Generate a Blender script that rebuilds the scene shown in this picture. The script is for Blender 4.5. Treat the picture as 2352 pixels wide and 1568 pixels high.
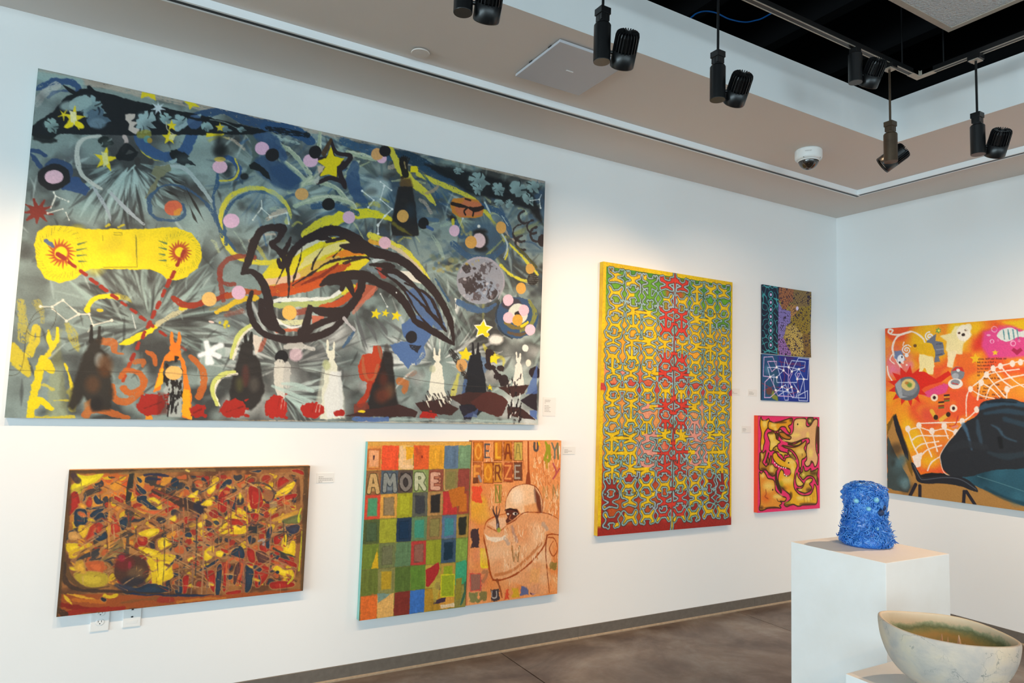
import bpy, bmesh, math, random
import numpy as np
from mathutils import Vector, Matrix, Euler
for o in list(bpy.data.objects): bpy.data.objects.remove(o,do_unlink=True)
scene=bpy.context.scene; COL=scene.collection
EXPO,DAY1,DAY2,SPOT_E,GAIN=0.0,79,212,54,1.0
KS=0.85
# ---------------------------------------------------------------- camera model (fitted to the room's own lines)
CAM_F=1578.183; CAM_YAW=math.radians(29.85900); CAM_PITCH=math.radians(4.93243); CAM_ROLL=math.radians(1.90230)
CAM_C=np.array([-6.15027461,-4.25984458,1.72834274])*KS
def cam_axes():
    f=np.array([math.cos(CAM_PITCH)*math.sin(CAM_YAW),math.cos(CAM_PITCH)*math.cos(CAM_YAW),math.sin(CAM_PITCH)])
    r=np.array([math.cos(CAM_YAW),-math.sin(CAM_YAW),0.]); u=np.cross(r,f)
    c,s=math.cos(CAM_ROLL),math.sin(CAM_ROLL)
    return np.array([c*r+s*u,-s*r+c*u,f])
CAM_R=cam_axes()
def sight(p):
    p=np.atleast_2d(np.asarray(p,float))
    return np.stack([(p[:,0]-1176)/CAM_F,-(p[:,1]-784)/CAM_F,np.ones(len(p))],1)@CAM_R
def on_plane(p,ax,val):
    d=sight(p); t=(val-CAM_C[ax])/d[:,ax]; return CAM_C+t[:,None]*d

# ---------------------------------------------------------------- a small paint box: pictures are painted stroke by stroke into a colour grid
def hx(c):
    if isinstance(c,str):
        c=c.lstrip('#'); return np.array([int(c[i:i+2],16) for i in (0,2,4)])/255.
    return np.asarray(c,float)/255.
def lattice_noise(h,w,cy,cx,rng):
    gy,gx=int(h/cy)+3,int(w/cx)+3
    g=rng.random((gy,gx))
    y=np.arange(h)/cy; x=np.arange(w)/cx
    yi=y.astype(int); xi=x.astype(int); fy=(y-yi)[:,None]; fx=(x-xi)[None,:]
    fy=fy*fy*(3-2*fy); fx=fx*fx*(3-2*fx)
    a=g[yi][:,xi]; b=g[yi][:,xi+1]; c=g[yi+1][:,xi]; d=g[yi+1][:,xi+1]
    return (a*(1-fx)+b*fx)*(1-fy)+(c*(1-fx)+d*fx)*fy
def smooth_pts(P,closed=False,n=6):
    P=np.asarray(P,float); m=len(P)
    if m<3: return P
    idx=lambda i:P[i%m] if closed else P[min(max(i,0),m-1)]
    out=[]
    for i in range(m if closed else m-1):
        p0,p1,p2,p3=idx(i-1),idx(i),idx(i+1),idx(i+2)
        for k in range(n):
            t=k/n
            out.append(.5*((2*p1)+(-p0+p2)*t+(2*p0-5*p1+4*p2-p3)*t*t+(-p0+3*p1-3*p2+p3)*t**3))
    if not closed: out.append(P[-1])
    return np.array(out)
class Art:
    # corner pixels (tl,tr,br,bl) on the plane axis=val -> an upright rectangle of canvas in metres
    def __init__(s,corners,axis,val,cell,seed=1,base='#888888'):
        s.axis,s.val=axis,val
        Q=s.uv(on_plane(corners,axis,val))
        s.u0=(Q[0,0]+Q[3,0])/2; s.u1=(Q[1,0]+Q[2,0])/2; s.v0=(Q[2,1]+Q[3,1])/2; s.v1=(Q[0,1]+Q[1,1])/2
        s.W=s.u1-s.u0; s.H=s.v1-s.v0; s.cell=cell
        s.nx=int(round(s.W/cell)); s.ny=int(round(s.H/cell))
        s.img=np.ones((s.ny+1,s.nx+1,3))*hx(base)
        s.rng=np.random.default_rng(seed)
        s.n1=lattice_noise(s.ny+1,s.nx+1,3,3,s.rng)-.5
        s.n2=lattice_noise(s.ny+1,s.nx+1,9,9,s.rng)-.5
        s.n3=lattice_noise(s.ny+1,s.nx+1,30,30,s.rng)-.5
        s.view=(0,0,1.)
    def uv(s,X):
        return np.stack([X[:,0] if s.axis==1 else -X[:,1],X[:,2]],1)
    def V(s,x0,y0,sc): s.view=(x0,y0,sc); return s
    def g(s,pts):
        x0,y0,sc=s.view; P=np.atleast_2d(np.asarray(pts,float))/sc+np.array([x0,y0])
        Q=s.uv(on_plane(P,s.axis,s.val))
        return np.stack([(Q[:,0]-s.u0)/s.W*s.nx,(s.v1-Q[:,1])/s.H*s.ny],1)
    def scale(s,pt):
        a=s.g([pt,(pt[0]+1,pt[1]),(pt[0],pt[1]+1)])
        return math.sqrt(abs(np.cross(a[1]-a[0],a[2]-a[0])))
    def win(s,P,pad):
        x0=max(int(P[:,0].min()-pad),0); x1=min(int(P[:,0].max()+pad)+2,s.nx+1)
        y0=max(int(P[:,1].min()-pad),0); y1=min(int(P[:,1].max()+pad)+2,s.ny+1)
        return (x0,x1,y0,y1) if x1>x0 and y1>y0 else None
    def lay(s,w,A,col):
        x0,x1,y0,y1=w; c=hx(col); I=s.img[y0:y1,x0:x1]
        I+= (c-I)*A[...,None]
    def edge(s,w,sd,soft,rough):
        x0,x1,y0,y1=w
        if rough: sd=sd+rough*(s.n1[y0:y1,x0:x1]*1.6+s.n2[y0:y1,x0:x1]*2.2)
        return np.clip(.5-sd/max(soft,1e-3),0,1)
    def stroke(s,pts,w,col,a=1.,soft=None,rough=0.,dry=0.,taper=None,closed=False,smooth=True):
        pts=np.asarray(pts,float); k=s.scale(pts.mean(0))
        P=s.g(smooth_pts(pts,closed) if smooth else pts)
        if closed: P=np.vstack([P,P[:1]])
        n=len(P); 
        if n<2: return
        ww=np.interp(np.linspace(0,1,n),np.linspace(0,1,len(np.atleast_1d(w))),np.atleast_1d(w).astype(float))*k/2
        if taper: 
            t=np.linspace(0,1,n); ww=ww*np.clip(np.minimum(t/max(taper[0],1e-4),(1-t)/max(taper[1],1e-4)),.12,1)
        soft=1. if soft is None else max(soft*k,.9)
        sm=soft/2+rough*2+1; wn=s.win(P,ww.max()+sm)
        if wn is None: return
        x0,x1,y0,y1=wn
        Y,X=np.mgrid[y0:y1,x0:x1]; best=np.full(X.shape,1e9); lat=np.zeros(X.shape) if dry else None; arc=np.zeros(X.shape) if dry else None
        L=0.
        for i in range(n-1):
            A,B=P[i],P[i+1]; d=B-A; l2=d@d
            if l2<1e-9: continue
            r=max(ww[i],ww[i+1])+sm; l=math.sqrt(l2)
            bx0=max(int(min(A[0],B[0])-r)-x0,0); bx1=int(max(A[0],B[0])+r)+2-x0
            by0=max(int(min(A[1],B[1])-r)-y0,0); by1=int(max(A[1],B[1])+r)+2-y0
            if bx1<=0 or by1<=0: L+=l; continue
            sl=(slice(by0,by1),slice(bx0,bx1)); xx=X[sl]-A[0]; yy=Y[sl]-A[1]
            if xx.size==0: L+=l; continue
            t=np.clip((xx*d[0]+yy*d[1])/l2,0,1)
            dist=np.hypot(xx-t*d[0],yy-t*d[1])-(ww[i]+(ww[i+1]-ww[i])*t)
            m=dist<best[sl]; best[sl]=np.where(m,dist,best[sl])
            if dry:
                c=(xx*d[1]-yy*d[0])/l/max(ww[i],.5)
                lat[sl]=np.where(m,c,lat[sl]); arc[sl]=np.where(m,L+t*l,arc[sl])
            L+=l
        al=s.edge(wn,best,soft,rough)
        if dry:
            tab=s.rng.random((64,48)); li=np.clip((lat*.5+.5)*40,0,46.9); ai=np.clip(arc/max(L,1)*max(3,min(60,L/14)),0,62.9)
            l0=li.astype(int); a0=ai.astype(int); fl=li-l0; fa=ai-a0
            v=(tab[a0,l0]*(1-fl)+tab[a0,l0+1]*fl)*(1-fa)+(tab[a0+1,l0]*(1-fl)+tab[a0+1,l0+1]*fl)*fa
            al=al*np.clip((v+s.n1[y0:y1,x0:x1]*.5-dry+.25)*4,0,1)
        s.lay(wn,al*a,col)
    def poly(s,pts,col,a=1.,soft=None,rough=0.,dry=0.,smooth=False,grad=None):
        pts=np.asarray(pts,float); k=s.scale(pts.mean(0))
        P=s.g(smooth_pts(pts,True) if smooth else pts)
        soft=1. if soft is None else max(soft*k,.9)
        wn=s.win(P,soft/2+rough*2+2)
        if wn is None: return
        x0,x1,y0,y1=wn; Y,X=np.mgrid[y0:y1,x0:x1]
        ins=np.zeros(X.shape,bool); best=np.full(X.shape,1e9); n=len(P)
        for i in range(n):
            A,B=P[i],P[(i+1)%n]; d=B-A; l2=d@d
            if l2<1e-9: continue
            xx=X-A[0]; yy=Y-A[1]
            if abs(d[1])>1e-9:
                c=((A[1]>Y)!=(B[1]>Y))&(xx<d[0]*yy/d[1]); ins^=c
            t=np.clip((xx*d[0]+yy*d[1])/l2,0,1)
            best=np.minimum(best,(xx-t*d[0])**2+(yy-t*d[1])**2)
        sd=np.sqrt(best); sd[ins]*=-1
        al=s.edge(wn,sd,soft,rough)
        if dry: al=al*np.clip((s.n1[y0:y1,x0:x1]*.7+s.n2[y0:y1,x0:x1]+.75-dry)*3,0,1)
        s.lay(wn,al*a,col)
    def dot(s,x,y,r,col,a=1.,soft=None,rough=0.,dry=0.,rot=0.):
        rx,ry=(r if isinstance(r,(tuple,list)) else (r,r)); c,sn=math.cos(rot),math.sin(rot)
        n=18 if max(rx,ry)*s.scale((x,y))<14 else 32
        T=np.linspace(0,2*math.pi,n,endpoint=False)
        s.poly([(x+rx*math.cos(t)*c-ry*math.sin(t)*sn,y+rx*math.cos(t)*sn+ry*math.sin(t)*c) for t in T],col,a,soft,rough,dry)
    def star(s,x,y,r,col,n=5,inner=.45,rot=0.,rough=.3,a=1.):
        s.poly([(x+(r if i%2==0 else r*inner)*math.sin(i*math.pi/n+rot),y-(r if i%2==0 else r*inner)*math.cos(i*math.pi/n+rot)) for i in range(2*n)],col,a,rough=rough)
    def blotch(s,n,box,rad,cols,a,soft):
        for _ in range(n):
            x=s.rng.uniform(box[0],box[2]); y=s.rng.uniform(box[1],box[3]); r=s.rng.uniform(*rad)
            s.dot(x,y,(r,r*s.rng.uniform(.5,1.1)),cols[s.rng.integers(len(cols))],a*s.rng.uniform(.5,1),soft*r,rot=s.rng.uniform(0,3))
    def rays(s,c,n,r0,r1,ang,w,cols,a,soft):
        for _ in range(n):
            t=math.radians(s.rng.uniform(*ang)); q0=s.rng.uniform(*r0); q1=q0+s.rng.uniform(*r1); b=s.rng.uniform(-.25,.25)
            pts=[(c[0]+q*math.cos(t+b*(q-q0)/(q1-q0+1)),c[1]+q*math.sin(t+b*(q-q0)/(q1-q0+1))) for q in np.linspace(q0,q1,4)]
            s.stroke(pts,s.rng.uniform(*w),cols[s.rng.integers(len(cols))],a*s.rng.uniform(.5,1),soft,taper=(.35,.35))
    def grain(s,amt,cx=2,cy=2):
        n=lattice_noise(s.ny+1,s.nx+1,cy,cx,s.rng)-.5
        s.img*=1+amt*n[...,None]

def project(X):
    q=CAM_R@(np.asarray(X,float)-CAM_C); return (1176+CAM_F*q[0]/q[2],784-CAM_F*q[1]/q[2])
# ================================================================ camera
cam=bpy.data.cameras.new('camera'); cam.sensor_width=36; cam.lens=CAM_F*36/2352; cam.clip_start=.05
camo=bpy.data.objects.new('camera',cam); COL.objects.link(camo)
r_,u_,f_=CAM_R; camo.matrix_world=Matrix(((r_[0],u_[0],-f_[0],CAM_C[0]),(r_[1],u_[1],-f_[1],CAM_C[1]),(r_[2],u_[2],-f_[2],CAM_C[2]),(0,0,0,1)))
scene.camera=camo
# ================================================================ world, daylight, exposure
vs=scene.view_settings; vs.view_transform='Standard'; vs.look='None'; vs.gamma=1; vs.exposure=EXPO; vs.use_curve_mapping=False
wd=bpy.data.worlds.new('daylight'); scene.world=wd; wd.use_nodes=True
bg=wd.node_tree.nodes['Background']; bg.inputs[0].default_value=(.7,.88,1,1); bg.inputs[1].default_value=1.0
scene.cycles.max_bounces=8; scene.cycles.diffuse_bounces=5; scene.cycles.sample_clamp_indirect=6
RX,RY=-13.0,-11.0          # the room runs from the corner (0,0) to here
def area(name,loc,rot,sx,sy,e,col):
    l=bpy.data.lights.new(name,'AREA'); l.shape='RECTANGLE'; l.size=sx; l.size_y=sy; l.energy=e; l.color=col; l.spread=math.radians(150)
    o=bpy.data.objects.new(name,l); o.location=loc; o.rotation_euler=rot; COL.objects.link(o); return o
TILT=10      # the sky sends its light downwards through the panes
# sky light entering by the two glazed sides of the room (behind and left of the camera)
for i in range(4): area('window_daylight',(-11.1+i*3.1,RY-.25,1.85),(math.radians(90-TILT),0,0),2.6,2.5,DAY1,(.68,.88,.97))
for i in range(3): area('window_daylight',(RX-.25,-2.6-i*3.0,1.85),(math.radians(90-TILT),0,math.radians(-90)),2.6,2.5,DAY2,(.68,.88,.97))
# ================================================================ helpers
def new_mesh(name,bm,mat,parent=None,smooth=False):
    me=bpy.data.meshes.new(name); bm.normal_update(); bm.to_mesh(me); bm.free()
    if smooth:
        for p in me.polygons: p.use_smooth=True
    for m in (mat if isinstance(mat,(list,tuple)) else [mat]): me.materials.append(m)
    o=bpy.data.objects.new(name,me); COL.objects.link(o)
    if parent: o.parent=parent
    return o
def box(bm,x0,x1,y0,y1,z0,z1,bev=0.,mi=0):
    r=bmesh.ops.create_cube(bm,size=1); vs_=r['verts']
    bmesh.ops.scale(bm,vec=(x1-x0,y1-y0,z1-z0),verts=vs_); bmesh.ops.translate(bm,vec=((x0+x1)/2,(y0+y1)/2,(z0+z1)/2),verts=vs_)
    fs={f for v in vs_ for f in v.link_faces}
    for f in fs: f.material_index=mi
    if bev: bmesh.ops.bevel(bm,geom=list({e for v in vs_ for e in v.link_edges}),offset=bev,segments=2,affect='EDGES',profile=.7)
def lathe(bm,prof,n=32,M=None,mi=0,cap0=True,cap1=True):
    M=M or Matrix(); rings=[]
    for r,z in prof: rings.append([bm.verts.new(M@Vector((r*math.cos(2*math.pi*i/n),r*math.sin(2*math.pi*i/n),z))) for i in range(n)])
    for a,b in zip(rings,rings[1:]):
        for i in range(n): bm.faces.new((a[i],a[(i+1)%n],b[(i+1)%n],b[i])).material_index=mi
    if cap0: bm.faces.new(rings[0][::-1]).material_index=mi
    if cap1: bm.faces.new(rings[-1]).material_index=mi
    return rings
def tube(bm,pts,rad,n=6,mi=0,cap=True):
    pts=[Vector(p) for p in pts]; rad=rad if hasattr(rad,'__len__') else [rad]*len(pts); prev=None; rings=[]
    for i,p in enumerate(pts):
        t=(pts[min(i+1,len(pts)-1)]-pts[max(i-1,0)]).normalized()
        up=prev if prev else (Vector((0,0,1)) if abs(t.z)<.9 else Vector((1,0,0)))
        s=t.cross(up).normalized(); up=s.cross(t).normalized(); prev=up
        rings.append([bm.verts.new(p+rad[i]*(math.cos(2*math.pi*k/n)*s+math.sin(2*math.pi*k/n)*up)) for k in range(n)])
    for a,b in zip(rings,rings[1:]):
        for k in range(n): bm.faces.new((a[k],a[(k+1)%n],b[(k+1)%n],b[k])).material_index=mi
    if cap: bm.faces.new(rings[0][::-1]).material_index=mi; bm.faces.new(rings[-1]).material_index=mi
def tag(o,label=None,cat=None,group=None,kind=None):
    if label: o['label']=label
    if cat: o['category']=cat
    if group: o['group']=group
    if kind: o['kind']=kind
    return o
def thing(name,loc,label,cat,group=None):
    o=bpy.data.objects.new(name,None); o.empty_display_size=.1; o.location=loc; COL.objects.link(o); return tag(o,label,cat,group)
# ================================================================ materials (all node based)
def lin(c): 
    c=hx(c); return tuple(np.where(c<=.04045,c/12.92,((c+.055)/1.055)**2.4))+(1.,)
def mat(name,col,rough=.6,metal=0.,noise=None,bump=None,spec=.5,coat=0.):
    m=bpy.data.materials.new(name); m.use_nodes=True; nt=m.node_tree; b=nt.nodes['Principled BSDF']
    b.inputs['Roughness'].default_value=rough; b.inputs['Metallic'].default_value=metal; b.inputs['Specular IOR Level'].default_value=spec; b.inputs['Coat Weight'].default_value=coat
    c=lin(col) if isinstance(col,str) else tuple(col)+(1.,); b.inputs['Base Color'].default_value=c
    tc=nt.nodes.new('ShaderNodeTexCoord')
    if noise:
        sc,c2,lo,hi=noise; n=nt.nodes.new('ShaderNodeTexNoise'); n.inputs['Scale'].default_value=sc; n.inputs['Detail'].default_value=6; n.inputs['Roughness'].default_value=.65
        nt.links.new(tc.outputs['Object'],n.inputs['Vector']); rp=nt.nodes.new('ShaderNodeValToRGB'); rp.color_ramp.elements[0].position=lo; rp.color_ramp.elements[1].position=hi
        rp.color_ramp.elements[0].color=c; rp.color_ramp.elements[1].color=lin(c2); nt.links.new(n.outputs['Fac'],rp.inputs[0]); nt.links.new(rp.outputs[0],b.inputs['Base Color'])
    if bump:
        sc,st,ds=bump; n=nt.nodes.new('ShaderNodeTexNoise'); n.inputs['Scale'].default_value=sc; n.inputs['Detail'].default_value=3; nt.links.new(tc.outputs['Object'],n.inputs['Vector'])
        bp=nt.nodes.new('ShaderNodeBump'); bp.inputs['Strength'].default_value=st; bp.inputs['Distance'].default_value=ds; nt.links.new(n.outputs['Fac'],bp.inputs['Height']); nt.links.new(bp.outputs[0],b.inputs['Normal'])
    return m
M={}
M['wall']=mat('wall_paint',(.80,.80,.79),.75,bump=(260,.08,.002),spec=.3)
M['soffit']=mat('ceiling_paint_bounce_tone',(.70,.635,.585),.8,bump=(200,.1,.002),spec=.2)  # warm floor bounce and shade mixed into the underside's white paint colour
M['black']=mat('black_ceiling_paint',(.003,.003,.0035),.9,noise=(3,'#0b0b0d',.4,.8),spec=.2)
M['base']=mat('rubber_base','#6b645c',.5,noise=(30,'#5f5850',.3,.7))
M['lip']=mat('base_lip','#a8967f',.55,noise=(40,'#8b7a64',.3,.8))
M['blackmetal']=mat('black_metal',(.007,.007,.0075),.33,.1,bump=(500,.05,.001))
M['bronze']=mat('bronze_metal','#5b4a39',.42,.6,noise=(20,'#4c3d30',.3,.7))
M['alu']=mat('track_aluminium','#b9b2a6',.45,.4,noise=(40,'#a59d90',.3,.7))
M['lens']=mat('lamp_lens',(.9,.85,.75),.2)
M['white']=mat('white_plastic',(.78,.78,.76),.4,bump=(150,.03,.001))
M['dark']=mat('dark_slot',(.02,.02,.022),.5,noise=(40,'#2a2a2e',.4,.7))
M['rail']=mat('white_rail',(.82,.84,.85),.45,bump=(150,.03,.001))
M['panel']=mat('access_panel',(.50,.50,.53),.55,bump=(150,.05,.001))
M['pedestal']=mat('pedestal_paint',(.80,.79,.77),.55,noise=(6,'#e2dfda',.35,.75),bump=(120,.05,.002))
M['card']=mat('label_card','#e1dfdb',.5,noise=(30,'#e3e1dd',.3,.7))
M['ink']=mat('label_ink','#8f8b85',.7,noise=(60,'#7c7872',.3,.7))
M['fibre']=mat('acoustic_fibre',(.62,.62,.62),.95,bump=(90,1.,.02))
M['cable']=mat('blue_cable','#1766b4',.4,noise=(30,'#145a9e',.3,.7))
def floor_mat():
    m=mat('polished_concrete','#5d4c40',.32,spec=.45); nt=m.node_tree; b=nt.nodes['Principled BSDF']; tc=[n for n in nt.nodes if n.type=='TEX_COORD'][0]
    def nz(sc,det,ro=.6,dist=0.):
        n=nt.nodes.new('ShaderNodeTexNoise'); n.inputs['Scale'].default_value=sc; n.inputs['Detail'].default_value=det; n.inputs['Roughness'].default_value=ro; n.inputs['Distortion'].default_value=dist; nt.links.new(tc.outputs['Object'],n.inputs['Vector']); return n
    r=nt.nodes.new('ShaderNodeValToRGB'); e=r.color_ramp.elements; e[0].position=.36; e[0].color=lin('#4d3d33'); e[1].position=.66; e[1].color=lin('#8b847c'); k=e.new(.5); k.color=lin('#6f645b'); nt.links.new(nz(1.7,9,.62,.6).outputs['Fac'],r.inputs[0])
    r2=nt.nodes.new('ShaderNodeValToRGB'); r2.color_ramp.elements[0].position=.42; r2.color_ramp.elements[0].color=(.78,.66,.58,1); r2.color_ramp.elements[1].position=.62; r2.color_ramp.elements[1].color=(1,1,1,1); nt.links.new(nz(7,8,.7,.4).outputs['Fac'],r2.inputs[0])
    mx=nt.nodes.new('ShaderNodeMix'); mx.data_type='RGBA'; mx.blend_type='MULTIPLY'; mx.inputs[0].default_value=.8; nt.links.new(r.outputs[0],mx.inputs[6]); nt.links.new(r2.outputs[0],mx.inputs[7]); nt.links.new(mx.outputs[2],b.inputs['Base Color'])
    rr=nt.nodes.new('ShaderNodeMapRange'); rr.inputs[3].default_value=.25; rr.inputs[4].default_value=.5; nt.links.new(nz(4,5).outputs['Fac'],rr.inputs[0]); nt.links.new(rr.outputs[0],b.inputs['Roughness']); return m
M['floor']=floor_mat()
def paint_mat():
    m=bpy.data.materials.new('artist_paint'); m.use_nodes=True; nt=m.node_tree; b=nt.nodes['Principled BSDF']; b.inputs['Roughness'].default_value=.55; b.inputs['Specular IOR Level'].default_value=.25
    a=nt.nodes.new('ShaderNodeAttribute'); a.attribute_name='paint'; tc=nt.nodes.new('ShaderNodeTexCoord'); n=nt.nodes.new('ShaderNodeTexNoise'); n.inputs['Scale'].default_value=140; n.inputs['Detail'].default_value=3; nt.links.new(tc.outputs['Object'],n.inputs['Vector'])
    r=nt.nodes.new('ShaderNodeMapRange'); r.inputs[3].default_value=.9; r.inputs[4].default_value=1.1; nt.links.new(n.outputs['Fac'],r.inputs[0])
    mx=nt.nodes.new('ShaderNodeMix'); mx.data_type='RGBA'; mx.blend_type='MULTIPLY'; mx.inputs[0].default_value=1; nt.links.new(a.outputs['Color'],mx.inputs[6]); nt.links.new(r.outputs[0],mx.inputs[7]); nt.links.new(mx.outputs[2],b.inputs['Base Color'])
    bp=nt.nodes.new('ShaderNodeBump'); bp.inputs['Strength'].default_value=.25; bp.inputs['Distance'].default_value=.002; nt.links.new(n.outputs['Fac'],bp.inputs['Height']); nt.links.new(bp.outputs[0],b.inputs['Normal']); return m
M['paint']=paint_mat()
# ================================================================ the room
H=3.66*KS; REC=1.217; FT=3.384            # soffit height, edge of the recess, top of its white fascia
def struct(name,mat_,*boxes,bev=0.):
    bm=bmesh.new()
    for b in boxes: box(bm,*b,bev=bev)
    return tag(new_mesh(name,bm,mat_),kind='structure')
struct('wall_left',M['wall'],(RX-.2,.15,0,.15,0,FT))
struct('wall_right',M['wall'],(0,.15,RY-.2,0,0,FT))
bx=[(RX,0,RY-.15,RY,0,.45),(RX,0,RY-.15,RY,3.05,FT)]
for x0,x1 in [(RX,-12.45),(-9.75,-9.35),(-6.65,-6.25),(-3.55,-3.15),(-.45,0)]: bx.append((x0,x1,RY-.15,RY,.45,3.05))
struct('wall_back',M['wall'],*bx)
bx=[(RX-.15,RX,RY,0,0,.45),(RX-.15,RX,RY,0,3.05,FT)]
for y0,y1 in [(RY,-9.95),(-7.25,-6.95),(-4.25,-3.95),(-1.25,0)]: bx.append((RX-.15,RX,y0,y1,.45,3.05))
struct('wall_far_left',M['wall'],*bx)
k=1
for x0,x1 in [(-12.45,-9.75),(-9.35,-6.65),(-6.25,-3.55),(-3.15,-.45)]:
    struct('window_%d'%k,M['alu'],(x0,x0+.05,RY-.1,RY-.03,.45,3.05),(x1-.05,x1,RY-.1,RY-.03,.45,3.05),((x0+x1)/2-.02,(x0+x1)/2+.02,RY-.1,RY-.03,.5,3.0),(x0+.05,x1-.05,RY-.1,RY-.03,.45,.5),(x0+.05,x1-.05,RY-.1,RY-.03,3.0,3.05)); k+=1
for y0,y1 in [(-9.95,-7.25),(-6.95,-4.25),(-3.95,-1.25)]:
    struct('window_%d'%k,M['alu'],(RX-.1,RX-.03,y0,y0+.05,.45,3.05),(RX-.1,RX-.03,y1-.05,y1,.45,3.05),(RX-.1,RX-.03,(y0+y1)/2-.02,(y0+y1)/2+.02,.5,3.0),(RX-.1,RX-.03,y0+.05,y1-.05,.45,.5),(RX-.1,RX-.03,y0+.05,y1-.05,3.0,3.05)); k+=1
# concrete floor poured in bays with sawn joints
fl=bpy.data.objects.new('floor',None); COL.objects.link(fl); tag(fl,kind='structure')
bm=bmesh.new(); box(bm,RX,0,RY,0,-.12,-.012); new_mesh('subfloor',bm,M['dark'],fl)
xs=[RX,-9.16,-7.16,-5.16,-3.16,-1.2,0]; ys=[RY,-6.2,-4.2,-2.2,0]; g=.003
for i in range(6):
    for j in range(4):
        bm=bmesh.new(); box(bm,xs[i]+(g if i else 0),xs[i+1]-(g if i<5 else 0),ys[j]+(g if j else 0),ys[j+1]-(g if j<3 else 0),-.012,0,bev=.0012); new_mesh('floor_bay',bm,M['floor'],fl)
# rubber base along the walls, in lengths, with a toe lip
def cove(name,a,b,axis,cuts):
    root=bpy.data.objects.new(name,None); COL.objects.link(root); tag(root,kind='structure')
    pr=[(0,0),(.012,0),(.012,.006),(.004,.012),(.003,.072),(0,.075)]; e=[a]+cuts+[b]
    for s0,s1 in zip(e,e[1:]):
        bm=bmesh.new(); s0+=.0008; s1-=.0008
        A_=[bm.verts.new((s0,-d,z) if axis==0 else (-d,s0,z)) for d,z in pr]; B_=[bm.verts.new((s1,-d,z) if axis==0 else (-d,s1,z)) for d,z in pr]
        for q in range(len(pr)):
            q2=(q+1)%len(pr); f=bm.faces.new((A_[q],B_[q],B_[q2],A_[q2])); f.material_index=1 if q in (0,1,2) else 0
        bm.faces.new(A_); bm.faces.new(B_[::-1]); bmesh.ops.recalc_face_normals(bm,faces=bm.faces); new_mesh('base_length',bm,[M['base'],M['lip']],root)
cove('baseboard_left',RX,-.013,0,[-6.7,-5.0,-2.604,-1.0]); cove('baseboard_right',RY,-.0,1,[-5.2,-2.6,-1.1])
# lowered soffit, bounce-toned underside, round the room, open black deck above the recess
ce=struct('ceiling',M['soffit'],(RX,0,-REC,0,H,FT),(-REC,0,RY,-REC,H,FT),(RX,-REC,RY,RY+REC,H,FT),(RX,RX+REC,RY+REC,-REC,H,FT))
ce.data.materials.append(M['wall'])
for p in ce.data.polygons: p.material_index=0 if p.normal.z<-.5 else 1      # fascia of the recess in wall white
dk=bpy.data.objects.new('ceiling_deck',None); COL.objects.link(dk); tag(dk,kind='structure')
bm=bmesh.new(); Z1=4.35
for b in [(RX-.2,.15,RY-.2,.15,Z1,Z1+.1),(RX-.2,.15,.03,.15,FT,Z1),(.03,.15,RY,.03,FT,Z1),(RX-.2,.15,RY-.2,RY-.1,FT,Z1),(RX-.2,RX-.1,RY-.1,.03,FT,Z1)]: box(bm,*b)
new_mesh('deck',bm,M['black'],dk)
for i in range(17):
    x=-.7-i*.72
    bm=bmesh.new(); box(bm,x-.045,x+.045,RY,0,Z1-.36,Z1-.345); box(bm,x-.004,x+.004,RY,0,Z1-.345,Z1-.02); box(bm,x-.045,x+.045,RY,0,Z1-.02,Z1-.001); new_mesh('joist',bm,M['black'],dk)
# white picture rail under the soffit, with a dark slot in its underside
def rail(name,axis,lo,hi):
    root=bpy.data.objects.new(name,None); COL.objects.link(root); tag(root,kind='structure')
    def seg(nm,d0,d1,z0,z1,mt):
        bm=bmesh.new(); box(bm,*((lo if nm!='x' else lo,hi,-d1,-d0,z0,z1) if axis==0 else (-d1,-d0,lo,hi,z0,z1))); new_mesh(nm,bm,mt,root)
    seg('rail_face',.548,.560,H-.036,H,M['rail']); seg('rail_slot',.524,.548,H-.0352,H,M['dark']); seg('rail_flange',.512,.524,H-.036,H,M['rail'])
rail('trim_1',0,RX,-.512); rail('trim_2',1,RY,-.560)
# ================================================================ ceiling fittings
r=thing('access_panel',(-3.40,-.917,H),'flat grey access panel with bright edges in the ceiling soffit','access panel')
bm=bmesh.new(); box(bm,-.195,.195,-.205,.195,-.018,-.004,bev=.004); new_mesh('panel_door',bm,M['panel'],r)
bm=bmesh.new(); box(bm,-.18,.18,-.19,.18,-.004,0); new_mesh('panel_frame',bm,M['dark'],r)
bm=bmesh.new(); box(bm,-.02,.02,-.005,.003,-.0195,-.018); new_mesh('latch_slot',bm,M['rail'],r)
for dy in (-.11,.06):
    bm=bmesh.new(); box(bm,-.198,-.195,dy-.025,dy+.0,-.006,-.002); new_mesh('hinge',bm,M['dark'],r)
r=thing('sprinkler_cover',(-4.081,-.657,H),'small round white cover plate on the ceiling above the large painting','cover plate')
bm=bmesh.new(); lathe(bm,[(.030,0),(.030,-.006)],28); new_mesh('collar',bm,M['dark'],r)
bm=bmesh.new(); lathe(bm,[(.042,-.006),(.044,-.009),(.042,-.012),(.001,-.013)],36); bmesh.ops.recalc_face_normals(bm,faces=bm.faces); new_mesh('cover_disc',bm,M['soffit'],r)
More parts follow.
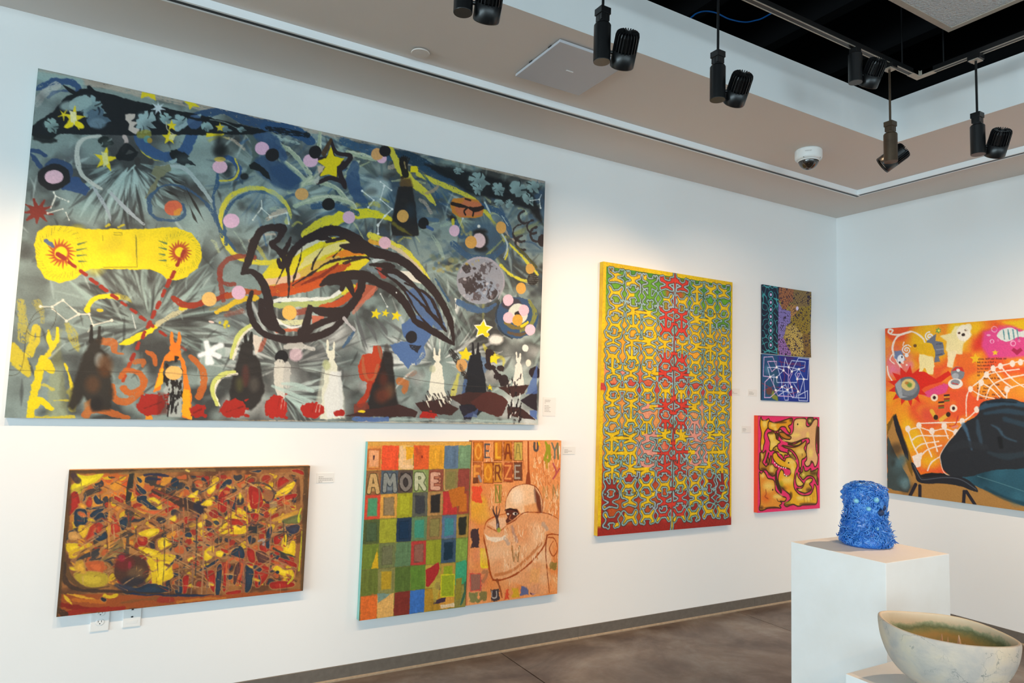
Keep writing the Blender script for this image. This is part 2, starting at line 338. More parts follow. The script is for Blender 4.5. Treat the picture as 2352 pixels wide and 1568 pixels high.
# dome camera
r=thing('dome_camera',(-1.528,-.868,H),'white dome security camera with dark bubble under the ceiling corner','security camera'); r.scale=(1.16,1.16,1.13)
bm=bmesh.new(); lathe(bm,[(.066,0),(.069,-.004),(.070,-.008),(.070,-.044),(.067,-.053),(.060,-.060),(.054,-.061)],48); bmesh.ops.recalc_face_normals(bm,faces=bm.faces); new_mesh('housing',bm,M['white'],r,True)
gl=mat('smoked_dome',(.015,.012,.01),.06,spec=.7,coat=.6,noise=(8,'#2a1c12',.4,.7)); bm=bmesh.new(); lathe(bm,[(.051*math.cos(a),-.061-.050*math.sin(a)) for a in np.linspace(0,1.5,12)],40); bmesh.ops.recalc_face_normals(bm,faces=bm.faces); new_mesh('bubble',bm,gl,r,True)
bm=bmesh.new(); lathe(bm,[(.0545,-.058),(.0550,-.065),(.0525,-.067),(.051,-.062)],40,cap0=False,cap1=False); new_mesh('bubble_ring',bm,M['white'],r,True)
for a in (3.4,4.9): 
    bm=bmesh.new(); lathe(bm,[(.003,-.0012),(.003,.001)],10,Matrix.Translation((.0645*math.cos(a),.0645*math.sin(a),-.0545))@Matrix.Rotation(a,4,'Z')@Matrix.Rotation(math.radians(70),4,'Y')); new_mesh('screw',bm,M['dark'],r)
def text_mesh(body,size):
    cu=bpy.data.curves.new('t','FONT'); cu.body=body; cu.size=size; cu.align_x='CENTER'; cu.resolution_u=2; ob=bpy.data.objects.new('t',cu); COL.objects.link(ob)
    me=bpy.data.meshes.new_from_object(ob.evaluated_get(bpy.context.evaluated_depsgraph_get())); bpy.data.objects.remove(ob,do_unlink=True); bpy.data.curves.remove(cu); return me
me=text_mesh('WISENET',.0085); th0=math.atan2(CAM_C[1]+.868,CAM_C[0]+1.528)
for v in me.vertices:
    a=th0+v.co.x/.0703; v.co=Vector((.0704*math.cos(a),.0704*math.sin(a),-.028+v.co.y))
me.materials.append(M['ink']); o=bpy.data.objects.new('maker_name',me); COL.objects.link(o); o.parent=r
# ================================================================ lighting track and spots
TD=1.6; TZ=3.274
r=thing('lighting_track',(-TD,-TD,TZ),'black suspended lighting track with pale strips turning the corner below the dark deck','lighting track')
W2=.018
def tb(nm,mt,*bb):
    bm=bmesh.new()
    for b in bb: box(bm,*b)
    return new_mesh(nm,bm,mt,r)
tb('track_run',M['blackmetal'],(RX+TD+1.4,-.03,-W2,W2,0,.024)); tb('track_run',M['blackmetal'],(-W2,W2,RY+TD+1.4,-.03,0,.024))
for d in (-1,1):
    c=d*(W2-.0050)
    tb('track_strip',M['alu'],(RX+TD+1.4,-.06,c-.0026,c+.0026,-.002,.0)); tb('track_strip',M['alu'],(c-.0026,c+.0026,RY+TD+1.4,-.06,-.002,.0))
tb('track_run',M['blackmetal'],(RX+TD+1.4,-W2,-3.0-W2,-3.0+W2,0,.024))  # unseen run added behind the camera to carry extra bowl and pedestal lamps
tb('corner_joiner',M['alu'],(-.075,W2,-W2,W2,-.003,.024),(-W2,W2,-.085,-W2,-.003,.024))
for x,y in [(-.148,0),(0,-.131),(-2.1,0),(-4.1,0),(0,-2.1),(0,-4.1)]:
    bm=bmesh.new(); tube(bm,[(x,y,.024),(x,y,Z1-TZ-.3)],.004,8); new_mesh('hanger_rod',bm,M['blackmetal'],r)
def fin_head():
    bm=bmesh.new(); lathe(bm,[(.034,.060),(.038,.064),(.037,.118),(.030,.124),(.004,.125)],24)
    n=22
    for i in range(n):
        a=2*math.pi*i/n; pr=[(.020,.058),(.0465,.058),(.0455,.116),(.0425,.127),(.036,.132),(.018,.129)]
        q=[]
        for s in (-.0016,.0016): q.append([bm.verts.new((p[0]*math.cos(a)-s*math.sin(a),p[0]*math.sin(a)+s*math.cos(a),p[1])) for p in pr])
        A_,B_=q; bm.faces.new(A_); bm.faces.new(B_[::-1])
        for k in range(len(pr)): k2=(k+1)%len(pr); bm.faces.new((A_[k],A_[k2],B_[k2],B_[k]))
    bmesh.ops.recalc_face_normals(bm,faces=bm.faces); me=bpy.data.meshes.new('heat_sink'); bm.to_mesh(me); bm.free(); me.materials.append(M['blackmetal']); return me
FINS=fin_head()
def barrel_mesh(mt):
    bm=bmesh.new(); lathe(bm,[(.040,.006),(.0455,0),(.0465,.004),(.0465,.060),(.034,.062)],36,cap0=False); bmesh.ops.recalc_face_normals(bm,faces=bm.faces)
    me=bpy.data.meshes.new('barrel'); bm.to_mesh(me); bm.free(); [setattr(p,'use_smooth',True) for p in me.polygons]; me.materials.append(mt); return me
BARREL=barrel_mesh(M['blackmetal'])
def add(name,me,parent,Mx=None):
    o=bpy.data.objects.new(name,me); COL.objects.link(o); o.parent=parent
    if Mx: o.matrix_local=Mx
    return o
def spot(x,y,zb,aim,label,energy,mt='blackmetal',direct=False,size=78,blend=.8,grp='track spotlights hung above the walls',side=1,col=(1,.67,.40)):
    # root at the underside of the driver can
    r=thing('track_spotlight',(x,y,zb),label,'spotlight',grp); mt=M[mt]
    bm=bmesh.new(); lathe(bm,[(.0315,0),(.0325,.002),(.0325,.144),(.029,.150)],36); new_mesh('driver_can',bm,mt,r,False)
    top=TZ-zb
    if direct:
        bm=bmesh.new(); box(bm,-.020,.020,-.020,.020,.150,top,bev=.002); new_mesh('track_adapter',bm,mt,r)
    else:
        bm=bmesh.new(); lathe(bm,[(.020,.150),(.020,.185)],20); box(bm,-.019,.019,-.019,.019,.160,.19,bev=.002); box(bm,-.0225,.0225,-.0225,.0225,.186,.212,bev=.002); new_mesh('coupler',bm,mt,r)
        bm=bmesh.new(); tube(bm,[(0,0,.212),(0,0,top-.022)],.0055,10); new_mesh('stem',bm,mt,r)
        bm=bmesh.new(); box(bm,-.022,.022,-.030,.030,top-.026,top-.002,bev=.002); new_mesh('track_adapter',bm,M['blackmetal'],r)
        bm=bmesh.new(); box(bm,-.026,.026,-.022,.022,top-.030,top-.026); new_mesh('adapter_plate',bm,M['alu'],r)
    a=Vector(aim).normalized(); h=Vector((a.y,-a.x,0)).normalized()*side      # hinge axis, away from the can
    up=-a; xax=h; yax=up.cross(xax).normalized(); piv=h*.086+Vector((0,0,.042))
    R3=Matrix((xax,yax,up)).transposed().to_4x4(); Mx=Matrix.Translation(piv-up*.050)@R3
    bm=bmesh.new(); tube(bm,[h*.028+Vector((0,0,.042)),h*.05+Vector((0,0,.042))],.0065,10); new_mesh('knuckle',bm,M['blackmetal'],r)
    b=add('barrel',BARREL,r,Mx); add('heat_sink',FINS,r,Mx)
    bm=bmesh.new(); lathe(bm,[(.040,.012),(.02,.009),(.002,.008)],24); o=new_mesh('lens',bm,M['lens'],b)
    l=bpy.data.lights.new('lamp_light','SPOT'); l.energy=energy; l.color=col; l.spot_size=math.radians(size); l.spot_blend=blend; l.shadow_soft_size=.022
    lo=bpy.data.objects.new('lamp_light',l); COL.objects.link(lo); lo.parent=b; lo.location=(0,0,-.008)
S0=SPOT_E
spot(-4.301,-TD,2.765,(.30,1,-.98),'black hanging track spotlight cropped by the top edge of the photo',S0*1.35,size=68,blend=.7)
spot(-3.716,-TD,2.759,(.46,1,-1.0),'black hanging track spotlight in front of the grey ceiling panel',S0*.9)
spot(-3.103,-TD,2.766,(.46,1,-.92),'black hanging track spotlight with gold-lit can base over the soffit edge',S0*1.15)
spot(-2.151,-TD,3.098,(.45,1,-1.15),'black track spotlight mounted straight on the track without a stem',S0*.9,direct=True)
spot(-1.863,-TD,2.753,(-.60,1,-.82),'bronze hanging track spotlight with steeply tilted black head',S0*1.1,mt='bronze')
spot(-TD,-1.885,2.762,(.62,.72,-1.1),'black hanging track spotlight right of the bronze one, before the far wall',S0)
# further unseen lamps of this track, then two on an added run
OUT='black hanging track spotlight %s the photo'
for x,a,e,t in [(-4.95,(-.1,1,-.95),1.,'beyond the top edge, nearest the frame, of'),(-5.6,(.0,1,-1.2),1.,'second beyond the top left edge of'),(-6.3,(.35,1,-1.0),1.,'farthest beyond the top left edge of')]: spot(x,-TD,2.765,a,OUT%t,S0*e*1.3,size=68,blend=.7)
for y,a,e,t in [(-2.85,(1,.78,-1.0),2.0,'aimed at the right wall painting beyond'),(-3.6,(1,.7,-1.0),1.6,'farthest beyond the right edge of'),(-2.42,(-1.27,.33,-1.70),2.4,'aimed at the blue sculpture beyond')]: spot(-TD,y,2.765,a,OUT%t,S0*e,size=78 if a[0]>0 else 40)
for x,a,e,t in [(-3.95,(.62,2.0,-1.85),2.3,'added to brighten the stoneware bowl from behind the viewer of'),(-4.6,(1.75,2.5,-1.70),0.9,'on an added track run, aimed at the tall pedestal from behind the viewer of')]: spot(x,-4.6,2.765,a,OUT%t,S0*e,size=34)  # lamps on the added run, put in to brighten bowl and pedestal
# acoustic cloud
r=thing('acoustic_panel',(-1.70,-1.81,3.40),'grey fibrous acoustic ceiling panel with pale edge hanging in the recess','acoustic panel')
bm=bmesh.new(); box(bm,-1.2,-.012,-1.2,-.012,.004,.045,bev=.003); new_mesh('fibre_board',bm,M['fibre'],r)
fr=mat('panel_edge','#b0a395',.6,noise=(20,'#a39688',.3,.7)); bm=bmesh.new()
for b in [(-1.212,0,-.030,0,0,.006),(-.030,0,-1.212,-.030,0,.006),(-1.212,0,-.004,0,.006,.05),(-.004,0,-1.212,-.004,.006,.05),(-1.212,0,-1.212,-1.182,0,.006),(-1.212,-1.182,-1.182,-.03,0,.006)]: box(bm,*b)
new_mesh('edge_frame',bm,fr,r)
for x,y in [(-.1,-.1),(-1.1,-.1),(-.1,-1.1),(-1.1,-1.1)]:
    bm=bmesh.new(); tube(bm,[(x,y,.045),(x,y,Z1-3.40-.02)],.002,6); new_mesh('hanger_wire',bm,M['blackmetal'],r)
# loose blue cable above the soffit
cp=on_plane([(1560,62),(1588,40),(1600,31),(1620,26),(1645,30),(1675,44),(1710,51),(1735,47),(1753,41),(1790,20)],1,-.9); bm=bmesh.new(); tube(bm,smooth_pts(cp,n=5),.0045,8); o=new_mesh('network_cable',bm,M['cable'],None,True); tag(o,'thin blue cable curving through the black ceiling void','cable')

# ================================================================ the pictures, painted in code
def coral(A,wave,seed):
    rng=np.random.default_rng(seed); h,w=A.img.shape[:2]; n=np.fft.fft2(rng.standard_normal((h,w))); fy=np.fft.fftfreq(h)[:,None]; fx=np.fft.fftfreq(w)[None,:]
    r=np.hypot(fx,fy); f=np.real(np.fft.ifft2(n*np.exp(-((r-1/wave)/(.16/wave))**2))); f/=f.std(); return f
def mask_poly(A,pts,rough=.6):
    sv=A.img; A.img=np.zeros_like(sv); A.poly(pts,'#ffffff',1,rough=rough); m=A.img[...,:1].copy(); A.img=sv; return m
VA=(0,140,3.5636); VB=(620,260,3.5636); VC=(0,560,3.5636); VD=(620,600,3.5636)
def leaf(A,x,y,rx,ry,col,slit,rot=0,n=7,a=1.):
    R=A.rng; P=[]; N=n*4; c,sn=math.cos(rot),math.sin(rot)
    for i in range(N):
        t=2*math.pi*i/N; f=(.55+.2*R.random()) if (i%4==2 and R.random()<.75) else 1.-.12*R.random()
        if i==0: f=1.25
        px,py=rx*f*math.cos(t),ry*f*math.sin(t); P.append((x+px*c-py*sn,y+px*sn+py*c))
    A.poly(P,col,a,6 if rx>40 else 3,.8)
    A.dot(x-rx*.2,y-ry*.15,(rx*.5,ry*.5),tuple(np.clip(hx(col)*255*1.15,0,255)),a*.5,rx*.8)
    A.dot(x+rx*.3,y+ry*.35,(rx*.5,ry*.45),slit,a*.35,rx*.8)
    for i in range(max(2,n//2)):
        t=rot+R.uniform(0,6.28); e=(x+1.02*rx*math.cos(t),y+1.02*ry*math.sin(t)); m=(x+.35*rx*math.cos(t+.35),y+.35*ry*math.sin(t+.35))
        A.stroke([e,((e[0]+m[0])/2+.1*rx,(e[1]+m[1])/2),m],[.16*rx,.05*rx],slit,a,rough=.2)
def rabbit(A,x,top,bot,w,col,a=1.,soft=6,rough=.5,lean=0):
    h=bot-top
    A.stroke([(x-w*.2+lean,top),(x-w*.17+lean,top+h*.15)],[w*.09,w*.17],col,a,soft,rough)
    A.stroke([(x+w*.17+lean,top+h*.02),(x+w*.12+lean,top+h*.15)],[w*.09,w*.17],col,a,soft,rough)
    A.poly([(x-w*.2+lean,top+.12*h),(x+w*.22+lean,top+.12*h),(x+w*.2+lean,top+.2*h),(x+w*.12+lean,top+.24*h),(x+w*.3,top+.32*h),(x+w*.34,top+.42*h),
            (x+w*.42,top+.62*h),(x+w*.56,bot),(x-w*.62,bot),(x-w*.48,top+.66*h),(x-w*.34,top+.42*h),(x-w*.28,top+.31*h),(x-w*.1+lean,top+.24*h),(x-w*.2+lean,top+.2*h)],col,a,soft,rough)
def chain(A,pts,w,col,r):
    A.stroke(pts,w,col,.9,smooth=False,rough=.3,dry=.25)
    for p in pts: A.dot(p[0],p[1],r,col,.95,rough=.4)
def art_night():
    A=Art([(91,160),(1256,415),(1232,973),(6,962)],1,-.038,.00335,3,'#8b9e9b')
    R=A.rng
    A.V(0,0,1)
    # sprayed ground
    h,w=A.img.shape[:2]
    f1=lattice_noise(h,w,46,62,R); f2=lattice_noise(h,w,20,24,R); f3=lattice_noise(h,w,8,10,R); f4=lattice_noise(h,w,70,90,R)
    N=.5*f1+.32*f2+.18*f3; D=np.clip((N-.41)*5,0,1)[...,None]
    yy=(np.arange(h)/h)[:,None]; xx=(np.arange(w)/w)[None,:]
    left=np.clip(1-xx*9,0,1)*np.clip(yy*1.4,0,1)
    D=D*(1-.8*left[...,None])
    A.img=hx('#7d8d89')*(1-D)+hx('#3b3d3c')*D
    lt=np.clip((f4*.5+f2*.5-.5)*4,0,1)*np.clip((yy-.55)*3,0,1)*np.clip(xx*2.2-.7,0,1)
    A.img+=(hx('#c9cdc9')-A.img)*(lt*.85)[...,None]
    bl=np.clip((lattice_noise(h,w,40,60,R)*.6+f3*.4-.46)*5,0,1)*np.clip(1.15-yy*2,0,1)*np.clip(xx*3-.9,0,1)
    A.img+=(hx('#37536e')-A.img)*(bl*.75)[...,None]
    A.blotch(60,(20,230,1240,960),(12,42),['#3d3e3d','#55585a','#2f3132'],.75,1.3)
    A.blotch(60,(20,230,1240,960),(10,36),['#9fb5b0','#a9bcb6','#86a09b'],.7,1.3)
    A.blotch(40,(480,720,1240,960),(10,34),['#c9cdca','#d8dad6','#b4bfbb'],.75,1.3)
    A.blotch(26,(700,700,1240,950),(8,30),['#4a4c4e','#3a3c3e'],.6,1.3)
    A.rays((345,745),150,(20,110),(50,150),(150,395),(4,12),['#3c3d3b','#474948','#8ca39d','#9db3ad','#333433'],.75,4)
    A.rays((300,370),90,(15,70),(40,120),(10,170),(4,11),['#2f3130','#9db6b0','#a8beb9','#444746'],.8,3)
    A.rays((660,840),90,(20,80),(50,140),(-200,20),(3,9),['#3e4040','#cdd2ce','#aebdb8','#555857'],.7,4)
    A.rays((640,900),40,(10,40),(40,110),(-20,60),(4,9),['#3e4040','#a5bdb7','#b8cac5'],.7,3)
    A.rays((1010,830),90,(15,80),(40,110),(160,380),(3,8),['#3e3f40','#cfd4d0','#58595a','#dfe2df'],.7,3)
    A.rays((980,600),60,(30,90),(50,150),(10,110),(3,9),['#48524f','#93a8a2','#363c3b'],.7,4)
    A.rays((880,420),80,(10,120),(40,150),(0,360),(4,11),['#5b6b68','#a9bdb6','#454f4d','#2c4258','#3a5a7a'],.7,4)
    A.rays((1120,560),70,(20,90),(40,110),(0,360),(4,10),['#3f5a6c','#93a8a3','#4a5654','#8a8c50','#5f7478'],.7,4)
    A.rays((620,400),60,(10,80),(40,110),(0,360),(4,10),['#8fa7a3','#3c4a52','#2e4a68','#4c5755'],.65,4)
    for _ in range(230):
        x=R.uniform(40,1230); y=R.uniform(230+x*.16,940); t=R.uniform(-2.6,-.5); l=R.uniform(18,70); b=R.uniform(-12,12)
        c=R.choice(['#3a3c3b','#454948','#9fb2ad','#b3c2bd','#5b6462','#8a9c98','#2c2e2e'])
        A.stroke([(x,y),(x+l*.5*math.cos(t)+b*.3,y+l*.5*math.sin(t)),(x+l*math.cos(t)+b,y+l*math.sin(t))],R.uniform(3,9),c,.6,4,taper=(.4,.4))
    for _ in range(70):
        x=R.uniform(480,1220); y=R.uniform(290+(x-480)*.2,560); t=R.uniform(-.6,1.4); l=R.uniform(20,80)
        A.stroke([(x,y),(x+l*.5*math.cos(t),y+l*.5*math.sin(t)-6),(x+l*math.cos(t),y+l*math.sin(t))],R.uniform(3,10),R.choice(['#2f4d6c','#3c5e80','#9cae9c','#b5bd8e','#27394a','#c0ad98','#b8b04a']),.65,2,.9,.3)
    # bare linen and light washes along the top
    A.stroke([(95,168),(330,215),(650,285),(980,350),(1254,418)],16,'#b5a594',.75,4,.8,.35)
    A.stroke([(92,175),(180,190)],26,'#8fa8a4',.9,8,.8)
    A.V(*VA)
    A.stroke([(300,230),(420,180),(560,170),(640,220),(620,290)],[40,70,60,40],'#2f4a70',.95,4,1,.2)
    A.stroke([(290,350),(360,270),(470,200)],70,'#a9aca6',.9,6,1,.35)
    A.stroke([(390,300),(470,250),(600,240)],26,'#35496b',.8,3,.8,.2)
    A.blotch(10,(300,230,560,520),(40,80),['#a6b3b2','#74807f','#39393b'],.5,1.2)
    # blue sweep along the top edge
    A.stroke([(1560,470),(1700,430),(1850,410),(2000,480),(2350,545)],[50,70,60,90,60],'#2c4768',.95,4,1,.2)
    A.V(*VB)
    A.stroke([(-40,110),(80,120),(220,160),(340,230)],[80,90,110,70],'#284a70',.95,4,1,.15)
    A.stroke([(-20,120),(120,150),(310,180)],[40,60,40],'#0f161c',.9,3,1.2,.4)
    A.stroke([(-30,185),(120,215),(240,250)],[50,40,20],'#9fb3ac',.8,3,1,.45)
    A.stroke([(600,230),(760,290),(1000,350),(1300,420)],[60,70,90,60],'#2e5273',.85,5,1,.3)
    A.stroke([(1000,330),(1150,370),(1300,440),(1480,520)],[70,100,90,60],'#203748',.9,5,1,.25)
    # star's pale halo, blue clouds of the upper middle
    A.poly([(80,420),(250,500),(270,600),(170,620),(20,520),(0,440)],'#2b4668',.85,16,1)
    for q in [[(60,240),(200,340),(330,500)],[(90,380),(220,480),(300,560)],[(160,640),(330,560),(520,600),(640,720)],[(200,760),(420,690),(640,720),(700,790)],[(250,600),(330,520)],[(640,480),(720,400)],[(640,320),(760,350),(860,380)],[(400,290),(410,160)]]:
        A.stroke(q,[40,46,30],'#a5b296',.85,5,1,.2)
        A.stroke([(p[0]+12,p[1]-8) for p in q],14,'#c9cdb4',.7,3,1,.35)
    A.stroke([(700,420),(680,520),(710,650),(800,780)],[60,110,110,40],'#2f4b70',.8,10,1,.1)
    A.dot(880,620,(110,80),'#9fb0ae',.9,40,rot=-.4); A.dot(830,640,(50,30),'#4d5352',.6,30)
    # yellow orbits
    A.V(0,0,1)
    for q,w,c in [([(512,545),(508,490),(530,450),(580,432),(630,445),(662,480),(660,510)],12,'#d5c63a'),
                  ([(512,545),(540,585),(590,602),(640,600)],12,'#d9ca32'),
                  ([(316,310),(325,345),(350,362),(375,368)],5,'#c9ba3c'),
                  ([(735,540),(780,500),(850,490),(900,505)],[14,26,20,8],'#e0d11f'),
                  ([(735,545),(700,540),(750,505),(810,500)],16,'#d7c92c'),
                  ([(850,540),(920,570),(960,605),(985,640)],[14,14,10,4],'#d9cd3c'),
                  ([(890,330),(930,400),(980,445),(1000,470)],[10,24,16,6],'#cfc33c'),
                  ([(960,400),(1030,430),(1090,460),(1140,520),(1165,570),(1160,595)],[12,12,10,8,6,3],'#cdc23e'),
                  ([(1085,620),(1160,545)],5,'#d8cc34'),([(1170,560),(1200,590),(1235,630)],6,'#d8cc34'),
                  ([(1150,610),(1180,635),(1210,645)],6,'#d8cc34')]:
        A.stroke(q,w,c,.95,2,1,.22)
    for q,w in [([(520,560),(515,500),(545,455),(600,440),(648,470),(664,505)],7),([(498,380),(500,420),(490,455),(505,520),(540,575)],7),([(345,490),(345,450),(375,427),(415,428),(460,455),(490,490),(510,545)],[8,9,7,5,7,8,6]),
                ([(345,490),(365,503),(405,505),(425,490),(420,470)],8),([(820,490),(790,480),(760,470),(720,475)],14),([(1030,690),(1000,640)],5),
                ([(1040,560),(1080,590),(1130,590),(1165,560)],14),([(1100,470),(1150,490),(1175,540)],12),([(1040,500),(1060,540)],16)]:
        A.stroke(q,w,'#31506f',.92,1.5,1,.25)
    A.dot(1110,545,(48,40),'#3b566c',.8,20,1)
    A.stroke([(315,300),(330,335),(380,360),(420,350),(445,300)],[14,26,24,26,22],'#31507a',.95,2,1)
    A.stroke([(560,300),(585,330),(585,375),(565,400)],[10,16,16,8],'#4b5a56',.9,3,1)
    A.stroke([(600,310),(625,330),(650,360)],[30,40,20],'#2e4a6e',.85,6,1)
    A.stroke([(610,380),(640,400),(670,420)],[50,60,40],'#2b4566',.85,8,1)
    A.blotch(9,(560,430,650,510),(12,24),['#9aaeb0','#7f9393'],.6,1.2)
    A.stroke([(505,372),(525,362),(548,385),(545,405),(525,415)],[10,12,12,10,6],'#2f4f7c',.95,2,1)
    A.stroke([(505,415),(535,412),(548,390),(540,365)],4,'#cdbb3a',.95,1,.5,.2)
    # pale ribbons
    for q,w,c in [([(230,312),(190,320),(176,350),(185,395),(210,420),(232,433)],[7,8,10,11,10,8],'#b9bcb3'),([(370,382),(420,385),(455,420),(485,462)],[5,9,11,7],'#a3b0af'),
                  ([(215,430),(245,480),(255,510)],[6,8,3],'#9ea8ac'),([(250,438),(290,480),(330,515)],[6,10,4],'#a5adb0'),([(250,440),(290,400),(310,380)],[6,5,3],'#9fb3ad')]:
        A.stroke(q,w,c,.95,1.5,.5,.12)
    # black cloak over the top left with cut-out leaves
    A.V(*VA)
    A.poly([(250,600),(262,540),(320,480),(430,420),(470,360),(530,300),(600,270),(650,228),(720,222),(870,262),(1100,325),(1300,370),(1520,418),(1750,470),(2000,530),(2210,578),(2060,602),(1500,604),(1100,608),(500,600),(420,640),(300,630)],'#13171b',.98,3,.8)
    A.stroke([(520,200),(590,250),(700,315)],[14,40,8],'#13171b',1,rough=.3); A.stroke([(730,215),(790,265)],[34,10],'#13171b',1)
    A.poly([(250,590),(330,600),(480,640),(470,665),(360,680),(270,640)],'#171a1a',.9,14,1)
    leaf(A,735,370,120,100,'#7f999b','#15191d',.4,8); A.dot(660,345,(95,60),'#8ba2a1',.95,4,1,rot=-.3)
    leaf(A,790,468,95,85,'#4b606f','#222c36',.2,5); A.dot(800,510,(70,45),'#6b8290',.7,20)
    leaf(A,420,530,70,55,'#7e9793','#15191c',1.,6); A.dot(560,370,(70,40),'#93a6a2',.85,30)
    leaf(A,1190,500,85,105,'#8ea5a6','#14181c',.5,9)
    A.poly([(1030,440),(1110,430),(1100,470),(1080,490),(1130,500),(1090,540),(1150,560),(1110,600),(1050,560),(1060,520),(1025,480)],'#c3b6ab',.97,rough=.6)
    A.star(1295,385,60,'#bcc8cc',7,.4); leaf(A,1360,475,70,45,'#86a1a0','#15191d',.7,6); leaf(A,1470,500,70,70,'#86a0a1','#15191d',.2,6)
    A.stroke([(1450,560),(1560,490),(1640,440)],[40,30,14],'#8fa6a9',.95,rough=.5); A.dot(1590,500,(60,55),'#3a5478',.9,8,1); leaf(A,1690,540,45,40,'#7f9a9a','#15191d',.2,5); leaf(A,1830,555,60,30,'#6d8587','#15191d',.2,5); leaf(A,1975,560,35,22,'#6d8587','#15191d',.2,4)
    A.stroke([(1480,440),(1620,480),(1720,475),(1900,540)],[10,20,30,8],'#13171b',.95,rough=.4)
    A.stroke([(1720,480),(1830,500),(1960,560)],6,'#8b9c98',.8,rough=.3); A.stroke([(1360,500),(1370,560),(1420,600)],8,'#b6b199',.9)
    A.poly([(1165,255),(1270,275),(1275,325),(1215,290),(1155,305)],'#d9c31f',1,rough=.5)
    A.poly([(1505,330),(1560,330),(1600,350),(1630,375),(1580,370),(1550,400),(1545,360)],'#d6c322',1,rough=.5)
    for x,y,r,c2 in [(600,470,100,'#e6dfae'),(860,805,105,'#d8d494')]:
        A.star(x,y,r,'#dcc51f',5,.36,.15,.6); A.poly([(x-30,y-60),(x+20,y-50),(x+30,y+30),(x-15,y+70)],c2,.9,4,.6)
    A.star(520,440,50,'#dcc51f',5,.3,.6); A.dot(650,520,(40,22),'#e6cf1a',1,rough=.8,rot=.6); A.dot(570,525,(35,18),'#e6cf1a',1,rough=.8,rot=-.5)
    A.star(1405,530,45,'#dcc51f',5,.4); A.star(1385,625,65,'#dcc51f',5,.42); A.poly([(1390,600),(1440,600),(1420,650),(1380,640)],'#d5cf98',.9)
    A.poly([(1690,590),(1840,595),(1820,618),(1690,620)],'#dcc51f',1,rough=.5); A.star(1800,545,40,'#c9b42a',5,.4)
    A.dot(1180,600,(60,40),'#8d8a3a',.8,10,1); A.dot(1205,640,30,'#57908f',.8,6); A.dot(1225,650,22,'#a5842c',.9,5)
    A.stroke([(1020,620),(1035,660),(1005,740)],[34,26,14],'#b9a8a2',.95,rough=.7)
    for q in [[(980,790),(1040,700),(1120,750)],[(980,780),(1060,790),(1125,745)]]: A.stroke(q,[50,60,10],'#15181a',.95,4,.6)
    leaf(A,860,660,60,45,'#1e2422','#7b8a86',.2,4); A.dot(1125,820,(26,34),'#33312f',.9,10); A.dot(1235,825,(24,28),'#3b3938',.9,10)
    leaf(A,1480,790,110,55,'#14171a','#8da4a3',.5,5)
    A.blotch(3,(1790,640,1900,760),(45,70),['#17191a'],.9,1.1); A.blotch(2,(1850,880,1920,940),(35,50),['#15181c'],.95,.8)
    A.poly([(2040,850),(2080,825),(2170,880),(2200,920),(2220,980),(2180,960),(2120,900),(2050,880)],'#16191a',.95,rough=.7); A.dot(2000,945,(35,28),'#171a1a',.9,12)
    for x,y,rx,ry,c in [(2145,715,58,55,'#d3a9c2'),(2225,768,54,52,'#1b1b1d'),(1800,865,62,54,'#dcaebf'),(1893,1308,68,60,'#d9b0c8')]:
        A.dot(x,y,(rx,ry),c,1,rough=.3)
    A.dot(1800,805,(48,20),'#d6b23a',.7,6)
    # round eye at the left edge
    A.stroke([(250,735),(310,740),(370,775)],[34,30,20],'#2b4266',.95,rough=.8); A.stroke([(250,760),(290,810),(330,860)],[26,40,50],'#2b4266',.95,rough=.8)
    A.dot(470,910,(130,110),'#2f4464',.95,6,1); A.poly([(560,950),(640,945),(735,1045),(700,1095),(600,1070),(480,1050)],'#2f4a74',.95,3,1.2)
    A.dot(440,950,(134,110),'#1d1d20',1,rough=.8); A.dot(440,948,(76,55),'#d9b1be',1,rough=.5)
    # maroon burst and string of bones
    for t in range(9):
        a=t*.7+.25; A.stroke([(310,1230),(310+125*math.cos(a),1230+100*math.sin(a))],[50,12],'#7a2a20',1,rough=.6)
    A.dot(310,1230,(62,50),'#7c2b21',1,rough=.8)
    chain(A,[(440,1075),(455,1105),(560,1150)],8,'#dfe0d4',9); A.stroke([(455,1110),(415,1205)],9,'#e2e2d6',.9,rough=.3); chain(A,[(390,1245),(515,1210)],9,'#dfe0d4',8); chain(A,[(540,1240),(565,1300)],6,'#dfe0d4',6)
    A.poly([(1270,860),(1390,850),(1400,900),(1310,950),(1280,1040),(1190,1120),(1240,1010),(1290,950),(1240,920)],'#77775a',.9,4,1.2)
    A.dot(1418,1203,(74,64),'#c5603f',1,rough=.5); A.poly([(1420,1230),(1485,1200),(1470,1255),(1420,1265)],'#c98b2f',.9,6,1); A.dot(1400,1200,(50,40),'#b34c3a',.4,20,1,.4)
    for q in [[(1320,1040),(1400,1080),(1460,1110)],[(1390,950),(1440,990),(1500,1010)],[(1500,1070),(1540,1180)],[(1550,1180),(1590,1280),(1620,1330)],[(1510,1020),(1600,1180),(1670,1310)]]: A.stroke(q,[8,22,6],'#22211f',.9,4,taper=(.4,.4))
    chain(A,[(2070,1300),(2140,1205),(2220,1275),(2340,1240)],8,'#d7dbd1',9); A.stroke([(2140,1140),(2143,1205)],7,'#d7dbd1',.9)
    A.stroke([(2060,1180),(2080,1230),(2150,1280),(2200,1290)],14,'#5d706c',.6,4,1,.3)
    # yellow twin-lens shape
    A.V(0,0,1)
    Y='#dcc60c'
    A.poly([(78,560),(85,535),(105,520),(135,516),(170,521),(200,526),(330,526),(370,523),(405,522),(440,535),(460,560),(464,590),(455,615),(430,636),(405,643),(385,640),(365,626),(345,618),(210,618),(190,628),(160,646),(135,650),(105,640),(85,612)],Y,1,rough=.8)
    A.blotch(18,(100,530,440,630),(6,22),['#cdb70e','#e6d21a','#b9a81e'],.5,1)
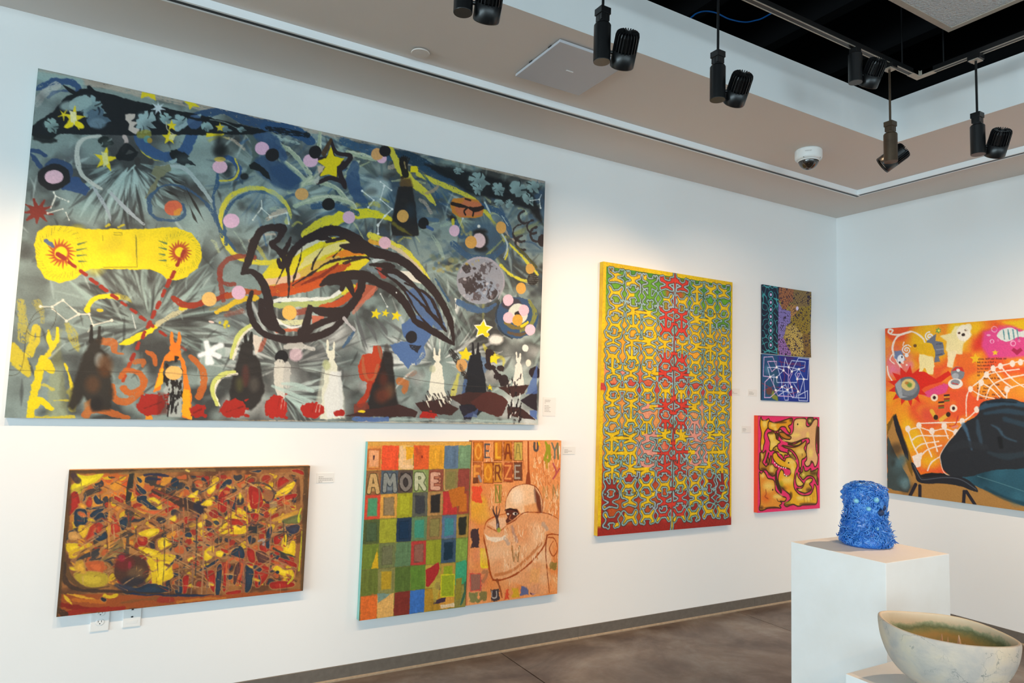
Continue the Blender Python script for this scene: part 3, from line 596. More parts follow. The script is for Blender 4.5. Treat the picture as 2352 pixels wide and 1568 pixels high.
    for cx,cy,r in [(140,581,58),(413,579,46)]:
        for i in range(46):
            t=i/46*2*math.pi+R.uniform(-.05,.05); r0=r*R.uniform(.78,.88); r1=r*R.uniform(1.0,1.08)
            A.stroke([(cx+r0*math.cos(t),cy+r0*math.sin(t)),(cx+r1*math.cos(t+.14),cy+r1*math.sin(t+.14))],[2.4,1.],'#5a6a3c',.8,taper=(.3,.3))
        for i in range(20):
            t=i/20*2*math.pi; r0=r*.3; r1=r*R.uniform(.5,.62)
            A.stroke([(cx+r0*math.cos(t),cy+r0*math.sin(t)),(cx+r1*math.cos(t+.2),cy+r1*math.sin(t+.2))],[6,1.5],'#a5431c',.95)
        A.dot(cx,cy,r*.3,'#b0441c',.8,3,.5); A.dot(cx,cy,r*.25,Y,1,rough=.3)
        for i in range(4): A.stroke([(cx+r*(.7 if cx<300 else -.7)+R.uniform(-4,4),cy-20+i*13),(cx+r*(1.02 if cx<300 else -1.05),cy-26+i*15)],[5,1.5],'#46664a',.85)
    A.stroke([(106,553),(122,566)],9,'#43568c',.9,rough=1)
    A.stroke([(238,614),(315,613),(313,545)],1.6,'#6b6a1e',.9,smooth=False); A.stroke([(236,540),(236,552)],1.2,'#55551e',.8); A.stroke([(312,540),(313,590)],1.2,'#55551e',.8); A.stroke([(262,534),(280,534),(280,540),(262,539)],1,'#55551e',.8,smooth=False)
    A.stroke([(244,520),(250,515)],5,'#c5b322',.9,rough=.8); A.stroke([(272,522),(285,516)],5,'#c5b322',.9,rough=.8)
    # left yellow wash, arcs, comets
    A.V(*VC)
    A.stroke([(170,470),(180,600),(200,760)],[60,70,110],'#b5a83c',.7,14,1,.4); A.stroke([(110,830),(150,940),(230,1070)],[40,140,40],'#d3bb1f',.8,10,1,.2); A.stroke([(290,690),(280,800),(240,900)],70,'#cdb926',.85,8,1,.2); A.stroke([(560,660),(600,760),(640,880)],[40,80,20],'#bfae2e',.55,12,1,.4)
    A.stroke([(300,480),(340,560),(350,640)],[60,50,30],'#a79c45',.6,12,1,.4)
    A.stroke([(715,540),(740,480),(800,440),(870,425),(960,440)],[44,46,46,36,50],'#dbc510',1,rough=1); A.stroke([(960,430),(1040,450),(1080,480)],[60,30,10],'#b5a83c',.6,12,1,.3); A.dot(815,540,(25,16),'#cdb81c',.9,6,1)
    A.stroke([(980,820),(1060,800),(1130,760),(1230,710),(1290,660)],[14,46,60,50,20],'#dac60f',1,rough=1); A.stroke([(1290,660),(1380,600),(1520,530)],[34,44,24],'#b5b08c',.9,3,1,.25); A.stroke([(1480,530),(1520,520)],30,'#cdbb22',.9,4,1)
    A.stroke([(1720,540),(1850,505)],30,'#8b8048',.6,8,1)
    chain(A,[(330,512),(425,515),(515,460),(645,575),(545,630),(430,530)],9,'#d9d5c4',12); chain(A,[(645,575),(730,575),(760,665),(915,625)],9,'#d9d5c4',11); A.stroke([(760,665),(735,700),(720,720)],7,'#d9d5c4',.9)
    A.stroke([(1080,570),(1110,690)],[4,10],'#c9d0cc',.8,3)
    # dashes of the two beams
    D='#8e2a1b'
    P=[(500,100),(590,168),(680,235),(765,305),(850,365),(938,435),(1012,490),(1092,548),(1170,610),(1235,662)]
    for i,p in enumerate(P): 
        d=np.array([88.,62.]); d/=np.hypot(*d); L=(29 if i<5 else 23); A.stroke([np.array(p)-d*L,np.array(p)+d*L],38-i*1.3,D,1,rough=.6)
    for p in [(1333,733),(1420,803),(1495,850)]: A.stroke([(p[0]-24,p[1]-17),(p[0]+24,p[1]+17)],22,D,1 if p[0]<1400 else .6,rough=.5)
    for i,p in enumerate([(1497,80),(1460,150),(1415,250),(1378,322),(1338,405),(1295,500),(1255,578),(1218,660),(1175,745),(1130,832),(1087,925),(1055,1000),(1015,1100)]):
        A.stroke([(p[0]+9,p[1]-22),(p[0]-9,p[1]+22)],31,D if i<11 else '#a33f1a',1,rough=.5)
    # orange swirls and brown smoke
    for q,w in [([(1830,460),(1800,250),(1850,140),(1960,100),(2080,110)],40),([(1800,240),(1830,320),(1920,330)],30)]: A.stroke(q,w,'#84372a',.85,5,1,.15)
    A.stroke([(1420,440),(1490,490),(1580,500),(1700,470),(1860,420)],[40,50,56,44,50],'#8f2e18',.95,3,.8,.1); A.stroke([(1860,430),(2000,390),(2120,400)],[50,60,40],'#a5471c',.9,4,1,.1)
    A.stroke([(1770,560),(1850,520),(1960,460),(2100,440)],[40,44,50,40],'#d9b424',.95,3,1,.15); A.stroke([(1850,580),(1980,550)],40,'#8a3d2a',.5,14,1,.3)
    for q,w,a in [([(820,800),(930,810),(940,880),(1000,900)],[60,60,40,20],.8),([(1200,880),(1260,920),(1270,990)],[30,46,30],.9),([(1110,970),(1170,960),(1170,1000)],[40,50,30],.8),([(1010,1180),(1060,1220),(1150,1190),(1180,1120),(1130,1050),(1030,1040),(990,1090)],[50,40,50,50,50,46,40],.95),([(920,1160),(940,1270),(1050,1290),(1160,1220)],[40,60,60,30],.9),([(1560,920),(1650,1020),(1670,1130),(1630,1250)],[30,50,56,60],.9),([(700,1400),(760,1350),(900,1380),(1050,1420)],[60,80,60,40],.85)]:
        A.stroke(q,w,'#b65d22',a,6,1,.12)
    # left yellow rabbit, sooty rabbits, orange rabbit
    rabbit(A,470,690,1420,150,'#d9c312',.12,20,1); 
    A.stroke([(400,710),(400,780),(435,820),(470,780),(470,690)],[26,34,40,34,22],'#dcc514',1,rough=.8); A.stroke([(435,820),(420,870),(370,930)],[50,40,40],'#d6c020',.95,3,1)
    A.stroke([(350,940),(380,990),(430,1040)],[60,90,40],'#d9c212',.95,4,1); A.stroke([(330,990),(310,1110),(270,1260),(250,1410)],[50,60,70,60],'#d8c312',.95,3,1)
    A.stroke([(280,1300),(330,1280),(420,1350)],[110,70,30],'#dcc60e',1,rough=1); A.stroke([(530,980),(560,1060),(590,1180)],[10,24,30],'#d8c21a',.95,rough=.6); A.stroke([(360,1150),(430,1190)],30,'#c9b83a',.7,6,1); A.stroke([(440,1280),(560,1280)],16,'#cdb92a',.7,4,1,.3); A.stroke([(300,1420),(450,1425),(600,1415)],30,'#cbb62a',.8,6,1,.2)
    A.stroke([(580,1200),(600,1290),(590,1350)],50,'#a89c30',.6,14,1)
    A.stroke([(748,670),(748,800)],[16,36],'#23201d',.95,6,.5); A.stroke([(815,680),(812,770)],[20,34],'#2a2622',.9,8,.5)
    A.poly([(740,790),(830,770),(830,850),(880,910),(840,950),(900,1040),(930,1250),(900,1360),(760,1370),(690,1250),(600,1360),(560,1330),(620,1080),(680,900),(720,850)],'#2b2620',.95,26,1)
    A.dot(815,950,(40,60),'#8a8f8c',.8,30); A.dot(760,1150,(60,70),'#6b4326',.5,50); A.dot(860,1000,(60,90),'#5b3518',.7,50); A.dot(790,1310,(55,60),'#241f1c',.9,40); A.poly([(690,1300),(740,1270),(730,1430),(690,1430)],'#a86a35',.7,20)
    O='#d9761a'
    A.poly([(1390,880),(1480,870),(1480,920),(1510,960),(1530,1060),(1570,1250),(1565,1440),(1490,1420),(1500,1150),(1480,950),(1350,960),(1340,1000),(1310,1190),(1250,1220),(1300,1060),(1340,920)],O,1,2,.8)
    A.stroke([(1405,725),(1408,800),(1435,850),(1465,800),(1467,725)],[24,30,60,34,20],O,1,rough=.6); A.dot(1432,850,(46,40),'#d5711a',1,rough=.6)
    A.poly([(1400,1000),(1480,1000),(1500,1160),(1480,1420),(1370,1410),(1340,1200),(1380,1100)],'#a3a9a4',.9,8,1)
    for i in range(26):
        x=R.uniform(1340,1500); y=R.uniform(930,1240); A.stroke([(x,y),(x+R.uniform(-14,14),y+R.uniform(20,80))],R.uniform(10,30),'#211b18',.95,rough=1.2,dry=.25)
    for i in range(34):
        x=R.uniform(1370,1470); y=R.uniform(1150,1360); A.stroke([(x,y),(x-8,y+R.uniform(20,70))],R.uniform(4,12),'#1f1b1a',.9,rough=.8)
    A.poly([(1500,1180),(1550,1200),(1570,1440),(1490,1400)],'#e4a014',.95,4,1); A.poly([(1260,1190),(1300,1090),(1330,1010),(1330,1140)],'#e0a81c',.95,3,.8); A.stroke([(1210,1320),(1220,1430)],[20,50],'#dd8a1c',.95,rough=.8)
    A.dot(1423,1055,(72,58),'#dcae64',1,rough=.3)
    A.stroke([(2006,735),(2012,800)],[18,34],'#201d1b',.95,4,.4); A.stroke([(2060,725),(2052,800)],[18,34],'#201d1b',.95,4,.4)
    A.poly([(1980,800),(2070,790),(2080,900),(2130,960),(2140,1050),(2170,1180),(2140,1280),(2050,1370),(1960,1330),(1870,1380),(1880,1200),(1930,1000),(1950,930)],'#272321',.95,16,1)
    A.dot(2010,1080,(30,90),'#5b2f28',.6,30); A.dot(1960,1150,(30,60),'#5a5a30',.5,40); A.dot(2080,1150,(40,60),'#55504a',.6,40)
    W='#e3e8ea'
    for q in [[(1690,810),(1700,890),(1700,970)],[(1640,910),(1700,890)],[(1700,900),(1760,850),(1810,830)],[(1720,890),(1790,920)],[(1700,890),(1730,970)]]: A.stroke(q,44,W,.95,16,.5)
    for q,w in [([(1890,930),(1930,800),(1980,720),(2060,660)],[20,34,40,20]),([(1780,1310),(1740,1200),(1770,1110),(1860,1060),(1920,1050)],[40,40,44,40,20])]: A.stroke(q,w,'#c3c96b',.95,2,.8,.1); A.stroke([(p[0]+20,p[1]+14) for p in q],14,'#e2dccb',.85,2,.8,.2)
    A.poly([(2075,740),(2150,760),(2120,860),(2090,910),(2075,820)],'#cfc5b8',.95,4,.8); A.stroke([(2170,780),(2130,870)],30,'#a8442c',.6,8,1)
    A.blotch(7,(1780,640,1880,720),(8,18),['#d9c312'],.9,.4); A.dot(1730,638,(24,9),'#dcc3b8',1,rot=.2)
    # red leaves along the bottom left
    RD='#992317'
    for x,y,rx,ry in [(1240,1310,120,90),(1615,1360,58,52),(1910,1345,110,75),(2250,1335,85,90)]:
        A.dot(x,y,(rx,ry),RD,1,rough=2.2); A.stroke([(x-rx*.5,y+ry*.4),(x+rx*.7,y-ry*.2)],10,'#5b1912',.6,6,.6)
        for i in range(5): t=R.uniform(-1,1); A.stroke([(x+rx*.9,y+t*ry),(x+rx*1.12,y+t*ry*1.2)],16,RD,1,rough=1)
    A.poly([(1290,1210),(1380,1230),(1370,1390),(1290,1400)],'#5f1d14',.5,20,1)
    # pencil line and the loop at left
    A.stroke([(60,1075),(130,1070),(175,1020),(200,880),(215,720),(280,580),(380,525),(450,540),(460,600),(420,690),(340,755),(260,750),(220,700),(270,630),(340,595)],3.2,'#3a3428',.85)
    A.stroke([(60,1030),(700,1045),(1300,1052),(1700,1080),(2000,1060),(2352,1005)],2.6,'#3a3632',.8)
    A.stroke([(20,1425),(600,1440),(1300,1445),(2352,1450)],12,'#a8906c',.7,4,1,.4)
    for x,y,r,c in [(1713,452,60,'#dbb065'),(1953,399,58,'#d8aec4'),(2305,925,55,'#211f20')]: A.dot(x,y,r,c,1,rough=.3)
    # the great fish-flower in black line
    A.V(*VB)
    A.stroke([(120,800),(40,830),(-20,870)],[40,50,20],'#c0ae98',.8,5,1,.2)
    body=[(-60,1330),(0,1240),(180,1130),(320,1050),(520,1010),(700,1050),(820,1150),(760,1260),(560,1330),(300,1420),(0,1480),(-80,1420)]
    A.poly(body,'#d9c81f',.95,6,1)
    for q,w,c in [([(200,1150),(330,1060),(480,1020)],[40,60,30],'#c9c9b8'),([(220,1260),(400,1150),(560,1090),(700,1055)],[60,70,60,20],'#dccf82'),([(240,1180),(420,1070)],40,'#e3d411'),
                  ([(480,1200),(640,1140),(770,1150)],[50,60,30],'#d97b1c'),([(0,1400),(200,1350),(380,1250),(560,1180)],[60,80,60,30],'#cfa94a'),([(-60,1380),(80,1370),(220,1330)],60,'#ddb596'),
                  ([(20,1300),(160,1290),(240,1200)],70,'#e0cb16'),
                  ([(-20,1460),(180,1430),(360,1360),(520,1300),(640,1240)],[90,100,110,90,60],'#b0431a'),([(100,1480),(300,1430),(480,1360),(600,1300)],[40,60,60,30],'#c24f18'),
                  ([(260,1400),(420,1330),(560,1230)],[14,24,16],'#7d2a14'),([(560,1350),(700,1260),(790,1200)],[50,80,40],'#dcc71a'),([(600,1230),(720,1190),(800,1180)],20,'#33241e')]:
        A.stroke(q,w,c,.95,3,1,.12)
    A.stroke([(900,1060),(1050,1120),(1180,1230),(1260,1320)],[20,30,24,8],'#c9b49a',.9,3,1,.15); A.stroke([(820,1050),(900,1070),(960,1100)],[30,40,20],'#e0a42c',.9,3,1)
    A.stroke([(850,1210),(920,1180),(1010,1190),(1060,1240)],[24,44,40,10],'#b9c3c3',.95,2,.6); A.stroke([(950,1200),(1020,1210)],12,'#7b2a20',.9)
    A.poly([(1020,1290),(1180,1290),(1270,1350),(1370,1440),(1260,1400),(1140,1370)],'#d8d4c6',1,3,.6)
    A.stroke([(800,1270),(1000,1330),(1150,1430),(1250,1560)],[20,60,70,40],'#6f7d86',.8,4,1,.2); A.stroke([(890,1270),(930,1330)],50,'#a5382a',.8,6,1)
    A.V(*VD)
    A.poly([(1100,250),(1200,200),(1330,290),(1400,430),(1450,560),(1380,560),(1260,470),(1180,400)],'#4c648c',.95,8,1)
    A.poly([(1080,520),(1180,430),(1340,480),(1330,590),(1260,700),(1180,760),(1090,600)],'#4b6796',.98,3,1)
    A.poly([(985,680),(1090,655),(1260,680),(1230,780),(1130,880),(1060,790),(1000,730)],'#4d6a9b',.98,2,1.6); A.stroke([(1240,700),(1260,760),(1200,830)],30,'#4d6a9b',.9,2,1.5,.3)
    A.poly([(770,190),(870,200),(850,280),(740,350),(680,400),(740,270)],'#a9573f',.95,6,1)
    A.stroke([(680,420),(760,330),(870,220)],30,'#c8735a',.6,6,1,.2)
    A.stroke([(40,360),(200,350),(420,340),(560,280),(660,190)],[40,50,50,40,40],'#a7b36a',.95,4,1,.1); A.stroke([(20,330),(100,315),(300,310),(480,300),(570,250),(610,220)],[20,34,30,26,30,16],'#dcdfd9',.95,2,.8,.1)
    A.stroke([(420,380),(560,340),(660,270),(720,190)],[40,60,50,30],'#b9481d',.95,3,1,.1); A.stroke([(600,260),(690,200)],30,'#d6c62c',.9,4,1,.15)
    A.stroke([(200,420),(330,400)],50,'#8a3a2b',.8,8,1,.2); A.stroke([(30,500),(160,500),(300,500)],[30,40,40],'#cfd0a0',.9,4,1,.15); A.stroke([(60,570),(200,560),(300,570)],30,'#b85a3a',.9,4,1,.2); A.stroke([(20,450),(160,540),(280,520)],16,'#dfe0da',.9,2,.6)
    A.poly([(340,440),(450,450),(420,500),(350,540)],'#b5664f',1,3,.6)
    A.stroke([(25,330),(20,420),(60,500),(160,530)],12,'#d9dedd',.8,2,.5)
    A.dot(160,420,(60,60),'#dcae56',1,rough=.3)
    K='#2b2020'
    def ink(q,w,v=None,sm=True):
        if v: A.V(*v)
        A.stroke(q,np.atleast_1d(w)*1.18,K,1,rough=.7,smooth=sm)
    A.V(0,0,1)
    # outer outline (photo pixels)
    ink([(556,628),(580,624),(605,650),(615,685),(622,720),(634,750),(650,762)],[8,12,16,18,16,14,10])
    ink([(556,627),(570,600),(582,560),(600,530),(625,522),(645,530),(640,548),(625,560),(640,575),(650,585),(662,560),(668,545)],[6,14,15,14,15,14,12,12,12,12,9,4])
    ink([(650,585),(655,600),(645,610),(640,596)],[9,14,12,6]); ink([(600,530),(640,518),(655,525),(640,545)],8)
    ink([(660,610),(668,585),(690,560),(725,540),(760,530),(790,535),(820,552),(850,575),(885,585),(925,600),(960,630),(990,660),(1015,695),(1035,740),(1042,785)],[8,14,13,16,20,20,22,24,20,18,18,17,15,14,5])
    ink([(715,545),(740,545),(760,548)],[8,12,4]); ink([(783,565),(815,570),(860,580)],[6,18,14]); ink([(750,556),(790,545)],[5,8]); ink([(660,612),(664,650),(662,682)],[5,6,3])
    ink([(694,568),(688,600),(680,625),(672,650)],[2,3,4,3]); ink([(745,565),(722,600),(717,618)],[2,3,3]); ink([(785,570),(765,590)],[2,3]); ink([(672,655),(720,625),(760,600),(830,590),(850,596)],[3,4,5,5,2])
    ink([(737,655),(760,640),(800,632),(835,632),(860,640),(880,655)],[4,16,20,18,12,5]); ink([(756,650),(780,645),(800,650),(812,680)],[10,18,18,4]); ink([(790,650),(785,665)],[14,8])
    ink([(832,630),(828,665),(815,690),(795,712),(770,718),(735,715),(710,706)],[14,16,16,18,22,16,4]); ink([(712,705),(708,730),(700,755),(695,765)],[10,14,16,18]); ink([(697,765),(720,750),(755,735),(800,720)],[24,12,14,10])
    ink([(578,670),(572,700),(580,735),(600,762),(630,775),(660,780),(700,778),(735,770),(765,755),(790,730),(810,705)],[8,10,11,12,13,16,16,16,14,12,6])
    ink([(600,690),(605,725),(622,750),(640,757)],[10,18,16,4]); ink([(622,690),(628,735)],[4,8])
    ink([(840,640),(870,650),(900,665),(925,690),(945,720),(955,738),(985,755),(1010,770),(1042,790)],[8,14,18,16,14,12,14,14,6])
    ink([(880,622),(910,625),(950,655),(975,690),(990,720)],[8,12,8,6,4]); ink([(850,608),(890,610),(905,612)],[4,14,5]); ink([(860,615),(900,640),(930,670),(960,720),(990,752)],[3,5,4,4,3]); ink([(905,640),(950,680),(1000,730),(1025,760)],[3,4,8,5]); ink([(930,650),(985,680),(1015,740)],[3,6,6])
    ink([(660,600),(640,640),(630,660)],2); 
    # upper right: dark figure, black leaves, lens bug
    A.V(*VB)
    A.star(490,420,140,'#2a2023',5,.5,.15,.5); 
    A.stroke([(360,570),(400,470),(440,420)],40,'#a9b0a0',.6,10)
    A.poly([(500,280),(525,355),(610,370),(550,440),(545,525),(480,500),(400,520),(450,440),(380,390),(460,370)],'#dcc512',1,rough=.6); A.poly([(385,430),(450,430),(430,480),(395,500)],'#c8b29c',.9,8,.6)
    A.stroke([(500,215),(525,290),(560,330),(660,350),(610,430),(570,470),(605,580),(620,620)],[16,30,30,34,44,40,46,12],'#2a2023',1,rough=.5); A.stroke([(600,570),(500,530),(390,570)],[36,40,30],'#2a2023',1,rough=.5); A.stroke([(500,215),(440,330)],[20,40],'#4a3520',.9,4,.5)
    A.stroke([(380,560),(400,520)],[30,20],'#b5b6aa',.9,4,.6)
    for x,y,rx,ry,c in [(333,388,62,54,'#d8aec4'),(370,318,52,54,'#1c1a1d'),(260,662,56,50,'#cf9f60'),(480,745,53,52,'#1a191a'),(647,852,52,52,'#d8aec4'),(880,335,52,50,'#cf9d63'),(915,370,42,40,'#d8aec4'),(940,310,48,46,'#1d1b20'),(25,340,50,54,'#1b1a1d')]: A.dot(x,y,(rx,ry),c,1,rough=.3)
    A.dot(880,335,(50,48),'#cf9d63',1,rough=.3); A.dot(940,310,(46,44),'#1d1b20',1,rough=.3)
    chain(A,[(905,560),(995,630)],7,'#dde2de',9); chain(A,[(755,635),(850,710),(805,770)],6,'#dde2de',7); chain(A,[(935,595),(905,705),(1000,785),(940,840),(885,915),(885,985)],8,'#dde2de',10); chain(A,[(0,850),(140,815),(155,905)],8,'#d7dbd1',9)
    A.stroke([(1090,390),(1100,460),(1110,500)],[70,60,56],'#1b1817',.95,6,.8); 
    for i in range(6): A.stroke([(1060+i*16,345+abs(i-2)*8),(1070+i*10,440)],9,'#201a16',.9,rough=.5)
    A.stroke([(1100,400),(1110,450)],14,'#a08a5a',.8,4,.5)
    A.poly([(1150,430),(1215,435),(1210,490),(1150,480)],'#dcc81c',1,rough=.5); A.dot(1085,525,(16,14),'#2a2018',.9); 
    A.poly([(1060,580),(1075,535),(1150,530),(1170,590),(1150,640),(1080,640)],'#5b4427',.95,20,.6)
    A.poly([(1050,600),(1165,600),(1190,740),(1220,1000),(1180,1010),(1000,1000),(990,930),(1020,760)],'#211e1e',.95,12,.6); A.dot(1150,800,(40,60),'#26313a',.8,50); A.stroke([(1010,900),(1060,940),(1160,1000)],[30,30,10],'#8f8424',.6,14,1)
    A.dot(1088,842,(48,52),'#cf9d52',1,rough=.3); A.dot(1257,900,(45,48),'#1c1a1c',1,rough=.3); A.stroke([(1290,930),(1330,950)],26,'#3e5b8a',.9)
    A.poly([(1270,420),(1400,425),(1510,440),(1700,490),(1900,540),(2000,580),(2130,640),(2200,760),(2240,920),(2120,790),(1950,740),(1840,700),(1700,680),(1600,640),(1500,560),(1380,500)],'#14171a',.92,30,1)
    for x,y,rx,ry,r in [(1700,550,85,70,.3),(1870,620,60,55,1),(2030,620,80,70,.6),(1540,470,40,30,.2),(2150,600,60,50,.8),(1960,740,36,40,.4),(1870,730,40,30,.1),(1700,620,50,40,1.2),(2110,700,60,40,.9)]: leaf(A,x,y,rx,ry,'#86a09f','#1c2225',r,6,.9)
    A.stroke([(1220,440),(1300,480),(1400,530),(1500,560)],[30,60,50,20],'#234059',.85,4,1.4,.3); A.stroke([(1230,480),(1300,560),(1380,690)],[20,30,20],'#274b68',.8,4,1.2,.3)
    A.stroke([(1270,660),(1340,630),(1380,590)],[16,30,20],'#a08c70',.8,4,1,.2)
    chain(A,[(2130,715),(2205,705),(2215,775)],5,'#cfd8d6',6); A.stroke([(2205,705),(2222,665)],5,'#cfd8d6',.9)
    for x,y,r in [(2085,850,50),(2060,980,70),(2160,930,55),(2190,990,60),(2070,1060,60)]:
        A.stroke([(x+r*math.cos(t),y+r*math.sin(t)) for t in np.linspace(1.2,4.6,8)],16,'#2a2325',.9,rough=1)
    A.dot(2225,1040,(34,50),'#2a2024',1,rough=.8)
    A.poly([(1475,740),(1500,700),(1600,690),(1700,710),(1750,770),(1740,840),(1680,858),(1550,850),(1490,815)],'#bf7a2c',1,rough=.5); A.poly([(1510,780),(1600,700),(1730,740),(1730,830),(1560,845)],'#c06a4e',.8,14,1)
    A.stroke([(1490,740),(1560,755),(1620,770),(1680,790),(1740,770)],[26,30,14,40,30],'#281c1a',1,rough=.5); A.stroke([(1620,770),(1590,800),(1600,830)],14,'#281c1a',1); A.stroke([(1640,770),(1665,800),(1660,840)],14,'#281c1a',1); A.stroke([(1600,700),(1640,712)],16,'#3a2620',1)
    A.blotch(5,(1480,840,1560,870),(14,26),['#2a261c'],.9,.6); A.stroke([(1500,870),(1500,920)],24,'#cdbd2e',.9,3,.6)
    A.dot(1710,925,(13,14),'#d8d8d0'); chain(A,[(1580,860),(1545,940)],4,'#c9d4d4',5)
    for x,y,rx,ry,c in [(1720,1040,70,70,'#20201f'),(1720,970,60,24,'#1d1d1d'),(1730,1110,55,26,'#1d1d1d'),(1712,1040,55,60,'#d6bcc0')]: A.dot(x,y,(rx,ry),c,.95,24 if c!='#d6bcc0' else 10,.6)
    A.blotch(8,(1560,930,1650,1000),(10,26),['#8f8a5a','#a49d62'],.8,.7)
    for x,y,rx,ry,c in [(1510,960,42,48,'#d9b2c4'),(1645,1055,48,52,'#d09a4c'),(1892,935,42,50,'#cd9950'),(940,1060,50,50,'#d9aebb'),(2130,1272,38,44,'#c99b4c'),(2055,1433,40,48,'#d39e4a'),(1950,1525,42,44,'#dbb6c6')]: A.dot(x,y,(rx,ry),c,1,rough=.3)
    for q,w,c in [([(1900,990),(1940,1060),(1940,1120),(1915,1180)],[10,16,14,8],'#a9b8bb'),([(1760,730),(1800,810)],[20,10],'#b4c2c2'),([(1900,840),(1950,920)],[14,6],'#9fb1b4')]: A.stroke(q,w,c,.9,2,.6,.1)
    A.stroke([(2010,1080),(2100,1170),(2180,1260)],[8,24,20],'#4a4a2a',.9,4,.8,.2)
    A.blotch(14,(1330,1130,1520,1290),(14,40),['#3a566c','#7d7f52','#5b6b60'],.8,.5); A.blotch(8,(1380,1200,1560,1300),(10,26),['#98915a'],.8,.4)
    A.dot(2150,1360,(46,50),'#221f1e',1,rough=1); 
    for i in range(6): A.stroke([(2100,1330+i*14),(2195,1320+i*16)],4,'#8a8d88',.6,rough=.6)
    # moon
    A.dot(1722,1368,(195,195),'#8d8f98',1,rough=.5); A.dot(1740,1450,(120,90),'#7c8da3',.6,80,1); A.stroke([(1560,1300),(1640,1200),(1780,1190),(1890,1280),(1915,1400),(1870,1520)],14,'#a39ca6',.8,3,.5)
    for x,y,rx,ry in [(1610,1270,40,40),(1650,1390,85,60),(1580,1370,40,30),(1760,1270,50,50),(1810,1240,26,22),(1690,1500,40,40),(1820,1480,50,50),(1750,1430,30,30),(1640,1450,50,35),(1700,1330,40,30),(1730,1390,40,40)]: A.dot(x,y,(rx,ry),'#3a3234' if R.random()<.6 else '#51494d',.95,rough=2.2,dry=.35)
    A.blotch(30,(1560,1230,1880,1540),(5,16),['#332b2c','#6d6268','#c0bcc0'],.8,.4); A.blotch(5,(1600,1200,1720,1260),(8,18),['#b39a3c'],.7,.8)
    # lower right
    A.V(*VD)
    A.dot(2020,460,(178,170),'#2f4a6c',.97,4,1.2); A.stroke([(1880,330),(1850,440),(1890,570),(1980,630)],14,'#27303a',.8,3,1,.2)
    A.stroke([(2120,320),(2170,420),(2130,530),(2050,570)],[20,40,34,14],'#8c8a33',.8,3,1,.3); A.stroke([(1950,580),(2060,600),(2140,550)],22,'#5f4a2e',.9,3,1,.2); A.dot(1980,350,(80,50),'#3d3036',.8,20,1); A.stroke([(1930,500),(2000,545),(2090,530)],30,'#7c682a',.9,4,1,.2); A.stroke([(2060,530),(2110,500)],20,'#dfc91a',.9,2,.6)
    for x,y,rx,ry,c in [(2030,430,80,85,'#c9cdc2'),(2032,428,30,22,'#2a2022'),(1950,318,42,46,'#dcb6c6'),(2078,400,42,46,'#dcb4c2'),(1952,462,44,46,'#dab4c2'),(2028,482,42,48,'#c9993c'),(2130,560,42,46,'#ddb9c9'),(1850,640,60,40,'#d9d8d0'),(2090,710,26,30,'#d5d9d2'),(2115,830,22,30,'#d9d8c8')]: A.dot(x,y,(rx,ry),c,1,rough=.4,soft=None if rx<50 or x>2000 else 24)
    A.stroke([(1540,330),(1640,380),(1760,400),(1850,350)],[40,50,40,20],'#3c5a80',.9,6,1.4,.2)
    for x,y,r in [(865,430,46),(945,425,34),(1035,445,46)]: A.star(x,y,r,'#dfc912',5,.45,.2)
    A.star(1745,555,85,'#e4dfd2',5,.52,.1); A.star(1742,555,68,'#dfca0e',5,.5,.1); A.dot(1775,600,(24,18),'#d8c01a',1,rough=.6)
    A.star(1600,765,64,'#dcc71a',5,.5,.1); A.star(1832,795,56,'#e0cb16',5,.5,.1)
    chain(A,[(905,265),(960,370)],5,'#c9d0cc',7); A.dot(1035,256,6,'#d8dcd8'); chain(A,[(1520,310),(1520,395)],6,'#d5d9d4',8)
    A.dot(1157,620,(48,50),'#232024',1,rough=.5); A.poly([(1140,680),(1240,690),(1210,750),(1150,710)],'#272428',.9,4,1,.3)
    A.dot(95,782,(56,54),'#1c1b1d',1,rough=.5); A.dot(210,760,(55,55),'#cdb2bc',.8,20,1); A.stroke([(130,700),(240,690),(360,720)],[40,50,20],'#c3c2bb',.8,8,1,.2)
    A.stroke([(80,840),(70,1000),(100,1110)],[80,70,50],'#c6c4ba',.95,3,1,.1); A.stroke([(140,850),(140,1000)],60,'#bdbbb4',.8,3,1.4,.35)
    A.stroke([(690,570),(640,650),(600,700)],[14,26,14],'#3d5876',.9,3,1,.2); A.stroke([(610,470),(650,520),(690,560)],[30,24,20],'#c3bfc0',.8,4,.8)
    for q in [[(700,400),(740,560),(800,720)],[(770,480),(840,570),(880,670)],[(860,450),(940,560),(960,610)]]: A.stroke(q,[10,34,14],'#57585a',.75,8,taper=(.3,.3))
    for q in [[(100,1000),(220,1010),(350,1060)],[(130,1100),(230,1170),(350,1250)],[(20,1020),(170,1080),(330,1150)]]: A.stroke(q,[20,34,30],'#a9c2bc',.75,8)
    def wr(x,t,b,w,c): rabbit(A,x,t,b,w,c,.97,3,.9)
    wr(500,650,1290,150,'#dad9c6'); A.poly([(440,820),(520,810),(560,900),(600,1100),(620,1290),(350,1280),(400,1050)],'#cdd0bd',.6,20,1); A.poly([(500,900),(580,900),(610,1280),(470,1280),(440,1130)],'#d5d8d8',.8,16,1); A.dot(465,850,(30,40),'#a3ab78',.7,16,1)
    wr(1370,715,1160,130,'#e2dfce'); A.dot(1330,880,(26,30),'#aeb28e',.6,14); wr(2035,750,1080,90,'#dcdad0')
    A.poly([(850,690),(910,690),(920,780),(960,960),(890,1010),(810,1000),(740,960),(720,860),(760,760),(830,750)],'#b23a1c',.97,2,1); A.stroke([(760,790),(770,900),(810,970),(860,940),(880,850)],24,'#a8603c',.8,3,.8); A.stroke([(890,700),(910,790)],22,'#8d6a50',.8,3,.6); A.stroke([(820,1000),(800,1090),(740,1170)],[50,40,60],'#a5331a',.95,3,1)
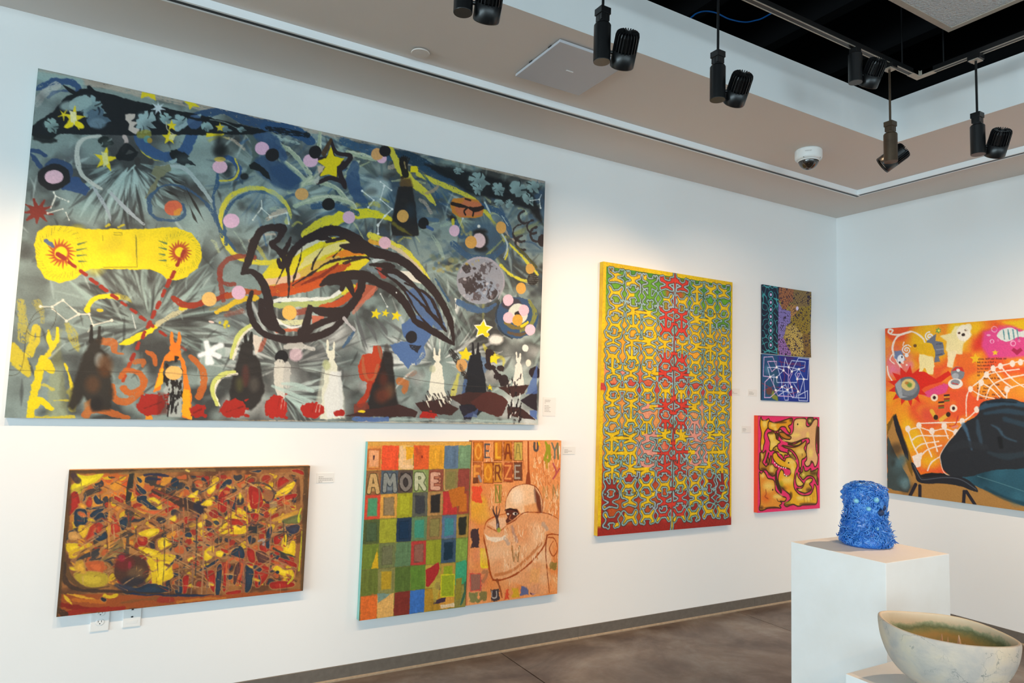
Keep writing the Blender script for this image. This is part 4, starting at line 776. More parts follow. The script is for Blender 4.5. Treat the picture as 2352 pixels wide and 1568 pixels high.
    A.stroke([(1060,980),(1110,1000),(1100,1060)],[60,60,40],'#b8652c',.8,10,1,.2); A.stroke([(1130,940),(1190,910)],40,'#9b6a52',.5,12,1,.4)
    A.stroke([(955,690),(960,760)],[30,46],'#4a4644',.8,14,.6); A.poly([(930,740),(1000,740),(1010,850),(1030,1050),(1060,1260),(960,1290),(780,1220),(830,1040),(900,870)],'#231e1d',.95,16,.8); A.dot(930,970,(36,60),'#5f2a1c',.6,40); A.dot(980,1060,(40,60),'#6b4a34',.7,50); A.dot(920,1100,(60,60),'#74321e',.6,50); A.dot(990,1190,(60,50),'#2a2220',.8,40)
    A.stroke([(1660,670),(1664,750)],[14,30],'#1e1c22',.95,3,.4); A.stroke([(1705,670),(1700,750)],[14,30],'#1e1c22',.95,3,.4)
    A.dot(1700,850,(90,80),'#4f6d94',.7,10,1.2)
    A.poly([(1640,770),(1720,745),(1740,850),(1760,950),(1780,1100),(1790,1180),(1700,1260),(1560,1180),(1580,1020),(1620,860)],'#191a20',.96,6,.8); A.stroke([(1480,740),(1560,850),(1600,950)],[50,60,30],'#24201f',.85,2,1.6,.4); A.dot(1570,850,(44,54),'#c5965a',1,rough=.6); A.stroke([(1560,860),(1600,930)],30,'#3a2f28',.6,2,1.2,.4)
    A.stroke([(1600,980),(1580,1100)],30,'#4f6a96',.8,6,1,.2); A.stroke([(1540,930),(1500,1090)],[30,50],'#cfc74e',.7,10,1,.2); A.stroke([(1750,680),(1800,760),(1910,800),(1900,880)],[20,40,30,16],'#cdc23c',.6,10,1,.2)
    A.stroke([(1790,740),(1790,830),(1860,920),(1900,1000)],[50,30,30,40],'#2b2022',.97,rough=1.2)
    for x,y in [(1800,750),(1820,870),(1890,870),(1790,860),(1860,940),(1910,960),(1930,1000)]: A.dot(x,y,(34,26),'#2b2022',.95,rough=1.6)
    M='#3c2421'
    A.poly([(690,1170),(800,1150),(820,1270),(680,1270)],'#7d3526',.8,8,1.2)
    A.poly([(610,1265),(780,1215),(1060,1170),(1215,1230),(1190,1275)],M,.97,2,.8); A.poly([(1190,1160),(1400,1125),(1540,1205),(1490,1260),(1250,1240)],M,.98,2,.7); A.poly([(1470,1110),(1620,1070),(1790,1080),(1760,1170),(1560,1170)],M,.96,2,.7)
    A.poly([(1640,1150),(1780,1060),(1900,1100),(1950,1150),(1900,1260),(1860,1275),(1700,1210)],'#4b2723',.98,2,.8); A.poly([(1870,1030),(2120,1010),(2080,1080),(1990,1115)],M,.98,2,.6); A.poly([(2050,1140),(2185,1050),(2185,1220),(2130,1200)],'#2a2128',.98,2,.6); A.poly([(1940,1190),(2050,1195),(2182,1300),(1950,1265)],M,.98,2,.7); A.dot(2170,910,(50,50),'#2a2126',1,rough=1); A.poly([(2190,840),(2185,1080),(2090,1090),(2140,960)],'#4c66a0',.8,6,1)
    A.poly([(2120,1210),(2185,1230),(2185,1300),(2130,1260)],'#4c66a0',.9,4,1); A.poly([(1550,1180),(1680,1180),(1640,1310),(1590,1310)],'#24202a',.97,3,1); A.poly([(1700,1210),(1560,1280),(1690,1270)],'#45588a',.7,6,1)
    for i in range(40):
        x=R.uniform(1240,1460); y=R.uniform(1060,1150); A.stroke([(x,y),(x+R.uniform(10,30),y+R.uniform(25,50))],R.uniform(3,9),'#2b2323' if R.random()<.6 else '#e2dfce',.85,rough=.8)
    for i in range(40):
        x=R.uniform(1950,2060); y=R.uniform(910,1300); A.stroke([(x,y),(x+R.uniform(-20,10),y+R.uniform(15,50))],R.uniform(4,12),'#241c1e' if R.random()<.6 else '#d9dad4',.9,rough=1)
    A.dot(1500,1050,(14,5),'#33291f'); A.star(1800,1030,30,'#dfca1a',5,.4)
    for x,y,rx,ry in [(60,1195,90,90),(345,1220,95,65),(570,1245,46,36),(1290,1255,75,32)]: 
        A.dot(x,y,(rx,ry),'#a5241a',1,rough=2.2)
        for i in range(3): A.stroke([(x+rx*.3*i,y+ry*.2),(x+rx*.25*i+20,y-ry*.8)],6,'#d7d3c8' if rx>80 and i else '#7d1a12',.6,rough=.4)
    A.stroke([(700,1290),(820,1300),(960,1290)],40,'#4d689e',.9,4,1.4,.2); A.dot(750,1228,(32,12),'#dfc31a',1,rough=.5)
    A.stroke([(0,870),(160,868),(350,895),(560,940),(700,930),(850,915),(1050,940),(1300,985),(1600,1020),(1950,1025)],3,'#3a3632',.85)
    A.stroke([(0,1305),(700,1318),(1500,1325),(2185,1330)],14,'#bcb2a0',.7,4,1,.4); A.stroke([(1000,1290),(1500,1300),(2000,1310)],20,'#a9bcb8',.6,6,1,.3)
    A.V(0,0,1); A.grain(.07,1.2,1.2)
    return A
VE=(100,1040,3.5636); VF=(800,990,3.485)
def art_machine():
    A=Art([(158,1080),(712,1069),(696,1356),(130,1417)],1,-.038,.0029,5,'#7a5230'); A.V(*VE); R=A.rng
    h,w=A.img.shape[:2]; f=lattice_noise(h,w,18,26,R); g=lattice_noise(h,w,8,8,R); m=np.clip((.6*f+.4*g-.4)*4,0,1)[...,None]
    A.img=hx('#8f5c32')*(1-m)+hx('#5e3b25')*m
    Y,RD,BL,OR,BR,DK,TN='#d3b01c','#93221a','#22303f','#c06a24','#6b4526','#33261f','#a97a4e'
    S=lambda q,w_,c,a=1.,so=2,ro=.6,dr=0.: A.stroke(q,w_,c,a,so,ro,dr)
    def Pp(q,c,a=1.,so=2,ro=.6,sm=True):
        A.stroke(list(q),13,'#b0804e',.55,5,.6,closed=True); A.poly(q,c,a,so,ro,smooth=sm)
        k=np.array(q,float); m_=k.mean(0); A.poly(m_+(k-m_)*.55+np.array([4,5]),tuple(np.clip(hx(c)*255*1.22+6,0,255)),.45,14,.6,smooth=sm)
    # glowing left half
    A.blotch(60,(220,150,2080,1120),(30,90),['#b07a3c','#9a5a2c','#a8824a','#7d4a2a','#8f6a34'],.7,1)
    A.blotch(30,(220,180,700,900),(40,120),['#c9812a','#b85a24','#d29a2c','#a8662c'],.6,1.1)
    A.blotch(16,(500,200,700,420),(30,80),['#d9661c','#c94a1c','#dd8a22'],.8,1)
    A.blotch(20,(1000,450,1400,850),(30,90),['#a8714e','#b98a5c','#8b5a3a'],.6,1)
    A.blotch(16,(1150,250,2050,700),(30,80),['#96683f','#a87a3c','#7b4a2e'],.6,1)
    F1=coral(A,21,31); F2=coral(A,30,47); sel=lattice_noise(h,w,26,26,R); xx=np.linspace(0,1,w)[None,:]; msk=mask_poly(A,[(250,200),(2080,170),(2050,1080),(1000,1110),(600,1100),(230,900)],1.5)
    def fill(cond,c,al=.9): 
        k=np.clip(cond,0,1)[...,None]*msk*al; A.img+=(hx(c)-A.img)*k
    fill((np.abs(F1)<.35)*1.,'#a9764a',.6); fill((F1-.75)*4*(sel>.46),'#c9a41e'); fill((F1-.75)*4*(sel<=.46),'#b3562a'); fill((-F1-.8)*4*(sel>.5),'#8f2a1e'); fill((-F1-.8)*4*(sel<=.5),'#2c2f38'); fill((F2-1.1)*4*(xx<.45),'#cf8a2a'); fill((F2-1.3)*4*(xx>=.45),'#8f2a20'); fill((-F2-1.3)*4,'#3a3430')
    Pp([(270,170),(340,190),(490,170),(430,230),(330,280),(220,330),(230,260),(290,230)],'#d0bb1e',1,6); Pp([(220,320),(330,270),(300,330),(215,370)],'#a99a2a',.8,10)
    Pp([(215,350),(270,320),(300,410),(270,450),(200,510)],RD,.95,6)
    S([(225,160),(280,230)],50,'#3a2b33',.8,10)
    # left swirls
    for q in [[(255,480),(300,455),(350,470),(360,560),(310,600),(255,590)],[(400,260),(430,290),(460,260),(430,280)],[(410,360),(430,340),(450,380),(490,400),(470,415),(430,415)],[(320,400),(340,330),(345,370)],
              [(380,500),(440,460),(500,450),(470,480),(400,530)],[(390,560),(470,490),(520,540),(460,570),(510,600),(430,580)],[(385,620),(410,690),(470,720),(525,690),(500,640),(470,680),(430,660)],[(370,465),(430,440),(500,440),(440,455)],[(205,640),(250,640),(190,730),(310,745),(230,750),(180,735)],[(620,540),(680,530),(680,610),(640,630)],[(500,490),(530,490),(515,530)]]: Pp(q,BL,.97,3)
    for q in [[(340,430),(370,360),(395,380),(390,440)],[(350,720),(380,600),(450,570),(490,600),(460,640),(430,610),(410,640),(400,700)],[(560,510),(610,560),(625,640),(560,660)]]: Pp(q,'#a3321f',.95,3)
    Pp([(210,650),(280,650),(300,700),(220,710)],'#b98748',1,4); Pp([(290,600),(340,590),(370,620),(330,700),(290,650)],'#cfa224',1,4); Pp([(180,740),(310,750),(320,800),(210,820)],Y,.95,5)
    Pp([(210,820),(290,780),(270,850),(220,860)],'#cda31c',.9,6)
    for q in [[(760,190),(810,220),(800,245),(770,230)],[(760,255),(840,310),(830,340),(790,320)],[(765,355),(840,350),(850,390),(900,430),(950,440),(940,465),(870,460),(810,420),(770,400)],[(800,390),(860,430),(830,430)]]: Pp(q,BL,1,3)
    Pp([(860,380),(900,360),(960,410),(970,450),(920,400)],'#d0b024',1,4); Pp([(770,440),(860,470),(1000,470),(990,510),(900,500),(780,470)],'#b9552c',.9,4); S([(900,330),(990,390),(1080,440)],30,'#b5432a',.9)
    A.dot(1075,240,(38,40),BL,1,3,.6); S([(830,180),(900,170),(1020,190)],22,'#27283f',.9); S([(850,210),(950,215)],16,'#27283f',.9); A.dot(1305,213,14,BL); S([(850,230),(920,265),(990,280)],[10,26,18],'#3b3530',.9); S([(1040,290),(1100,300)],20,'#37434a',.9)
    # dark pillar, big beams
    S([(725,150),(712,260),(690,400)],[46,44,40],'#2a2a26',.95,3); S([(700,400),(705,560),(690,700),(680,840)],[30,34,30,26],'#4b3e34',.9,4); S([(740,180),(735,300)],6,'#8b6a44',.8)
    for q,wd,c in [([(560,380),(760,480),(900,560),(1010,630)],30,'#8b5a38'),([(560,400),(780,520),(1000,640)],8,'#4a3326'),([(250,830),(420,760),(640,650),(850,540),(1100,450)],[26,26,22,18,10],'#a8763c'),([(300,850),(560,720),(800,590)],6,'#6b4526'),
                   ([(1120,1000),(1400,850),(1600,740),(1780,640)],[20,26,20,10],'#6f4a34'),([(1000,650),(1300,470),(1600,330),(1740,270)],[10,20,22,26],'#9b6a40'),([(1090,880),(1250,760),(1500,600)],[14,20,14],'#a5764e'),([(900,1090),(1130,960),(1500,810)],[12,18,14],'#7a5436')]: S(q,wd,c,.9,2,.8,.1)
    S([(900,310),(1050,370),(1180,430),(1300,460)],[40,50,90,80],'#3f2d26',.97,4); A.dot(1270,450,(46,60),'#2a2833',.9,10); S([(1230,500),(1260,520)],30,'#22283c',.9,4); S([(900,300),(1100,380)],16,'#8a3a28',.7,6)
    A.blotch(10,(1100,480,1260,640),(20,50),['#8a5f42','#6d4630'],.7,.8)
    # middle: eyes, faces, yellow shards
    for q in [[(780,660),(860,620),(940,620),(930,660),(860,690)],[(780,770),(900,790),(960,820),(880,870),(820,830)],[(850,870),(960,830),(1080,840),(1050,920),(1060,1010),(990,1050),(900,1110),(880,960)],[(930,720),(1000,690),(1050,760),(960,790)],[(1290,420),(1360,370),(1400,370),(1370,430)],[(1180,360),(1260,310),(1240,360)],[(1340,300),(1410,230),(1400,300),(1360,340)],[(1430,640),(1530,490),(1660,490),(1660,650),(1530,660)],[(1310,810),(1390,760),(1380,850),(1320,880)],[(1400,820),(1480,790),(1450,850)],[(1180,870),(1230,840),(1200,900)],[(1260,580),(1320,560),(1290,610)],[(1030,540),(1080,510),(1080,560)],[(1940,800),(1960,690),(1990,680),(2000,780),(2030,720),(2060,740),(2050,850),(1950,810)],[(1900,330),(2040,240),(2060,260),(2000,330),(1930,350)],[(1940,280),(2040,230),(2050,255)],[(1870,940),(1910,920),(1980,960),(2030,950),(2050,1010),(1980,1020),(1930,990)],[(1680,400),(1700,400),(1700,470),(1680,460)],[(1600,340),(1615,330),(1610,400)],[(1500,600),(1430,650)]]:
        Pp(q,Y,.97,3); c=np.mean(q,0); A.dot(c[0],c[1],(26,14),'#e6cc3c',.6,20)
    for q in [[(770,690),(850,690),(840,750),(780,750)],[(1140,540),(1180,520),(1170,580)],[(1440,340),(1520,260),(1530,300),(1460,420),(1500,400),(1490,480),(1430,470)],[(1540,540),(1640,550),(1650,590),(1530,585)],[(1680,290),(1730,280),(1780,320),(1790,430),(1700,450)],[(1880,380),(2060,330),(2050,370),(1900,400)],[(1920,300),(2010,230),(1930,200)],[(2030,140),(2110,140),(2130,180),(2060,160)],[(1690,500),(1760,500),(1740,570)],[(1770,760),(1830,700),(1850,780),(1800,820)],[(1890,680),(1960,670),(1930,740),(1890,740)],[(1660,780),(1720,800),(1730,890),(1680,880)],[(1880,830),(1960,870),(2060,900),(2060,940),(1950,900)],[(1140,1030),(1190,1000),(1170,1130),(1140,1140)],[(1320,990),(1400,970),(1400,1120),(1380,1120)],[(1480,930),(1500,930),(1490,1110),(1470,1110)],[(1500,1140),(1610,1120),(1600,1150),(1510,1160)],[(1610,890),(1640,890),(1610,1060),(1600,1040)],[(1860,1060),(2000,1050),(2050,1090),(1880,1110)],[(1250,770),(1300,760),(1290,780)],[(580,350),(650,390),(640,410),(590,380)],[(1000,450),(1080,440),(1010,490)],[(1730,900),(1800,890),(1840,1000),(1740,1100)]]: Pp(q,RD,.95,3)
    for q in [[(1430,310),(1480,230),(1540,220),(1530,260),(1470,280)],[(1540,470),(1560,400),(1580,340),(1570,460)],[(1600,540),(1660,590),(1620,560)],[(1050,680),(1080,740),(1060,750)],[(1160,660),(1200,650),(1210,690),(1160,680)],[(1270,330),(1340,290),(1440,230),(1330,300)],[(1830,640),(1870,610),(1850,770),(1820,760)],[(1670,690),(1700,680),(1690,750)],[(1230,990),(1420,870),(1400,910),(1250,980)],[(1530,830),(1600,760),(1640,800),(1640,860)],[(1420,940),(1460,930),(1440,1150),(1410,1150)],[(1650,910),(1720,930),(1700,1100),(1650,1130)],[(1500,1000),(1550,1000),(1540,1030),(1510,1035)],[(2000,640),(2050,640),(2020,680)],[(1690,150),(1780,140),(1760,160)],[(860,1070),(960,1080),(1040,1130),(720,1160),(650,1130),(780,1100)],[(1080,1050),(1130,1040),(1130,1150),(1080,1150)],[(930,590),(990,620),(950,610)],[(1000,960),(1070,870),(1060,900)],[(1140,940),(1230,880),(1200,930)],[(1930,840),(1910,870),(1880,830)],[(1760,990),(1780,1050),(1760,1080)]]: Pp(q,BL,.95,3)
    for q in [[(1560,1080),(1560,950),(1600,890),(1620,920),(1600,1000)],[(1740,800),(1830,830),(1850,900),(1760,890)]]: Pp(q,'#4b2f2c',.95,4)
    S([(1500,980),(1500,900),(1560,860),(1620,890),(1620,960),(1590,1040)],18,'#b9552c',.9); S([(1660,760),(1860,860),(2060,940)],[10,12,10],'#9b6a4a',.9); S([(1540,840),(1700,930),(1900,1010)],[14,20,14],'#87503a',.9)
    for _ in range(70):
        x=R.uniform(1000,2060); y=R.uniform(230,1100); r=R.uniform(10,30); t=R.uniform(0,6.28); k=R.uniform(.25,.6)
        q=[(x+r*math.cos(b+t)*(1+.4*R.random()),y+r*k*math.sin(b+t)*(1+.6*R.random())+r*.4*math.cos(b+t)) for b in np.linspace(0,6.28,6)[:-1]]
        Pp(q,R.choice([RD,RD,BL,'#c9a422','#b5552a','#5a3a2c','#a87a44']),.85,3)
    for _ in range(20):
        x=R.uniform(240,980); y=R.uniform(230,1050); r=R.uniform(10,26); t=R.uniform(0,6.28); k=R.uniform(.3,.7)
        q=[(x+r*math.cos(b+t)*(1+.4*R.random()),y+r*k*math.sin(b+t)*(1+.6*R.random())+r*.4*math.cos(b+t)) for b in np.linspace(0,6.28,6)[:-1]]
        Pp(q,R.choice(['#c9a422','#b5552a','#d0902c','#a8451f',BL,'#d3b01c']),.8,4)
    for _ in range(46):
        x=R.uniform(300,2000); y=R.uniform(250,1080); t=R.choice([-.52,-.48,.5,.42,-.56]); l=R.uniform(80,260); wd=R.uniform(8,22); c=R.choice(['#a8784c','#8a5a38','#b98a52','#7a4a30','#94603c'])
        S([(x,y),(x+l*.5*math.cos(t),y+l*.5*math.sin(t)),(x+l*math.cos(t),y+l*math.sin(t))],[wd*.6,wd,wd*.7],c,.7,3,.7,.12); S([(x,y+wd*.5),(x+l*math.cos(t),y+wd*.5+l*math.sin(t))],3,'#3f2a20',.7,2)
    # verticals and arcs
    for x,y0,y1,c in [(985,600,1090,'#5b4a30'),(1015,380,620,'#8b6a44'),(1110,500,1130,'#9b7048'),(1145,450,760,'#a8623a'),(1255,540,1000,'#3f3a36'),(1300,500,1150,'#a0744e'),(1390,380,820,'#8a5c3e'),(1510,430,1120,'#9b5f42'),(1540,380,640,'#7a4a34'),(1660,300,1100,'#8b5642'),(1860,470,980,'#9b6a4e'),(1760,260,480,'#7a5a40'),(1220,900,1150,'#80604a'),(1340,950,1150,'#80604a'),(1640,880,1140,'#96543c'),(1440,150,330,'#8b5a3c'),(1550,140,320,'#8b5a3c'),(540,480,800,'#c98a3c')]: S([(x,y0),(x+R.uniform(-10,10),(y0+y1)/2),(x-R.uniform(0,16),y1)],R.uniform(6,13),c,.85,2,.5)
    S([(1630,290),(1700,250),(1800,250),(1870,290),(1885,360),(1850,400)],16,'#4b3a34',.9); A.dot(1840,350,(44,50),'#8a5a38',.9,8); S([(1800,380),(1850,410),(1890,350)],14,'#3a2c30',.9); A.dot(1880,420,(34,36),'#8b7a5c',.7,10); S([(1400,450),(1470,510),(1460,590),(1400,650),(1450,680),(1560,690),(1700,660),(1760,680)],[10,14,14,10,16,24,22,10],'#7b5a3a',.9); S([(1110,700),(1170,750),(1250,790),(1150,830),(1160,900)],12,'#8a6440',.9)
    for i in range(12): t=-2.8+i*.5; S([(1700,570),(1700+90*math.cos(t),570+70*math.sin(t))],[10,4],'#3a2f34' if i%2 else '#8f5a40',.8)
    A.poly([(1680,600),(1750,600),(1760,660),(1670,650)],'#2a2c30',.95,4); S([(1880,560),(1970,540),(1960,640),(1880,650)],10,'#6a6450',.9)
    Pp([(1880,540),(2070,470),(2060,510),(1900,560)],'#b98a30',.9,4); Pp([(1960,550),(2100,500),(2090,570),(1990,580)],'#5b6036',.9,8); Pp([(1980,600),(2090,590),(2080,650),(2020,660)],'#2c2f40',.9,8); S([(2110,450),(2090,510),(2090,560)],14,'#b8b524',.95); S([(2115,640),(2105,800),(2090,960)],[10,16,12],'#b4ae22',.95); S([(2050,1010),(2000,1070)],[20,16],'#b8ac24',.9); S([(1880,650),(1990,650),(1990,760)],8,'#3a3a34',.9)
    S([(1880,780),(1960,820),(2060,850)],14,'#2f3430',.9); A.dot(1915,975,(16,14),BL); S([(1860,960),(1910,915),(2000,950),(2060,960),(2050,1020)],8,'#b5684c',.9); S([(1760,720),(1800,710),(1800,750)],18,'#8f8a88',.9)
    # plum ball, left floor
    A.dot(720,960,(145,130),'#4a3026',.97,14,1); A.dot(660,900,(80,60),'#6b2622',.8,40); A.dot(640,860,(30,30),'#8f2432',.9,16); A.dot(705,920,(14,34),'#8f2a38',.8,10); A.dot(760,980,(70,50),'#6b5238',.7,40); A.dot(740,1060,(110,50),'#2a2c34',.7,40)
    S([(590,1080),(700,1120),(800,1140)],[30,60,40],'#2a3244',.8,14); S([(280,880),(350,840),(430,830),(390,880),(470,860)],[20,30,50,30,14],'#3a3636',.95,4); Pp([(470,890),(540,800),(640,700),(650,800),(560,850),(600,850)],'#7a6238',.8,6); S([(490,890),(560,860),(620,860)],14,'#3a3638',.9)
    Pp([(340,900),(440,880),(500,900),(480,990),(380,960)],'#b4552a',.9,10); Pp([(250,990),(350,970),(520,990),(510,1080),(380,1100),(290,1060)],'#b0962a',.95,16); Pp([(260,900),(320,880),(340,980),(270,960)],'#c9972c',.8,16)
    S([(150,800),(180,950),(260,1060),(380,1110),(540,1090)],[40,50,30,20,14],'#5a4026',.85,8); S([(170,900),(180,1050),(300,1120),(560,1130),(900,1150),(1400,1170)],[26,40,30,26,20,16],'#3b2c24',.85,8); S([(720,1150),(900,1165),(1480,1170)],18,'#222b44',.9,4)
    # bottom band
    A.poly([(120,1150),(700,1160),(1200,1180),(2125,1110),(2125,1140),(1500,1200),(900,1250),(110,1345)],'#96491f',.95,8,1)
    for q,w_,c in [([(160,1150),(190,1190),(240,1250)],[10,30,8],'#d8b02a'),([(180,1150),(330,1180),(420,1200)],[8,26,10],'#cf9a2a'),([(500,1165),(540,1180),(600,1165)],24,'#cfae20'),([(150,1240),(300,1270),(420,1290)],40,'#7a1f14'),([(200,1310),(450,1280),(650,1270)],36,'#8f2418'),([(640,1225),(900,1190),(1050,1220)],[20,30,30],'#7d4a24'),([(960,1200),(1050,1200)],50,'#8e2f20'),([(1100,1220),(1300,1195),(1480,1190)],20,'#b06a28'),([(240,1200),(500,1220)],30,'#b5621f'),([(120,1290),(170,1320)],50,'#3f2a1f')]: S(q,w_,c,.9,6,1,.1)
    Pp([(475,1185),(515,1195),(505,1215),(478,1210)],'#26282e')
    for _ in range(170):
        x=R.uniform(260,2080); y=R.uniform(220,1090); t=R.choice([-.52,.48,1.5,-.45,.1]); l=R.uniform(40,170)
        S([(x,y),(x+l*.5*math.cos(t),y+l*.5*math.sin(t)+R.uniform(-8,8)),(x+l*math.cos(t),y+l*math.sin(t))],R.uniform(3,7),R.choice(['#b98a5c','#a06a44','#c39a5a','#4a2f24','#2f2a30','#8a3a28']),.75,2,.5)
    # dark frame of brown all around
    for q in [[(205,140),(200,400),(160,800),(110,1340)],[(215,150),(900,140),(1500,125),(2180,105)],[(2150,110),(2140,600),(2120,1120)]]: S(q,[34,46,34],'#4f3a24',.85,14,1)
    S([(1900,170),(2060,170),(2110,220),(2110,420)],[14,26,26,20],'#9b6a3c',.9,4); S([(620,170),(900,150),(1400,140)],[20,30,20],'#85653c',.7,8,1,.3); A.stroke([(1168,140),(1190,150)],16,'#d3b455',.9)
    S([(205,135),(900,125),(2180,102)],7,'#b0752a',.9,2)
    for i in range(140):
        x=R.uniform(240,2100); y=R.uniform(200,1120); t=R.choice([-.5,-.5,.45,1.57]); l=R.uniform(30,120)
        S([(x,y),(x+l*math.cos(t),y+l*math.sin(t))],R.uniform(2,6),R.choice(['#a8784c','#5b3a28','#c08a4a','#8b5a3c','#3f2e28']),.55,2,.5)
    A.V(0,0,1); A.grain(.1,1.2,1.2); return A

GL={'A':[[(0,10),(3,0),(6,0),(9,10)],[(2,6),(7,6)]],'M':[[(0,10),(1,0),(4.5,6),(8,0),(9,10)]],'O':[[(4.5,0),(1,2),(0,5),(1,8),(4.5,10),(8,8),(9,5),(8,2),(4.5,0)]],'R':[[(0,10),(0,0),(6,0),(8,2.5),(6,5),(0,5)],[(4,5),(9,10)]],'E':[[(8,0),(0,0),(0,10),(8,10)],[(0,5),(6,5)]],'L':[[(0,0),(0,10),(8,10)]],'F':[[(8,0),(0,0),(0,10)],[(0,5),(6,5)]],'Z':[[(0,0),(8,0),(0,10),(8,10)]],'D':[[(0,0),(0,10),(5,9),(8,5),(5,1),(0,0)]],'N':[[(0,10),(0,0),(8,10),(8,0)]],'U':[[(0,0),(0,8),(4,10),(8,8),(8,0)]],'Y':[[(0,0),(4.5,5),(9,0)],[(4.5,5),(4.5,10)]],'W':[[(0,0),(2,10),(4.5,4),(7,10),(9,0)]],'H':[[(0,0),(0,10)],[(8,0),(8,10)],[(0,5),(8,5)]]}
def glyph(A,ch,x,y,w,h,lw,col,a=1.,shear=0.,so=2,ro=.4):
    for q in GL[ch]: A.stroke([(x+p[0]/9*w+shear*(1-p[1]/10)*h,y+p[1]/10*h) for p in q],lw,col,a,so,ro,smooth=(ch in 'ODU'))
def art_diptych_left():
    A=Art([(843,1016),(1081,1013),(1071,1391),(826,1427)],1,-.038,.0029,7,'#7a7a3a'); A.V(*VF); R=A.rng
    xt=[150,272,408,525,650,772,885,980]; 
    ys=[[115,315,505,708,905,1110,1310,1520]]
    # row boundaries sampled at the left and right edge
    yl=[118,318,512,712,908,1112,1322,1520]; yr=[112,300,470,662,850,1040,1220,1395]; xb=[92,228,362,490,608,728,848,940]
    def P(i,j):                                   # grid corner i across, j down
        t=j/7; x=xt[i]+(xb[i]-xt[i])*t; f=(x-100)/860; return (x,yl[j]+(yr[j]-yl[j])*f)
    C=[['#d38a3e','#df4f28','#dcae62','#d95a26','#dd9a28','#5a6f86','#6d8a66'],
       ['#8b5a34','#4c5560','#54433a','#7f8f50','#8f4a36','#8b7444','#8a3f33'],
       ['#c8442e','#cf9440','#9a961f','#57564a','#b0814a','#b3332e','#96432f'],
       ['#4f5a30','#99992a','#23344a','#5f7a52','#8b6a40','#5a6a86','#a0803c'],
       ['#6a7a2c','#6a7044','#5c7852','#b03a34','#8f9426','#3c5266','#7a9440'],
       ['#66702e','#84804a','#52662c','#5c7e2e','#b09a3c','#b08a3c','#3f9a6a'],
       ['#d9692a','#d8a55c','#7a2f26','#3a6ab0','#b0852a','#c98f3a','#8a8040']]
    I=[['#dd9a6a',None,'#e0b27a',None,None,None,None],['#b08a54','#6d7478','#3a3230','#a5a878','#bf7a5a','#7f7440',None],['#4a8a62','#8a7452','#a6a424','#3a3a3e','#2a2522',None,'#bf6a22'],['#46583a',None,'#16304a','#3f8a72','#857a44','#3f7f86','#2a2a22'],[None,'#6a6a4a',None,'#8a5a4a',None,'#182f40',None],[None,'#b08f24',None,None,None,'#8a9a22',None],[None,None,None,None,None,None,None]]
    A.poly([(145,85),(985,78),(982,125),(148,130)],'#d29a44',1,3,.5)
    for j in range(7):
        for i in range(7):
            q=[P(i,j),P(i+1,j),P(i+1,j+1),P(i,j+1)]; A.poly(q,C[j][i],1,5,.8)
            c=np.mean(q,0)
            for k in range(9):
                t=R.uniform(.1,.9); a0=np.array(q[0])*(1-t)+np.array(q[1])*t; a1=np.array(q[3])*(1-t)+np.array(q[2])*t; s0,s1=sorted(R.uniform(0,1,2)); cc=np.clip(hx(C[j][i])*255*R.uniform(.78,1.22),0,255)
                A.stroke([a0+(a1-a0)*s0,a0+(a1-a0)*s1],R.uniform(8,30),cc,.4,8,.8,.2)
            if I[j][i]:
                rr=[(c+(np.array(p)-c)*np.array([.62,.74])*R.uniform(.93,1.06)) for p in q]; A.poly(rr,I[j][i],1,11,.5)
                if (i+j)%2: A.stroke(rr+[rr[0]],5,tuple(hx(I[j][i])*150),.4,3,.8,smooth=False)
    # darker dirt where rows meet, broken panels of the lower right
    for j in range(1,7): A.stroke([P(i,j) for i in range(8)],7,'#5a5230',.35,5,1)
    A.poly([(800,470),(930,440),(925,590),(835,610)],'#b8661f',1,4,.8); A.stroke([(770,300),(770,460),(800,470)],8,'#cf9a5a',.8)
    A.poly([(620,1110),(720,1050),(735,1100),(690,1190),(640,1250),(620,1240)],'#a52a2a',1,3,.8); A.poly([(745,1150),(850,1145),(845,1320),(740,1325)],'#93a023',1,3,.8); A.stroke([(745,1150),(850,1145),(845,1320),(740,1325),(745,1150)],9,'#c4bb22',.95,2,.6,smooth=False)
    A.poly([(870,1050),(940,1030),(945,1150),(870,1190)],'#3d9a72',1,4,.8); A.poly([(690,1210),(730,1205),(735,1270),(700,1260)],'#4a3440',1,4,.8); A.poly([(690,1350),(780,1330),(780,1365),(680,1385)],'#43303e',1,3,.8); A.poly([(735,1390),(850,1370),(850,1405),(740,1420)],'#d8c09a',1,4,.8); A.poly([(860,1180),(910,1175),(900,1330),(860,1360)],'#8a7f30',1,5,.8); A.stroke([(935,1210),(930,1300),(900,1390)],[14,20,14],'#35604c',.95,3,.6)
    A.poly([(235,920),(240,1095),(185,1100)],'#c9a01c',1,3,.8); A.poly([(235,1300),(355,1295),(240,1370)],'#6b8a82',.9,6,.8); A.stroke([(150,90),(110,700),(88,1520)],8,'#55605a',.6,3,.6); A.poly([(670,1250),(700,1190),(740,1180),(720,1330),(690,1380)],'#b3a044',.8,6,1)
    # letters
    A.stroke([P(0,0)+np.array([22,30])*0,P(0,0)],2,'#b05a2a'); 
    A.stroke([(160,145),(255,145),(248,300),(155,300),(160,145)],14,'#b3622c',.9,5,.6,smooth=False); A.stroke([(205,200),(203,225)],[16,10],'#4a2a2c',1,4)
    A.stroke([(425,130),(428,200),(425,280),(510,285)],[26,34,34,30],'#e2b98a',.9,4); A.poly([(462,125),(525,130),(515,215),(465,230)],'#dfa01c',1,2,.6); A.stroke([(545,140),(560,180)],22,'#a8432a',.6,8); A.dot(590,205,(8,12),'#8b2a18',1,3)
